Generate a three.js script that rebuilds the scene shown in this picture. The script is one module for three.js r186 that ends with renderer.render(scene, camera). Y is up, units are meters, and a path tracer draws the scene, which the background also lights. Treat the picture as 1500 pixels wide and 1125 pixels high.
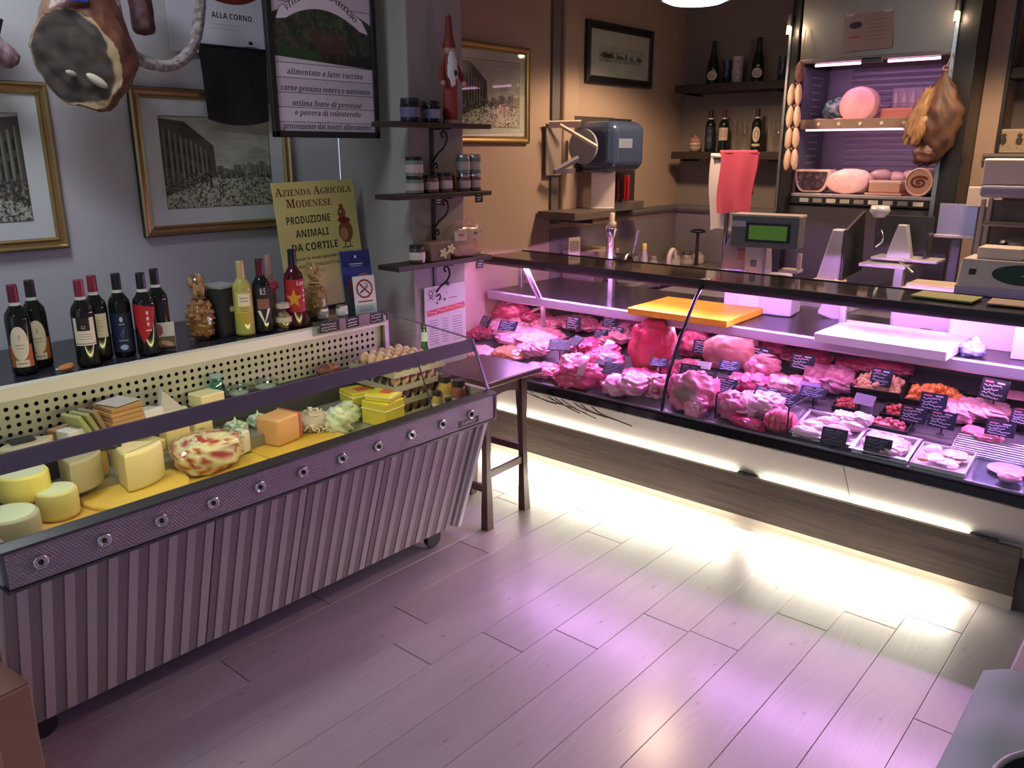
import * as THREE from 'three';
import { RoundedBoxGeometry } from 'three/addons/geometries/RoundedBoxGeometry.js';
import { mergeGeometries, mergeVertices, toCreasedNormals } from 'three/addons/utils/BufferGeometryUtils.js';
import { ImprovedNoise } from 'three/addons/math/ImprovedNoise.js';
import { RectAreaLightUniformsLib } from 'three/addons/lights/RectAreaLightUniformsLib.js';
RectAreaLightUniformsLib.init();

// ------------------------------------------------------------ camera, exposure, light
const scene = new THREE.Scene();
const camera = new THREE.PerspectiveCamera(50.28, 1500 / 1125, 0.05, 40);
camera.position.set(0, 1.75, 0);
camera.rotation.set(-0.27869, 0.70953, 0, 'YXZ');
camera.updateMatrixWorld();
const renderer = new THREE.WebGLRenderer({ antialias: true });
renderer.toneMapping = THREE.LinearToneMapping;
renderer.toneMappingExposure = 1.0;
renderer.shadowMap.enabled = true;
scene.background = new THREE.Color(0.55, 0.68, 0.9);            // daylight of the street, seen through the shop window behind the camera
scene.environment = null;
const PURPLE = new THREE.Color(0.76, 0.35, 1.0), PINK = new THREE.Color(1.0, 0.48, 0.80), WARM = new THREE.Color(1.0, 0.68, 0.43), LED = new THREE.Color(1.0, 0.95, 0.76), CHEESE = new THREE.Color(1.0, 0.93, 0.42), COOL = new THREE.Color(0.84, 0.90, 1.0);
const L = { meat: 150, meatGlow: 105, down: 440, rear: 22, up: 28, stripGlow: 8, cheese: 21, cheeseGlow: 3, lamp: 9.5, lampGlow: 3, fridge: 18, fridgeGlow: 4, panel: 20, panelGlow: 3 };
function areaLight(color, power, w, h, at, towards) {
  const l = new THREE.RectAreaLight(color, power, w, h);
  l.position.set(...at); l.lookAt(...towards); l.castShadow = true; scene.add(l); return l;
}

// ------------------------------------------------------------ helpers
let seedState = 20240611;
const R = () => { seedState = (seedState * 1664525 + 1013904223) >>> 0; return seedState / 4294967296; };
const rr = (a, b) => a + (b - a) * R();
const noise = new ImprovedNoise(), V = (x, y, z) => new THREE.Vector3(x, y, z);
const used = new Map();
function numbered(n) { const k = used.get(n) || 0; used.set(n, k + 1); return k ? n + '_' + String(k).padStart(3, '0') : n; }
function shade(o) { o.traverse((m) => { if (m.isMesh) { m.castShadow = true; m.receiveShadow = true; } }); return o; }
function thing(name, label, category, at = [0, 0, 0], turn = 0, group) {
  const o = new THREE.Group(); o.name = numbered(name); o.position.set(...at); o.rotation.y = turn;
  o.userData = { label, category }; if (group) o.userData.group = group;
  scene.add(o); return o;
}
function part(name, geo, m, parent, label) {
  const g = Array.isArray(geo) ? join(geo) : geo, o = new THREE.Mesh(g, m);
  o.name = name; o.castShadow = o.receiveShadow = true; if (label) o.userData.label = label; parent.add(o); return o;
}
function solo(name, geo, m, label, category, at = [0, 0, 0], turn = 0, group) {   // a thing that is one mesh
  const o = part(numbered(name), geo, m, scene); o.position.set(...at); o.rotation.y = turn;
  o.userData = { label, category }; if (group) o.userData.group = group; return o;
}
function struct(name, geo, m, parent) {
  const o = part(name, geo, m, parent || scene); if (!parent) o.userData.kind = 'structure'; return o;
}
function again(o, label, at, turn, group) {
  const c = o.clone(); c.name = numbered(o.name.replace(/_\d{3}$/, '')); c.userData = { ...o.userData, label: label || o.userData.label };
  if (group) c.userData.group = group; c.position.set(...at); if (turn !== undefined) c.rotation.y = turn; scene.add(c); return c;
}
function join(list) {
  const a = list.map((g) => { const h = g.index ? g.toNonIndexed() : g.clone(); for (const k of Object.keys(h.attributes)) if (!['position', 'normal', 'uv', 'color'].includes(k)) h.deleteAttribute(k); return h; });
  const all = a.every((g) => g.attributes.color); if (!all) a.forEach((g) => g.deleteAttribute('color'));
  return mergeGeometries(a);
}
const box = (w, h, d, x = 0, y = 0, z = 0) => new THREE.BoxGeometry(w, h, d).translate(x, y, z);
const rb = (w, h, d, r, x = 0, y = 0, z = 0) => new RoundedBoxGeometry(w, h, d, 2, Math.min(r, w / 2.05, h / 2.05, d / 2.05)).translate(x, y, z);
const cyl = (r0, r1, h, x = 0, y = 0, z = 0, n = 24) => new THREE.CylinderGeometry(r0, r1, h, n).translate(x, y, z);
const ball = (r, x = 0, y = 0, z = 0, n = 16) => new THREE.SphereGeometry(r, n, Math.ceil(n * .7)).translate(x, y, z);
const lathe = (pts, n = 24) => new THREE.LatheGeometry(pts.map((p) => new THREE.Vector2(p[0], p[1])), n);
const tube = (pts, r, n = 24, s = 8, closed = false) => new THREE.TubeGeometry(new THREE.CatmullRomCurve3(pts.map((p) => V(...p)), closed), n, r, s, closed);
function bar(a, b, w, t) {                                            // a square bar from a to b
  const A = V(...a), B = V(...b), g = new THREE.BoxGeometry(w, A.distanceTo(B), t);
  g.applyQuaternion(new THREE.Quaternion().setFromUnitVectors(V(0, 1, 0), B.clone().sub(A).normalize())); return g.translate(...A.add(B).multiplyScalar(.5).toArray());
}
function rod(a, b, r0, r1 = r0, n = 10) {
  const A = V(...a), B = V(...b), g = new THREE.CylinderGeometry(r1, r0, A.distanceTo(B), n);
  g.applyQuaternion(new THREE.Quaternion().setFromUnitVectors(V(0, 1, 0), B.clone().sub(A).normalize())); return g.translate(...A.add(B).multiplyScalar(.5).toArray());
}
function prismZ(pts, z0, z1, bevel = 0) {                             // outline in x,y drawn out along z
  const s = new THREE.Shape(pts.map((p) => new THREE.Vector2(p[0], p[1])));
  return new THREE.ExtrudeGeometry(s, { depth: z1 - z0 - 2 * bevel, bevelEnabled: bevel > 0, bevelSize: bevel, bevelThickness: bevel, bevelSegments: 1, bevelOffset: -bevel, curveSegments: 8 }).translate(0, 0, z0 + bevel);
}
function prismX(pts, x0, x1, bevel = 0) {                             // outline in z,y drawn out along x
  return prismZ(pts.map((p) => [-p[0], p[1]]), x0, x1, bevel).rotateY(Math.PI / 2);
}
const onYZ = (g) => g;                                               // shapes for the left wall face +x
function paint(g, f) {                                               // vertex colour by position
  const p = g.attributes.position, c = new Float32Array(p.count * 3);
  for (let i = 0; i < p.count; i++) { const k = f(p.getX(i), p.getY(i), p.getZ(i), i); c[3 * i] = k[0]; c[3 * i + 1] = k[1]; c[3 * i + 2] = k[2]; }
  g.setAttribute('color', new THREE.BufferAttribute(c, 3)); return g;
}
const mix = (a, b, t) => a.map((v, i) => v + (b[i] - v) * Math.max(0, Math.min(1, t)));
let blobSeed = 1;
function blob(rx, ry, rz, { amp = .15, freq = 2.2, seed = blobSeed++, n = 22, flat = -9, a, b, grain = 5, share = 0, pow = 1 } = {}) {
  let g = new THREE.SphereGeometry(1, n, Math.ceil(n * .7)); g.deleteAttribute('uv'); g.deleteAttribute('normal'); g = mergeVertices(g, 1e-4);
  const p = g.attributes.position, s = seed * 7.31, sg = (t) => Math.sign(t) * Math.abs(t) ** pow;
  for (let i = 0; i < p.count; i++) {
    const x = p.getX(i), y = p.getY(i), z = p.getZ(i);
    const d = 1 + amp * noise.noise(x * freq + s, y * freq + s * .3, z * freq) + amp * .45 * noise.noise(x * freq * 2.3 + s, y * freq * 2.3, z * freq * 2.3 + s);
    p.setXYZ(i, sg(x) * d * rx, Math.max(sg(y) * d, flat) * ry, sg(z) * d * rz);
  }
  g.computeVertexNormals();
  if (a) paint(g, (x, y, z) => { const t = .5 + .5 * noise.noise(x / rx * grain + s, y / ry * grain, z / rz * grain + s) * 1.5 + .45 * noise.noise(x / rx * grain * 3.1 + s, y / ry * grain * 2, z / rz * grain * 3.3) + share; return mix(a, b, (t - .35) * 2.2); });
  return g;
}
function tex(w, h, draw, rep) {
  const c = document.createElement('canvas'); c.width = w; c.height = h; draw(c.getContext('2d'), w, h);
  const t = new THREE.CanvasTexture(c); t.colorSpace = THREE.SRGBColorSpace; t.magFilter = THREE.LinearFilter; t.anisotropy = 8;
  if (rep) { t.wrapS = t.wrapT = THREE.RepeatWrapping; t.repeat.set(...rep); } return t;
}
function grey(w, h, f, rep) {                                         // a height map
  const d = new Uint8Array(w * h * 4);
  for (let y = 0; y < h; y++) for (let x = 0; x < w; x++) { const v = Math.max(0, Math.min(255, 255 * f(x / w, y / h))), i = 4 * (y * w + x); d[i] = d[i + 1] = d[i + 2] = v; d[i + 3] = 255; }
  const t = new THREE.DataTexture(d, w, h); t.magFilter = THREE.LinearFilter; t.wrapS = t.wrapT = THREE.RepeatWrapping; if (rep) t.repeat.set(...rep); t.needsUpdate = true; return t;
}
const col = (c) => Array.isArray(c) ? new THREE.Color().setRGB(...c) : new THREE.Color(c);
const M = (c, r = .6, m = 0, o = {}) => new THREE.MeshStandardMaterial({ color: col(c), roughness: r, metalness: m, ...o });
const MV = (r = .5, o = {}) => new THREE.MeshPhysicalMaterial({ color: 0xffffff, vertexColors: true, roughness: r, ...o });
const glass = (c = 0xffffff, r = .02, o = {}) => new THREE.MeshPhysicalMaterial({ color: col(c), roughness: r, transmission: 1, thickness: 0, ior: 1.5, ...o });
const glow = (c, k) => new THREE.MeshStandardMaterial({ color: 0x111111, emissive: c, emissiveIntensity: k, roughness: .6 });

// materials used in many places
const plasterBump = grey(256, 256, (u, v) => .5 + .25 * noise.noise(u * 40, v * 40, 1) + .2 * noise.noise(u * 9, v * 9, 4), [3, 3]);
const m = {
  wallGrey: M([.52, .52, .54], .85, 0, { bumpMap: plasterBump, bumpScale: .0015 }),
  pier: M([.33, .32, .30], .85, 0, { bumpMap: plasterBump, bumpScale: .0015 }),
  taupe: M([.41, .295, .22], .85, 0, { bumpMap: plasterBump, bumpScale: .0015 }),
  taupeShaded: M([.23, .19, .165], .85, 0, { bumpMap: plasterBump, bumpScale: .0015 }),  // same paint as taupe, with the shade of the back wall put into the colour
  taupeDark: M([.20, .17, .16], .8, 0, { bumpMap: plasterBump, bumpScale: .001 }),
  dado: M([.13, .115, .11], .6), white: M([.78, .77, .75], .8),
  steel: M([.62, .62, .62], .28, 1), steelSoft: M([.55, .55, .54], .42, 1), steelDark: M([.12, .12, .125], .4, .9), chrome: M([.8, .8, .82], .12, 1),
  black: M([.012, .012, .014], .45), blackSoft: M([.02, .02, .022], .8), blackGloss: M([.008, .008, .01], .12),
  darkWood: M([.028, .018, .014], .5), gold: M([.42, .29, .12], .38, .8), paperWhite: M([.8, .79, .78], .8),
  clear: glass(), clearThin: glass([.93, .97, .96], .03), plasticWhite: M([.72, .71, .70], .45), red: M([.55, .02, .025], .45), redGloss: M([.50, .015, .02], .25),
  brownWood: M([.18, .09, .04], .5), cork: M([.45, .27, .12], .8),
};
// ------------------------------------------------------------ the room
{
  const floor = new THREE.Group(); floor.name = 'floor'; floor.userData = { kind: 'structure' }; scene.add(floor);
  part('subfloor', box(7.2, .12, 9, .1, -.072, -1.9), M([.20, .185, .19], .9), floor);
  const plankTex = [0, 1, 2].map((k) => tex(256, 1024, (c, w, h) => {
    const d = c.createImageData(w, h);
    for (let y = 0; y < h; y++) for (let x = 0; x < w; x++) {
      const u = x / w, v = y / h, bend = noise.noise(u * 1.5, v * 2.2, k * 9.1) * .35;
      const g = noise.noise((u + bend) * 22, v * 2.6, k * 5 + 1) * .5 + noise.noise((u + bend) * 60, v * 7, k * 3 + 2) * .3;
      const t = 212 + g * 13 + noise.noise(u * 2, v * 3, k + 30) * 9, i = 4 * (y * w + x);
      d.data[i] = t + 4; d.data[i + 1] = t; d.data[i + 2] = t - 5; d.data[i + 3] = 255;
    }
    c.putImageData(d, 0, 0);
    for (let j = 0; j < 4; j++) {                                   // knots and cracks of the pine
      const x = rr(20, w - 20), y = rr(30, h - 30), s = rr(2.5, 6);
      c.fillStyle = 'rgba(105,80,70,' + rr(.15, .38) + ')'; c.beginPath(); c.ellipse(x, y, s, s * rr(1.2, 2.2), 0, 0, 7); c.fill();
      c.strokeStyle = 'rgba(130,112,105,.14)'; c.lineWidth = 2; c.beginPath(); c.ellipse(x, y, s * 2.2, s * 5, 0, 0, 7); c.stroke();
      c.beginPath(); c.moveTo(x, y - s * 6); c.quadraticCurveTo(x + rr(-6, 6), y - 40, x + rr(-5, 5), y - rr(50, 110)); c.stroke();
    }
  }));
  const mats = [];
  for (const t of plankTex) for (const q of [1, .95, .9]) mats.push(new THREE.MeshPhysicalMaterial({ map: t, color: new THREE.Color(.57 * q, .515 * q, .565 * q), roughness: .40, clearcoat: .6, clearcoatRoughness: .21, specularIntensity: 1 }));
  const shapes = new Map();
  function plank(len) {
    const key = len.toFixed(2); if (shapes.has(key)) return shapes.get(key);
    const w = .1960, b = .0013, t = .012, g = new THREE.BufferGeometry(), P = [], U = [];
    const q = (a, b2, c2, d2) => { for (const k of [a, b2, c2, a, c2, d2]) { P.push(...k); U.push((k[0] + w / 2) / w, -k[2] / 1.3); } };
    const x0 = -w / 2, x1 = w / 2, z0 = -len + .003, z1 = 0;
    const o = [[x0, -b, z1], [x1, -b, z1], [x1, -b, z0], [x0, -b, z0]], i = [[x0 + b, 0, z1 - b], [x1 - b, 0, z1 - b], [x1 - b, 0, z0 + b], [x0 + b, 0, z0 + b]], d = o.map((k) => [k[0], -t, k[2]]);
    q(...i); for (let k = 0; k < 4; k++) { const n = (k + 1) % 4; q(o[k], o[n], i[n], i[k]); q(d[k], d[n], o[n], o[k]); }
    g.setAttribute('position', new THREE.Float32BufferAttribute(P, 3)); g.setAttribute('uv', new THREE.Float32BufferAttribute(U, 2)); g.computeVertexNormals(); shapes.set(key, g); return g;
  }
  let n = 0;
  for (let k = -12; k < 9; k++) {
    const x = -1.065 + .197 * (k + .5), col = k;
    let z = 1.3 - R() * .9;
    const seam = { [-1]: -2.505, 2: -3.155, '-3': -2.18, 0: -1.62 }[col];
    if (seam !== undefined) { z = seam + 1.22 * 4; while (z > 1.25) z -= 1.22; }
    let first = true;
    while (z > -3.55) {
      let len = 1.22; if (first && z < 1.3) { const pre = 1.3 - z; const o = part('plank', plank(pre), mats[n++ % 9], floor); o.position.set(x, 0, 1.3); first = false; }
      if (z - len < -3.55) len = z + 3.55; if (len < .05) break;
      const o = part('plank', plank(len), mats[Math.floor(R() * 9)], floor); o.position.set(x, 0, z); z -= len;
    }
  }
  struct('wall_left', box(.2, 3.2, 5.0, -3.5, 1.5, -.14), m.wallGrey);
  struct('wall_pier', rb(.514, 3.1, .36, .012, -3.143, 1.55, -2.82), m.pier);
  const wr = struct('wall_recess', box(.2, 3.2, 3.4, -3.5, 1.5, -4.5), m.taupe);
  part('wainscot_panel', box(.012, 1.24, 1.66, -3.394, .62, -5.17), m.taupeDark, wr);
  part('dado_rail', prismZ([[-3.4, 1.275], [-3.372, 1.28], [-3.366, 1.30], [-3.376, 1.325], [-3.4, 1.33]], -6.0, -4.34, .003), m.dado, wr);
  part('vertical_strip', rb(.022, 1.7, .075, .004, -3.392, 2.17, -4.37), m.dado, wr);
  part('plaster_ridge', rb(.05, 1.75, .17, .02, -3.39, 2.15, -4.52), m.taupe, wr);
  const wb = struct('wall_back', box(5.6, 3.2, .2, -.9, 1.5, -6.1), m.taupeShaded);
  part('wainscot_panel', box(1.2, 1.24, .012, -2.79, .62, -5.994), m.taupeDark, wb);
  part('dado_rail', prismX([[-6.0, 1.275], [-5.972, 1.28], [-5.966, 1.30], [-5.976, 1.325], [-6.0, 1.33]], -3.39, -2.3, .003), m.dado, wb);
  struct('wall_right', box(.2, 3.2, 8.6, 1.75, 1.5, -1.9), m.wallGrey);
  // shop front behind the camera: a wall with one wide window opening
  const wf = struct('wall_front', box(1.2, 3.2, .2, -2.9, 1.5, 2.45), m.wallGrey);
  part('wall_piece', box(1.1, 3.2, .2, 1.2, 1.5, 2.45), m.wallGrey, wf);
  part('wall_piece', box(2.95, .6, .2, -.82, .3, 2.45), m.wallGrey, wf); part('wall_piece', box(2.95, .6, .2, -.82, 2.8, 2.45), m.wallGrey, wf);
  const win = new THREE.Group(); win.name = 'window_1'; win.userData = { kind: 'structure' }; scene.add(win);
  for (const [x, w2] of [[-2.26, .06], [-.82, .06], [.61, .06]]) part('window_frame', box(w2, 1.9, .08, x, 1.55, 2.44), m.dado, win);
  part('pane', box(1.38, 1.9, .008, -1.54, 1.55, 2.44), m.clear, win); part('pane', box(1.37, 1.9, .008, -.105, 1.55, 2.44), m.clear, win);
  struct('ceiling', box(5.6, .12, 8.8, -.9, 3.06, -1.85), M([.33, .32, .31], .9));
}
// two added ceiling fill panels, out of view, cool white, brightening wall and room
for (const [x, z, lab, k] of [[-2.55, -.75, 'added unseen fill panel on the ceiling above the cheese case', 1], [-.6, 1.2, 'added unseen fill panel on the ceiling behind the viewer', .35]]) {
  const t = thing('added_ceiling_lamp', lab, 'lamp', [x, 2.96, z]);
  part('frame', [rb(.64, .04, .03, .006, 0, 0, .305), rb(.64, .04, .03, .006, 0, 0, -.305), rb(.03, .04, .58, .006, .305, 0, 0), rb(.03, .04, .58, .006, -.305, 0, 0)], m.plasticWhite, t);
  part('diffuser', box(.58, .02, .58, 0, .002, 0), glow(COOL, L.panelGlow), t);
  areaLight(COOL, L.panel * k, .56, .56, [x, 2.94, z], [x, 0, z]);
}
// two pendant lamps over the service side
function pendant(at, label) {
  const t = thing('pendant_lamp', label, 'lamp', at);
  part('shade', lathe([[.03, .20], [.05, .20], [.11, .17], [.18, .09], [.215, .0], [.208, .0], [.172, .085], [.105, .162], [.03, .19]], 40), m.blackSoft, t);
  part('diffuser', lathe([[.0, -.028], [.08, -.026], [.15, -.016], [.195, .004], [.19, .012], [0, .012]], 36), glow(new THREE.Color(1, .93, .84), L.lampGlow), t);
  part('cord', cyl(.005, .005, 3.0 - at[1] - .2, 0, .2 + (3.0 - at[1] - .2) / 2, 0, 8), m.black, t);
  part('ceiling_rose', cyl(.05, .055, .03, 0, 2.985 - at[1], 0, 20), m.black, t);
  const s = new THREE.SpotLight(WARM, L.lamp, 0, 1.31, .22, 2); s.position.set(at[0], at[1] - .045, at[2]); s.target.position.set(at[0], 0, at[2]); s.castShadow = true; s.shadow.radius = 6; scene.add(s, s.target);
}
pendant([-2.56, 2.585, -4.62], 'round pendant lamp with a glowing white underside at the top of the picture');
pendant([-.95, 2.6, -4.62], 'second round pendant lamp over the service counter, above the right edge');
// ------------------------------------------------------------ left wall: prints, posters, hanging meats
function etching(seed, kind) {                                        // a generic engraved view: ruined front, clouds, rubble
  return tex(512, 384, (c, w, h) => {
    let s = seed; const r = () => { s = (s * 16807) % 2147483647; return s / 2147483647; };
    c.fillStyle = '#d3c8b8'; c.fillRect(0, 0, w, h);
    for (let i = 0; i < 220; i++) { c.fillStyle = `rgba(${r() < .5 ? '226,216,200' : '140,131,120'},.10)`; c.beginPath(); c.ellipse(r() * w, r() * h * .55, 20 + r() * 60, 8 + r() * 22, r() - .5, 0, 7); c.fill(); }
    c.lineWidth = 1; for (let y = 4; y < h * .5; y += 5) { c.strokeStyle = 'rgba(70,62,55,.16)'; c.beginPath(); c.moveTo(0, y + r() * 3); c.lineTo(w, y + r() * 4); c.stroke(); }
    if (kind !== 2) {
      const right = kind === 1, X = (u) => right ? w - u : u;           // columned front in perspective
      c.fillStyle = '#5a4e45'; c.beginPath(); c.moveTo(X(0), 10); c.lineTo(X(110), 22); c.lineTo(X(235), 120); c.lineTo(X(240), 250); c.lineTo(X(0), 330); c.fill();
      for (let i = 0; i < 9; i++) { const u = 12 + i * 25 - i * i * .3, t = 46 + i * 11, b = 292 - i * 7; c.fillStyle = i % 2 ? '#8d8274' : '#746a5e'; c.fillRect(X(u) - (right ? 9 : 0), t, 9, b - t); c.fillStyle = '#a99f90'; c.fillRect(X(u) - (right ? 9 : 0), t, 3, b - t); c.fillStyle = '#27201b'; c.fillRect(X(u + 12) - (right ? 8 : 0), t + 40, 8, 44); c.fillRect(X(u + 12) - (right ? 8 : 0), t + 110, 8, 60); }
      c.fillStyle = '#5b5147'; for (let i = 0; i < 26; i++) { const u = 235 + i * 10 + r() * 6, t = 205 - i * 1.2 + r() * 34; c.globalAlpha = .35 + r() * .3; c.fillRect(X(u), t, 8 + r() * 22, 262 - t); c.globalAlpha = 1; } 
    } else { for (let i = 0; i < 40; i++) { c.fillStyle = `rgba(50,44,40,${.3 + r() * .4})`; const t = h * (.35 + r() * .3); c.fillRect(r() * w, t, 10 + r() * 40, h * .75 - t); } }
    for (let i = 0; i < 1500; i++) { const y = h * (.62 + .38 * r()), d = r(); c.fillStyle = d < .62 ? `rgba(40,33,28,${.3 + .5 * r()})` : `rgba(190,180,165,${.3 + .4 * r()})`; c.beginPath(); c.ellipse(r() * w, y, 1 + r() * 8, 1 + r() * 4, r() * 3, 0, 7); c.fill(); }
    for (let i = 0; i < 900; i++) { c.strokeStyle = 'rgba(35,28,24,.28)'; const x = r() * w, y = h * (.3 + .7 * r()); c.beginPath(); c.moveTo(x, y); c.lineTo(x + 6 + r() * 10, y - 4 + r() * 8); c.stroke(); }
    c.strokeStyle = '#4a4038'; c.lineWidth = 3; c.strokeRect(1, 1, w - 2, h - 2);
  });
}
// a framed picture hanging on a wall that faces +x; w runs along z
function framed(name, label, x, y0, y1, z0, z1, fw, fm, inner, picTex, mat = .07, glassy = true) {
  const w = Math.abs(z1 - z0), h = y1 - y0, t = thing(name, label, 'picture', [x, (y0 + y1) / 2, (z0 + z1) / 2], Math.PI / 2);
  part('backing', box(w - .01, h - .01, .008, 0, 0, .006), m.darkWood, t);
  const prof = [[0, 0], [0, .022], [fw * .18, .030], [fw * .34, .022], [fw * .62, .020], [fw * .80, .026], [fw, .012], [fw, 0]];
  const side = (len) => { const g = new THREE.ExtrudeGeometry(new THREE.Shape(prof.map((p) => new THREE.Vector2(...p))), { depth: len, bevelEnabled: false }); const p = g.attributes.position; for (let i = 0; i < p.count; i++) { const k = p.getZ(i) > len / 2 ? -1 : 1; p.setZ(i, p.getZ(i) + k * p.getX(i)); } g.computeVertexNormals(); return g; };
  const fr = part('frame', [side(w).applyMatrix4(new THREE.Matrix4().makeBasis(V(0, 1, 0), V(0, 0, 1), V(1, 0, 0))).translate(-w / 2, -h / 2, 0),
    side(w).applyMatrix4(new THREE.Matrix4().makeBasis(V(0, -1, 0), V(0, 0, 1), V(-1, 0, 0))).translate(w / 2, h / 2, 0),
    side(h).applyMatrix4(new THREE.Matrix4().makeBasis(V(-1, 0, 0), V(0, 0, 1), V(0, 1, 0))).translate(w / 2, -h / 2, 0),
    side(h).applyMatrix4(new THREE.Matrix4().makeBasis(V(1, 0, 0), V(0, 0, 1), V(0, -1, 0))).translate(-w / 2, h / 2, 0)], fm, t);
  if (fm === m.gold) part('outer_edge', [rb(w + .006, .014, .018, .004, 0, h / 2 - .004, .012), rb(w + .006, .014, .018, .004, 0, -h / 2 + .004, .012), rb(.014, h, .018, .004, -w / 2 + .004, 0, .012), rb(.014, h, .018, .004, w / 2 - .004, 0, .012)], m.darkWood, t);
  part('mount', box(w - 2 * fw + .004, h - 2 * fw + .004, .004, 0, 0, .011), inner, t);
  part('print', new THREE.PlaneGeometry(w - 2 * fw - 2 * mat, h - 2 * fw - 2 * mat * .95).translate(0, 0, .0145), new THREE.MeshStandardMaterial({ map: picTex, roughness: .9 }), t);
  if (glassy) part('pane', box(w - 2 * fw + .004, h - 2 * fw + .004, .002, 0, 0, .018), m.clearThin, t);
  return t;
}
const mount = M([.86, .79, .81], .9), mountWarm = M([.66, .58, .50], .9);
framed('framed_print', 'large gold framed engraving of a columned ruin, behind the black cloth', -3.398, 1.402, 1.992, -1.61, -2.345, .042, m.gold, mount, etching(77, 0), .068);
framed('framed_print', 'gold framed engraving cut off by the left edge of the picture', -3.398, 1.388, 1.985, -.57, -1.305, .042, m.gold, mount, etching(1234, 1), .068);
framed('framed_print', 'gold framed engraving partly hidden behind the pier with small shelves', -3.398, 1.79, 2.335, -3.38, -4.10, .04, m.gold, mountWarm, etching(991, 0), .05);
framed('framed_print', 'engraved landscape in a flat black frame with wide cream mount', -3.398, 2.182, 2.57, -4.69, -5.51, .05, m.black, mountWarm, etching(4242, 2), .10);

function sheet(w, h, t, draw, W, H) {                                 // front face carries the print, the rest is plain
  const map = tex(W, H, draw), front = new THREE.PlaneGeometry(w, h).translate(0, 0, t / 2 + .0006);
  return { front, map };
}
// framed advertisement hanging in front of the wall
{
  const t = thing('framed_poster', 'black framed advert with a green cattle photo and italic lines on pale boards', 'poster', [-3.0, 2.157, -2.285], Math.PI / 2);
  const w = .555, h = .715;
  part('frame', [rb(w, .026, .024, .003, 0, -h / 2 + .013, 0), rb(w, .026, .024, .003, 0, h / 2 - .013, 0), rb(.026, h, .024, .003, -w / 2 + .013, 0, 0), rb(.026, h, .024, .003, w / 2 - .013, 0, 0)], m.black, t);
  part('backing', box(w - .02, h - .02, .008, 0, 0, -.004), m.blackSoft, t);
  const map = tex(760, 1000, (c, W, H) => {
    c.fillStyle = '#dcd5df'; c.fillRect(0, 0, W, H);
    for (let k = 0; k < 12; k++) { c.fillStyle = ['#d6cfda', '#dfd8e2', '#d0c9d4'][k % 3]; c.fillRect(0, k * 86, W, 82); c.fillStyle = '#5a5260'; c.fillRect(0, k * 86 + 82, W, 4); }
    c.save(); c.beginPath(); c.moveTo(0, 330); c.quadraticCurveTo(W / 2, 140, W, 330); c.lineTo(W, 600); c.lineTo(0, 565); c.clip(); c.fillStyle = '#1f2c22'; c.fillRect(0, 0, W, H);
    for (let i = 0; i < 900; i++) { c.fillStyle = ['#1c2a20', '#3a5536', '#4d6640', '#26382a', '#4d4036', '#5d4c40'][i % 6]; c.globalAlpha = .5; c.beginPath(); c.ellipse(rr(0, W), rr(150, 520), rr(8, 40), rr(5, 22), rr(0, 3), 0, 7); c.fill(); }
    c.globalAlpha = 1; c.fillStyle = '#2f4a2a'; c.beginPath(); c.moveTo(0, 500); c.lineTo(330, 520); c.lineTo(400, 600); c.lineTo(0, 600); c.fill();
    c.fillStyle = '#4d382e'; c.beginPath(); c.ellipse(430, 470, 120, 62, .1, 0, 7); c.fill(); c.beginPath(); c.ellipse(310, 430, 38, 30, .4, 0, 7); c.fill(); for (const x of [345, 385, 470, 520]) c.fillRect(x, 480, 18, 90);
    c.fillStyle = '#5a463a'; c.beginPath(); c.ellipse(400, 440, 60, 18, .2, 0, 7); c.fill(); c.restore();
    c.fillStyle = '#e6dfe8'; c.strokeStyle = '#3b3440'; c.lineWidth = 4; c.beginPath(); c.moveTo(60, 290); c.quadraticCurveTo(W / 2, 95, W - 70, 310); c.lineTo(W - 20, 390); c.lineTo(W - 95, 375); c.quadraticCurveTo(W / 2, 190, 105, 350); c.lineTo(30, 360); c.closePath(); c.fill(); c.stroke();
    c.fillStyle = '#2c2530'; const txt = 'VITELLO DA LATTE LEGGERO'; c.font = 'bold 46px serif'; c.textAlign = 'center';
    for (let i = 0; i < txt.length; i++) { const u = (i + .5) / txt.length, x = 110 + u * (W - 235), y = 312 - 4 * u * (1 - u) * 118 + u * 16; c.save(); c.translate(x, y); c.rotate((u - .5) * .75); c.fillText(txt[i], 0, 0); c.restore(); }
    c.font = 'italic bold 45px serif'; [['alimentato a latte vaccino', 665], ['carne genuina tenera e nutriente', 760], ['ottima fonte di proteine', 848], ['e povera di colesterolo', 903], ['proveniente dai nostri allevamenti', 985]].forEach(([s, y]) => c.fillText(s, W / 2, y, W - 60));
    c.font = '26px serif'; for (const y of [712, 806, 945]) c.fillText('•', W / 2, y);
  });
  part('print', new THREE.PlaneGeometry(w - .05, h - .05).translate(0, 0, .003), new THREE.MeshStandardMaterial({ map, roughness: .5 }), t);
  part('wire', [rod([-.2, h / 2, 0], [-.2, .84, 0], .002), rod([.2, h / 2, 0], [.2, .84, 0], .002)], m.steelDark, t);
}
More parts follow.
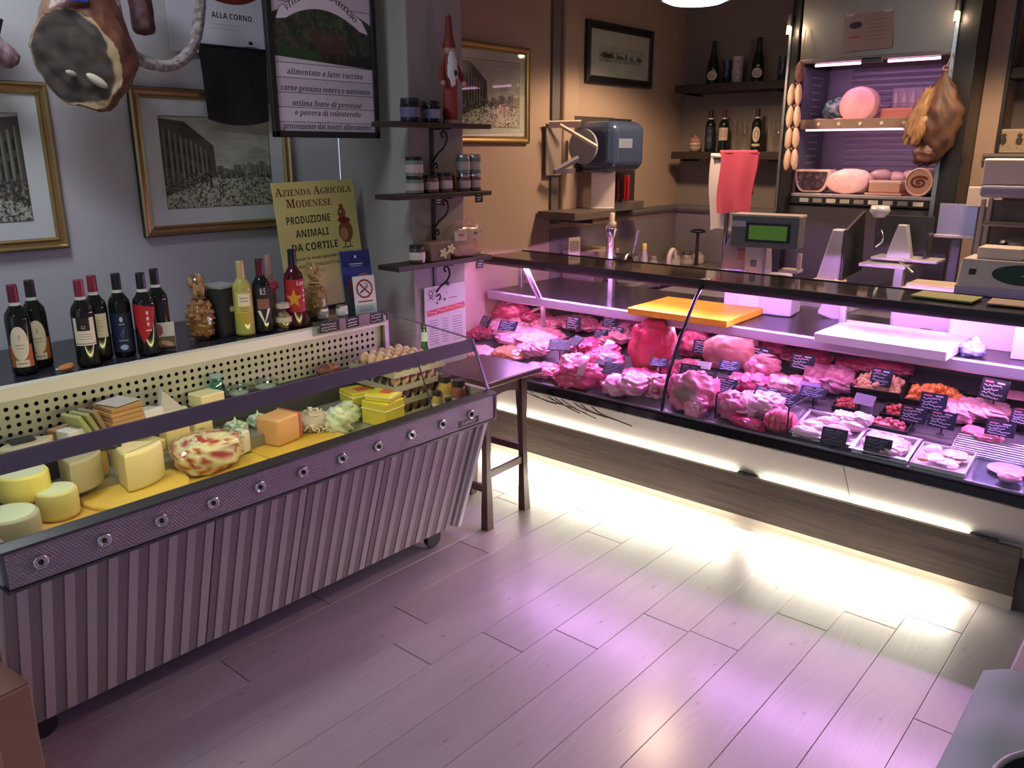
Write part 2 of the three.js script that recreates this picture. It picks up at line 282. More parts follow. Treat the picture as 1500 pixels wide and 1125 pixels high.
// white poster with a red block
{
  const t = thing('paper_poster', 'white paper poster with a dark red shape and a short bold line', 'poster', [-3.375, 2.40, -2.025], Math.PI / 2);
  const map = tex(512, 640, (c, W, H) => {
    c.fillStyle = '#d9dbe6'; c.fillRect(0, 0, W, H); c.fillStyle = '#7d2328'; c.beginPath(); c.moveTo(230, 0); c.lineTo(470, 0); c.lineTo(480, 350); c.quadraticCurveTo(380, 410, 250, 380); c.closePath(); c.fill();
    c.fillStyle = '#15141a'; c.font = 'bold 38px sans-serif'; c.fillText('ALLA CORNO.', 225, 462, 235); c.fillStyle = '#a1383c'; c.font = '17px sans-serif'; c.fillText('________________________', 215, 492); c.fillText('_____________________', 215, 512);
    c.fillStyle = '#222'; c.beginPath(); c.ellipse(430, 570, 12, 10, 0, 0, 7); c.fill(); c.fillRect(395, 588, 70, 4);
  });
  part('paper', box(.44, .52, .004), m.paperWhite, t); part('print', new THREE.PlaneGeometry(.44, .52).translate(0, 0, .0026), new THREE.MeshStandardMaterial({ map, roughness: .75 }), t);
}
// black cloth hanging under it
{
  const g = new THREE.PlaneGeometry(.325, .29, 24, 12), p = g.attributes.position;
  for (let i = 0; i < p.count; i++) { const u = p.getX(i) / .325, v = p.getY(i) / .29; if (v < -.3) p.setY(i, p.getY(i) - .022 * (1 - 4 * u * u)); p.setX(i, p.getX(i) * (1 - .08 * (.5 - v))); p.setZ(i, .006 * Math.sin(u * 9 + v * 2) + .004); }
  g.computeVertexNormals(); const back = g.clone().translate(0, 0, -.004); 
  const t = thing('black_cloth', 'plain black cloth hanging below the white poster, over the engraving', 'cloth', [-3.355, 2.02, -2.075], Math.PI / 2);
  part('cloth', [g, back], M([.012, .011, .013], .75, 0, { side: THREE.DoubleSide }), t); part('hanging_rod', rod([-.165, .15, 0], [.165, .15, 0], .006), m.black, t);
}
// cured leg hanging by the shank
{
  const t = thing('cured_ham', 'whole cured ham leg hanging by its shank with the dark cut face showing', 'ham', [-3.12, 2.09, -1.35], Math.PI / 2);
    let g = new THREE.SphereGeometry(1, 110, 90); g.deleteAttribute('uv'); g.deleteAttribute('normal'); g = mergeVertices(g, 1e-4);
  const p = g.attributes.position, n0 = V(-.60, -.40, .70).normalize(), cut = new Float32Array(p.count);
  for (let i = 0; i < p.count; i++) {
    let x = p.getX(i), y = p.getY(i), z = p.getZ(i); const d = 1 + .09 * noise.noise(x * 2.4, y * 2.4, z * 2.4) + .02 * noise.noise(x * 9, y * 9, z * 9);
    const taper = y > 0 ? 1 - .62 * y : 1 - .10 * y * y; x = x * taper * d; z = z * taper * d; y = y > 0 ? y * 1.75 : y * d;
    const e = x * n0.x + y * n0.y + z * n0.z - .44 - .05 * noise.noise(x * 3 + 5, y * 3, z * 3); cut[i] = e;
    if (e > 0) { const k = e * .93 - .02 * noise.noise(x * 5, y * 5, z * 5 + 3); x -= n0.x * k; y -= n0.y * k; z -= n0.z * k; }
    p.setXYZ(i, x * .176 + (y > 0 ? y * .012 : 0), y * .205, z * .118);
  }
  g.computeVertexNormals();
  // one surface, split where the knife went through: skin outside, cut face inside
  const idx = g.index.array, skin = [], face = []; for (let i = 0; i < idx.length; i += 3) (cut[idx[i]] > .012 && cut[idx[i + 1]] > .012 && cut[idx[i + 2]] > .012 ? face : skin).push(idx[i], idx[i + 1], idx[i + 2]);
  const skinG = g.clone(); skinG.setIndex(skin); paint(skinG, (x, y, z) => mix(mix([.21, .085, .05], [.10, .034, .022], .5 + noise.noise(x * 22, y * 22, z * 22) * 1.2 + (noise.noise(x * 70, y * 70, z * 70) > .4 ? .5 : 0)), [.34, .26, .15], (-x - .09) * 14 + noise.noise(x * 20, y * 20, 1)));
  part('leg', skinG, MV(.5, { clearcoat: .15 }), t);
  const faceG = g.clone(); faceG.setIndex(face); paint(faceG, (x, y, z, i) => { const rim = .045 + Math.max(0, x + .05) * 1.6 + .03 * noise.noise(x * 30, y * 30, z * 30), lean = mix([.045, .036, .029], [.085, .066, .050], .5 + noise.noise(x * 26, y * 26, 3) * 1.1); return mix([.46, .34, .18], lean, (cut[i] - rim) * 26 + .5); });
  part('cut_face', faceG, MV(.55), t);
  part('bone', ball(1, 0, 0, 0, 16).scale(.038, .015, .014).rotateZ(-.6).rotateY(-.3).translate(.000, -.110, .068), M([.50, .45, .33], .6), t); part('bone', ball(1, 0, 0, 0, 14).scale(.019, .010, .010).rotateZ(-.3).translate(-.068, -.088, .030), M([.38, .32, .24], .6), t);
  part('tag', rb(.11, .05, .006, .004, -.065, .158, .10), M([.02, .05, .35], .4), t, 'blue printed tag'); part('rope', tube([[.02, .33, 0], [.04, .5, -.05], [.03, .8, -.08]], .006, 16), m.cork, t);
}
function sausage(pts, r, a, b, seed, n = 40) {
  const g = new THREE.TubeGeometry(new THREE.CatmullRomCurve3(pts.map((k) => V(...k))), n, r, 14), p = g.attributes.position, N = g.attributes.normal;
  for (let i = 0; i < p.count; i++) { const k = Math.floor(i / 15) / n, e = Math.min(1, Math.sqrt(Math.max(0, 1 - (2 * k - 1) ** 10)) + .02), d = r * ((e - 1) + .08 * noise.noise(p.getX(i) * 30 + seed, p.getY(i) * 30, p.getZ(i) * 30)); p.setXYZ(i, p.getX(i) + N.getX(i) * d, p.getY(i) + N.getY(i) * d, p.getZ(i) + N.getZ(i) * d); }
  g.computeVertexNormals(); return paint(g, (x, y, z) => mix(a, b, .5 + noise.noise(x * 60 + seed, y * 60, z * 60) * 1.6));
}
solo('hanging_salami', sausage([[-3.2, 2.30, -1.515], [-3.2, 2.15, -1.525], [-3.2, 2.09, -1.56], [-3.2, 2.063, -1.627], [-3.2, 2.064, -1.703], [-3.2, 2.109, -1.778], [-3.2, 2.187, -1.824], [-3.2, 2.40, -1.87]], .022, [.42, .38, .36], [.14, .11, .11], 3, 70), MV(.8), 'long grey mould coated salami hanging in a loop right of the ham', 'salami');
solo('hanging_salami', sausage([[-3.19, 2.40, -1.60], [-3.19, 2.27, -1.605], [-3.19, 2.16, -1.61]], .042, [.10, .035, .04], [.04, .015, .02], 5), MV(.6), 'short dark red salami hanging between the ham and the salami loop', 'salami');
solo('hanging_salami', sausage([[-3.2, 2.36, -.96], [-3.2, 2.2, -1.0], [-3.2, 2.08, -1.09], [-3.2, 2.03, -1.16]], .040, [.33, .25, .26], [.13, .07, .08], 9), MV(.6), 'greyish pink salami with a white string at the far left above the engraving', 'salami');
solo('sausage_coil', sausage(Array.from({ length: 26 }, (_, i) => { const a = i * .52, r = .025 + i * .0018; return [-3.15 + i * .0006, 2.30 + r * Math.sin(a), -1.10 + r * Math.cos(a)]; }), .012, [.34, .20, .12], [.22, .11, .07], 12, 120), MV(.5), 'small tan coil of thin sausage at the top left corner', 'sausage');
{ const t = thing('black_sign', 'small tilted black card hanging at the top left behind the salami', 'sign', [-3.3, 2.15, -1.10], Math.PI / 2); const g = box(.11, .10, .006); g.rotateZ(-.35); part('card', g, m.black, t); part('string', rod([-.02, .05, 0], [-.03, .3, 0], .0015), m.paperWhite, t); }

// steel rail the cured meats hang from, above the picture
{ const t = thing('hanging_rail', 'steel rail on the left wall above the picture, from which the cured meats hang', 'rail', [-3.18, 2.62, -1.45]); part('rail', rod([0, 0, .75], [0, 0, -.75], .012), m.steel, t); for (const z of [.7, -.7]) part('bracket', rb(.23, .02, .03, .004, -.108, 0, z), m.steelDark, t); }
{ const t = thing('string', 'butcher strings tied from the hanging rail to the salamis', 'string', [-3.19, 2.0, -1.45]); t.userData.kind = 'stuff'; part('strings', [rod([0, .60, 0], [0, .30, -.065], .003), rod([0, .60, -.4], [0, .39, -.42], .003), rod([0, .60, -.15], [0, .40, -.15], .003), rod([-.005, .60, .45], [-.005, .36, .49], .003), rod([.02, .60, .35], [.05, .33, .33], .003)], m.cork, t); }
// ------------------------------------------------------------ cheese case along the left wall
const CZ0 = -2.42, CZ1 = -.575;
{
  const t = thing('cheese_case', 'long low refrigerated cheese case with a striped front and slanted glass', 'display case', [0, 0, 0]);
  const body = M([.24, .20, .205], .45, .2), stripeM = [M([.44, .385, .40], .42, .15), M([.42, .365, .38], .45, .15)], endM = M([.52, .50, .48], .5, .2), dark = M([.06, .055, .06], .6);
  part('inner_shell', prismZ([[-3.36, .12], [-2.46, .12], [-2.30, .60], [-2.22, .64], [-2.22, .655], [-3.36, .655]], CZ0 + .02, CZ1 - .03), dark, t);
  const A = V(-2.443, .092, 0), B = V(-2.272, .640, 0), out = V(B.y - A.y, -(B.x - A.x), 0).normalize(), len = A.distanceTo(B);
  // front in three plain sheets with raised stripes
  const cuts = [CZ1 - .01, -1.20, -1.555, -1.91, CZ0 + .012];
  for (let k = 0; k < 4; k++) {
    const z0 = cuts[k + 1] + .002, z1 = cuts[k] - .002;
    const sheet = (za, zb, th, inset) => { const g = new THREE.BoxGeometry(th, len - inset, zb - za, 1, 1, 1); g.rotateZ(-Math.atan2(B.x - A.x, B.y - A.y)); const c = A.clone().add(B).multiplyScalar(.5).addScaledVector(out, -.004 + th / 2); return g.translate(c.x, c.y, (za + zb) / 2); };
    const p = part('front_panel', sheet(z0, z1, .006, 0), body, t);
    const n = Math.round((z1 - z0) / .0625), step = (z1 - z0) / n;
    for (let i = 0; i < n; i++) part('stripe', sheet(z0 + i * step + .004, z0 + i * step + step * .52, .0085, .006), stripeM[(i + k) % 2], p);
  }
  part('end_panel', prismZ([[-3.36, .10], [-2.425, .10], [-2.255, .64], [-2.215, .655], [-2.215, .79], [-2.835, .79], [-2.835, 1.0], [-3.36, 1.0]], CZ0 - .012, CZ0 + .012, .002), endM, t);
  part('end_strip', prismZ([[-2.47, .09], [-2.415, .09], [-2.238, .645], [-2.29, .645]], CZ0 - .035, CZ0 - .012, .002), M([.68, .66, .63], .45), t, 'pale end strip');
  part('end_panel', prismZ([[-3.36, .10], [-2.44, .10], [-2.275, .64], [-2.215, .655], [-2.215, .79], [-2.835, .79], [-2.835, 1.0], [-3.36, 1.0]], CZ1 - .02, CZ1 + .004, .002), endM, t);
  // studded metal bar with round lamps
  const dots = grey(256, 128, (u, v) => { const x = (u * 32 + (Math.floor(v * 16) % 2) * .5) % 1 - .5, y = v * 16 % 1 - .5; return .25 + .75 * Math.max(0, 1 - 2.6 * Math.hypot(x, y)); }, [5.6, 1]);
  const barM = new THREE.MeshStandardMaterial({ color: new THREE.Color(.34, .30, .33), roughness: .36, metalness: .5, bumpMap: dots, bumpScale: .004 });
  const bg = new THREE.BoxGeometry(.04, .10, 1.84).translate(-2.198, .722, -1.497); 
  const bm = part('front_bar', bg, barM, t); part('bar_lip', [prismZ([[-2.235, .772], [-2.172, .772], [-2.172, .78], [-2.215, .788]], CZ0 - .01, CZ1 + .006, .001), prismZ([[-2.235, .662], [-2.174, .662], [-2.174, .67], [-2.235, .672]], CZ0 - .01, CZ1 + .006, .001)], m.steelDark, bm);
  part('bar_end', rb(.05, .12, .018, .003, -2.2, .722, CZ0 - .008), M([.07, .06, .08], .5), bm);
  for (let i = 0; i < 11; i++) { const z = -.656 - .1624 * i; const ring = new THREE.TorusGeometry(.0155, .0045, 8, 22).rotateY(Math.PI / 2).translate(-2.174, .722, z); const k = part('bolt', [ring, cyl(.013, .013, .012, 0, 0, 0, 16).rotateZ(Math.PI / 2).translate(-2.178, .722, z)], m.chrome, t); part('bolt_core', ball(.008, -2.172, .722, z, 10), m.blackGloss, k); }
  const plate = tex(256, 64, (c, w, h) => { c.fillStyle = '#0b0910'; c.fillRect(0, 0, w, h); c.fillStyle = '#b9b0c8'; c.font = 'italic bold 46px serif'; c.textAlign = 'center'; c.fillText('Lolidee', w / 2, 46); });
  part('name_plate', new THREE.PlaneGeometry(.115, .028).rotateY(Math.PI / 2).translate(-2.1765, .694, -2.268), new THREE.MeshStandardMaterial({ map: plate, roughness: .3 }), t, 'black name plate');
  // glass: slanted front in two panes, end panes, dark tinted top strip
  const gl = glass([.97, .98, .96], .015);
  part('glass_front', prismZ([[-2.214, .785], [-2.208, .785], [-2.294, .99], [-2.300, .99]], -2.095, CZ1), gl, t);
  part('glass_front', prismZ([[-2.214, .785], [-2.208, .785], [-2.294, .99], [-2.300, .99]], CZ0, -2.10), gl, t);
  part('glass_seam', bar([-2.209, .785, -2.0975], [-2.297, .99, -2.0975], .004, .004), m.black, t);
  part('glass_top_strip', prismZ([[-2.296, .940], [-2.276, .944], [-2.296, .992], [-2.304, .992]], CZ0, CZ1, .001), M([.19, .155, .21], .25, .3), t, 'dark tinted strip along the glass edge');
  part('glass_end', prismZ([[-2.83, .79], [-2.214, .79], [-2.298, .99], [-2.83, 1.03]], CZ0 - .003, CZ0 + .003), gl, t);
  part('glass_end_edge', [bar([-2.300, .992, CZ0], [-2.83, 1.033, CZ0], .005, .007), bar([-2.211, .79, CZ0], [-2.298, .992, CZ0], .010, .010)], M([.22, .18, .30], .3, .3), t);
  part('corner_post', rb(.018, .20, .018, .003, -2.832, .90, CZ0 + .014), m.steelSoft, t);
  // shelf for the bottles with pale lip, perforated back panel
  part('ledge', rb(.555, .03, 1.86, .004, -3.112, 1.015, -1.497), M([.022, .022, .03], .22), t, 'black glossy ledge');
  part('ledge_lip', prismZ([[-2.84, .982], [-2.822, .985], [-2.826, 1.026], [-2.84, 1.033]], CZ0 + .01, CZ1, .002), M([.64, .64, .50], .4, .15), t);
  const s = new THREE.Shape([[0, 0], [1.80, 0], [1.80, .165], [0, .165]].map((p) => new THREE.Vector2(...p)));
  for (let r = 0; r < 5; r++) for (let i = 0; i < 58; i++) { const h = new THREE.Path(), x = .03 + i * .0302, y = .022 + r * .0285; for (let k = 0; k < 8; k++) h[k ? 'lineTo' : 'moveTo'](x + .0078 * Math.cos(-k * Math.PI / 4), y + .0078 * Math.sin(-k * Math.PI / 4)); s.holes.push(h); }
  part('perforated_panel', new THREE.ExtrudeGeometry(s, { depth: .002, bevelEnabled: false }).rotateY(Math.PI / 2).translate(-2.852, .815, -.595), M([.58, .58, .46], .38, .3), t);
  part('panel_backing', box(.004, .17, 1.8, -2.884, .90, -1.5), m.blackSoft, t);
  part('deck', box(.62, .012, 1.8, -2.53, .661, -1.5), M([.42, .41, .37], .4, .5), t); 
  part('deck_riser', box(.13, .058, 1.8, -2.665, .696, -1.5), M([.30, .29, .26], .5, .3), t); part('deck_riser', box(.12, .155, 1.8, -2.785, .745, -1.5), M([.05, .05, .05], .5, .3), t);
  part('lamp_tube', rod([-2.316, .962, CZ0 + .05], [-2.316, .962, CZ1 - .05], .007), glow(CHEESE, L.cheeseGlow), t);
  for (const z of [-2.35, -.68]) { const cs = part('castor', [cyl(.042, .042, .026, 0, 0, 0, 20).rotateZ(Math.PI / 2).translate(-2.50, .042, z)], m.black, t); part('castor_fork', [rb(.034, .05, .05, .004, -2.50, .085, z)], m.steelDark, cs); }
  for (const z of [-2.35, -.68]) { const cs = part('castor', [cyl(.042, .042, .026, 0, 0, 0, 20).rotateZ(Math.PI / 2).translate(-3.25, .042, z)], m.black, t); part('castor_fork', [rb(.034, .05, .05, .004, -3.25, .085, z)], m.steelDark, cs); }
  areaLight(CHEESE, L.cheese, 1.74, .016, [-2.322, .952, -1.497], [-2.62, .74, -1.497]);
}
// ---- cheese and groceries inside the case. Tops: deck .667, low riser .725, back riser .8225
const DA = .667, DB = .725, DC = .8225;
const cheeseM = (c) => M(c, .5), cy = [.72, .56, .20], pale = [.78, .70, .42], mint = [.66, .72, .50];
function cutWheel(r, h, a0, a1, bev = .006) {                          // a sector of a wheel
  const s = new THREE.Shape(); s.moveTo(0, 0); s.absarc(0, 0, r, a0, a1, false); s.lineTo(0, 0);
  return new THREE.ExtrudeGeometry(s, { depth: h - 2 * bev, bevelEnabled: true, bevelSize: bev, bevelThickness: bev, bevelSegments: 2, bevelOffset: -bev, curveSegments: 24 }).rotateX(-Math.PI / 2).translate(0, bev, 0);
}
const roundCheese = (r, h) => lathe([[0, 0], [r * .9, 0], [r * .985, h * .12], [r, h * .5], [r * .985, h * .9], [r * .9, h], [r * .6, h * .985], [0, h * .975]], 36);
const ctag = (name, label, at, turn, w = .075, h = .045) => {
  const t = thing(name, label, 'price tag', at, turn);
  const map = tex(128, 80, (c, W, H) => { c.fillStyle = '#1b1a18'; c.fillRect(0, 0, W, H); c.strokeStyle = '#cfcabc'; c.lineWidth = 4; for (let y = 22; y < 70; y += 20) { c.beginPath(); c.moveTo(10, y); for (let x = 12; x < 116; x += 7) c.lineTo(x, y + rr(-6, 6)); c.stroke(); } });
  const g = box(w, h, .004, 0, h / 2, 0).rotateX(-.35); part('card', g, m.blackSoft, t); part('writing', new THREE.PlaneGeometry(w - .004, h - .004).translate(0, h / 2, .0028).rotateX(-.35), new THREE.MeshStandardMaterial({ map, roughness: .7 }), t); return t;
};
solo('cheese_block', rb(.14, .13, .17, .012, 0, .065, 0), cheeseM(cy), 'thick deep yellow cheese block with a flat top at the left end of the case', 'cheese', [-2.70, DB, -.76], -.15);
solo('half_cheese', cutWheel(.125, .105, -1.2, 1.6), M([.42, .37, .23], .6), 'grey brown cut half wheel of cheese beside the thick yellow block', 'cheese', [-2.665, DB, -.90], 1.1);
{ const t = thing('round_cheese', 'bright yellow drum cheese with a mint white top, uppermost at the left end', 'cheese', [-2.60, DA + .075, -.775]); part('rind', roundCheese(.072, .085), cheeseM([.78, .66, .16]), t); part('top', lathe([[0, .0845], [.06, .0855], [.066, .081]], 30), cheeseM(mint), t); }
{ const t = thing('round_cheese', 'small drum cheese with a mint white top standing on the orange board', 'cheese', [-2.53, DA + .016, -.835]); part('rind', roundCheese(.060, .088), cheeseM([.66, .58, .22]), t); part('top', lathe([[0, .0875], [.05, .0885], [.055, .084]], 30), cheeseM(mint), t); }
{ const t = thing('round_cheese', 'broad dusty grey drum cheese nearest the front at the left end', 'cheese', [-2.47, DA, -.685]); part('rind', roundCheese(.078, .095), cheeseM([.42, .39, .27]), t); part('top', lathe([[0, .0945], [.066, .0955], [.071, .09]], 30), cheeseM([.60, .68, .50]), t); }
solo('serving_board', rb(.17, .014, .26, .006, 0, .007, 0), M([.62, .36, .08], .5), 'orange wooden board under the small drum cheese', 'board', [-2.49, DA, -.83], .1);
solo('round_board', lathe([[0, 0], [.15, 0], [.166, .008], [.168, .022], [.160, .03], [0, .03]], 48), M([.70, .46, .08], .5), 'round golden yellow board carrying a big pale cheese wedge', 'board', [-2.545, DA, -1.075]);
solo('cheese_wedge', cutWheel(.17, .13, -.4, .55, .01), cheeseM([.78, .67, .34]), 'tall pale yellow cheese wedge standing on the round golden board', 'cheese', [-2.665, DA + .03, -1.06], .25);
ctag('price_tag', 'dark curly lettered price tag leaning on top of the tall pale wedge', [-2.60, DA + .155, -1.02], 1.2, .10, .04);
solo('cheese_wedge', cutWheel(.13, .10, -.5, .5, .008), M([.50, .34, .12], .6), 'brown rinded hard cheese wedge behind the round golden board', 'cheese', [-2.755, DB, -1.0], -.2);
const cheeseBlocks = [[-2.72, DB, -1.12, .12, .055, .09, [.66, .49, .20], 'flat golden cheese block right of the brown rinded wedge'], [-2.70, DB, -1.205, .09, .06, .085, [.74, .60, .27], 'second golden cheese block, between the flat one and the cubed one'], [-2.70, DB, -1.30, .09, .10, .085, [.76, .62, .28], 'upright yellow cheese cube behind the clear pack with red print'], [-2.71, DB, -1.40, .09, .085, .07, [.70, .58, .27], 'upright yellow cheese slab right of the cheese cube']];
for (const [x, y, z, w, h, d, c, l] of cheeseBlocks) { const t = thing('cheese_block', l, 'cheese', [x, y, z], rr(-.2, .2)); part('paste', rb(w, h, d, .008, 0, h / 2, 0), cheeseM(c), t); part('rind', rb(w + .002, .012, d + .002, .004, 0, .007, 0), cheeseM(mix(c, [.35, .22, .08], .5)), t); }
const jarLab = [['tiny preserve jar with a cream lid left of the clear pack', -2.625, -1.165, .014], ['small jar with a white oval label left of the clear pack with red print', -2.62, -1.20, .018], ['dark lidded tiny jar touching the clear pack with red print', -2.615, -1.238, .013]];
for (const [l, x, z, r] of jarLab) { const t = thing('preserve_jar', l, 'jar', [x, DA, z]); part('body', lathe([[0, 0], [r, 0], [r * 1.05, .01], [r * 1.05, .026], [r * .8, .034], [0, .034]], 20), M([.20, .12, .07], .2), t); part('label', cyl(r * 1.07, r * 1.07, .014, 0, .018, 0, 20), M([.7, .62, .48], .7), t); part('lid', cyl(r * .9, r * .9, .008, 0, .038, 0, 20), M([.5, .42, .28], .4), t); }
function clearPack(label, at, turn, sx, sy, sz, a, b, thresh) {
  const t = thing('clear_pack', label, 'package', at, turn);
  const g = blob(sx, sy, sz, { amp: .22, freq: 2.6, n: 34, flat: -.85, pow: .7 });
  paint(g, (x, y, z) => noise.noise(x * 30 + 3, y * 42, z * 30) + .4 * noise.noise(x * 70, y * 70, z * 70) > thresh ? a : b);
  part('content', g.translate(0, sy * .85, 0), MV(.35), t);
  part('film', blob(sx * 1.09, sy * 1.12, sz * 1.09, { amp: .2, freq: 3.4, n: 30, flat: -.75, pow: .7 }).translate(0, sy * .92, 0), glass([.97, .98, .93], .06), t); return t;
}
clearPack('clear crinkled pack with red and white printed slices on the yellow mat', [-2.565, DA + .008, -1.345], .15, .085, .066, .115, [.50, .06, .045], [.80, .72, .50], .12);
solo('yellow_mat', rb(.17, .006, .36, .002, 0, .003, 0), M([.70, .48, .07], .5), 'bright yellow mat under the clear pack with red print', 'mat', [-2.50, DA, -1.385]);
solo('yellow_board', rb(.20, .012, .34, .004, 0, .006, 0), M([.68, .44, .06], .5), 'yellow board under the orange pink cheese', 'board', [-2.56, DA, -1.70], .05);
{ const t = thing('wrapped_cheese', 'small white labelled tub with a dark window left of the orange pink cheese', 'cheese', [-2.61, DA + .008, -1.50], .3); part('tub', rb(.06, .085, .055, .008, 0, .043, 0), M([.76, .76, .66], .4), t); part('label', rb(.034, .04, .058, .003, .006, .05, 0), M([.16, .14, .12], .5), t); }
const soft = [[-2.69, -1.535, .045, 'left green and white wrapped soft cheese under the tinted strip'], [-2.695, -1.635, .045, 'middle green and white wrapped soft cheese under the tinted strip'], [-2.70, -1.73, .036, 'right smaller green and white wrapped soft cheese under the tinted strip']];
for (const [x, z, r, l] of soft) { const t = thing('wrapped_cheese', l, 'cheese', [x, DB, z], rr(-1, 1)); const g = blob(r, r * .62, r, { amp: .18, freq: 3, flat: -.7 }); paint(g, (x2, y2, z2) => noise.noise(x2 * 60, y2 * 60, z2 * 60) > .02 ? [.72, .76, .62] : [.20, .36, .20]); part('wrap', g.translate(0, r * .43, 0), MV(.4), t); part('twist', new THREE.ConeGeometry(r * .25, r * .6, 9).translate(0, r * 1.15, 0), M([.6, .68, .52], .5), t); }
{ const t = thing('cheese_block', 'orange pink cheese block with a reddish rind on the yellow board', 'cheese', [-2.60, DA + .012, -1.66], .2); part('paste', rb(.11, .105, .12, .01, 0, .053, 0), cheeseM([.74, .40, .16]), t); part('rind', rb(.112, .10, .018, .006, 0, .055, -.064), cheeseM([.46, .13, .08]), t); }
{ const t = thing('shaved_cheese', 'heap of pale curled shavings with dark specks right of the orange pink cheese', 'food', [-2.62, DA + .012, -1.835]); t.userData.kind = 'stuff'; const gs = [], gd = []; for (let i = 0; i < 130; i++) { const a = rr(0, 6.28), r = Math.sqrt(R()) * .075, y = (1 - r / .08) * .10 * R() + .012; (i % 4 ? gs : gd).push(new THREE.TorusGeometry(rr(.008, .014), .0032, 5, 9, rr(3, 5.5)).rotateX(rr(0, 6)).rotateY(rr(0, 6)).translate(r * Math.cos(a), y, r * Math.sin(a))); } part('shavings', gs, M([.74, .66, .50], .6), t); part('speckled_shavings', gd, M([.22, .15, .12], .6), t); part('mound', blob(.068, .045, .068, { amp: .1, flat: -.6 }).translate(0, .03, 0), M([.55, .46, .36], .7), t); }
for (const [x, z, r, l] of [[-2.56, -1.905, .066, 'pale green paper wrapped cheese nearest the shavings heap'], [-2.62, -2.0, .06, 'pale green paper wrapped cheese next to the yellow packets']]) { const t = thing('wrapped_cheese', l, 'cheese', [x, DA, z], rr(0, 3)); part('paper', blob(r, r * .85, r * 1.0, { amp: .34, freq: 3.1, n: 26, flat: -.6, a: [.62, .70, .46], b: [.74, .79, .60] }).translate(0, r * .5, 0), MV(.5), t); part('folded_end', blob(r * .5, r * .28, r * .4, { amp: .4, freq: 4 }).translate(r * .1, r * 1.2, r * .2), M([.70, .77, .58], .5), t); }
function packet(label, at, turn, w, h, d) { const t = thing('yellow_packet', label, 'package', at, turn); part('packet', rb(w, h, d, .006, 0, h / 2, 0), M([.74, .62, .06], .35), t); part('label', box(w * .42, .002, d * .42, w * .12, h + .0005, 0), M([.60, .12, .05], .4), t); part('tray_rim', rb(w + .004, .006, d + .004, .002, 0, h * .66, 0), M([.80, .74, .40], .35), t); return t; }
packet('flat yellow packet left in the row of yellow packets', [-2.655, DB, -2.10], -.2, .12, .055, .13); packet('flat yellow packet right behind, before the egg trays', [-2.64, DB, -2.06 - .0], .9, .09, .05, .09).position.set(-2.60, DA, -2.165);
packet('tall yellow packet in front of the others with an open flap', [-2.50, DA, -2.095], .15, .13, .10, .12); packet('yellow packet lying on the tall yellow packet', [-2.50, DA + .10, -2.10], .35, .12, .03, .11);
solo('paper_sheet', rb(.09, .003, .12, .001), M([.72, .68, .42], .7), 'pale yellow paper lying flat right of the yellow packets', 'paper', [-2.42, DA + .002, -2.24], .5);
solo('red_mat', rb(.05, .006, .26, .002), M([.42, .05, .04], .5), 'narrow red mat at the front edge below the paper wrapped cheeses', 'mat', [-2.42, DA + .003, -1.92]);
// on the back riser
{ const t = thing('cheese_wedge', 'grey rinded cheese piece with a dark tag at the left end of the back row', 'cheese', [-2.775, DC, -.83]); part('paste', cutWheel(.10, .05, -1, 1.2), M([.50, .44, .26], .6), t); part('tag', rb(.05, .004, .07, .001, .04, .056, .0), m.blackSoft, t); }
{ const t = thing('crispbread_pack', 'white fronted pack of brown crackers lying flat in the back row', 'package', [-2.765, DC, -.985], .3); part('crackers', rb(.10, .05, .09, .004, 0, .025, 0), M([.42, .24, .09], .7), t); part('wrap', rb(.06, .053, .092, .004, .022, .0265, 0), M([.72, .71, .64], .5), t); }
for (let i = 0; i < 3; i++) solo('green_pack', rb(.016, .11, .085, .004, 0, .055, 0).rotateZ(-.5 + i * .05), M([[.40, .42, .16], [.33, .34, .13], [.30, .22, .12]][i], .5), ['leaning olive green thin pack nearest the flat cracker pack', 'leaning olive thin pack, middle of the three leaning ones', 'leaning brown thin pack against the cracker stack'][i], 'package', [-2.755, DC, -1.035 - i * .022], -1.3);
{ const t = thing('cracker_stack', 'stack of brown crackers in film with a pale paper on top', 'package', [-2.755, DC, -1.145], .12); for (let i = 0; i < 6; i++) part('cracker', rb(.115, .0155, .115, .003, rr(-.003, .003), .009 + i * .0165, rr(-.003, .003)), M([[.52, .30, .12], [.46, .26, .10]][i % 2], .75), t); part('paper', rb(.10, .004, .10, .001, 0, .104, 0).rotateY(.2), M([.52, .50, .42], .6), t); }
solo('white_pack', rb(.09, .045, .08, .006, 0, .0225, 0).rotateZ(.15), M([.66, .66, .58], .45), 'low white wrapped block right of the cracker stack', 'package', [-2.785, DC, -1.255], .2);
{ const t = thing('triangle_pack', 'triangular white paper pack standing on edge in the back row', 'package', [-2.775, DC, -1.345], 1.35); part('pack', new THREE.ExtrudeGeometry(new THREE.Shape([[-.05, 0], [.05, 0], [-.035, .10]].map((p) => new THREE.Vector2(...p))), { depth: .04, bevelEnabled: true, bevelSize: .003, bevelThickness: .003, bevelSegments: 1 }).translate(0, .003, -.02), M([.58, .56, .52], .5), t); part('strip', rb(.10, .02, .05, .003, 0, .013, 0), M([.74, .68, .36], .5), t); }
solo('butter_block', rb(.09, .055, .10, .007, 0, .0275, 0), M([.80, .72, .36], .45), 'light yellow butter block below the bluish glass jar', 'butter', [-2.79, DC, -1.485], .1);
{ const t = thing('glass_jar', 'bluish green glass jar standing against the perforated panel', 'jar', [-2.812, DC, -1.545]); part('glass', lathe([[0, 0], [.024, 0], [.031, .02], [.031, .06], [.02, .085], [.022, .095], [.019, .095], [.017, .085], [.028, .06], [.028, .02], [0, .005]], 28), glass([.62, .85, .83], .03), t); part('lid', cyl(.023, .023, .01, 0, .1, 0, 24), M([.3, .45, .45], .4), t); }
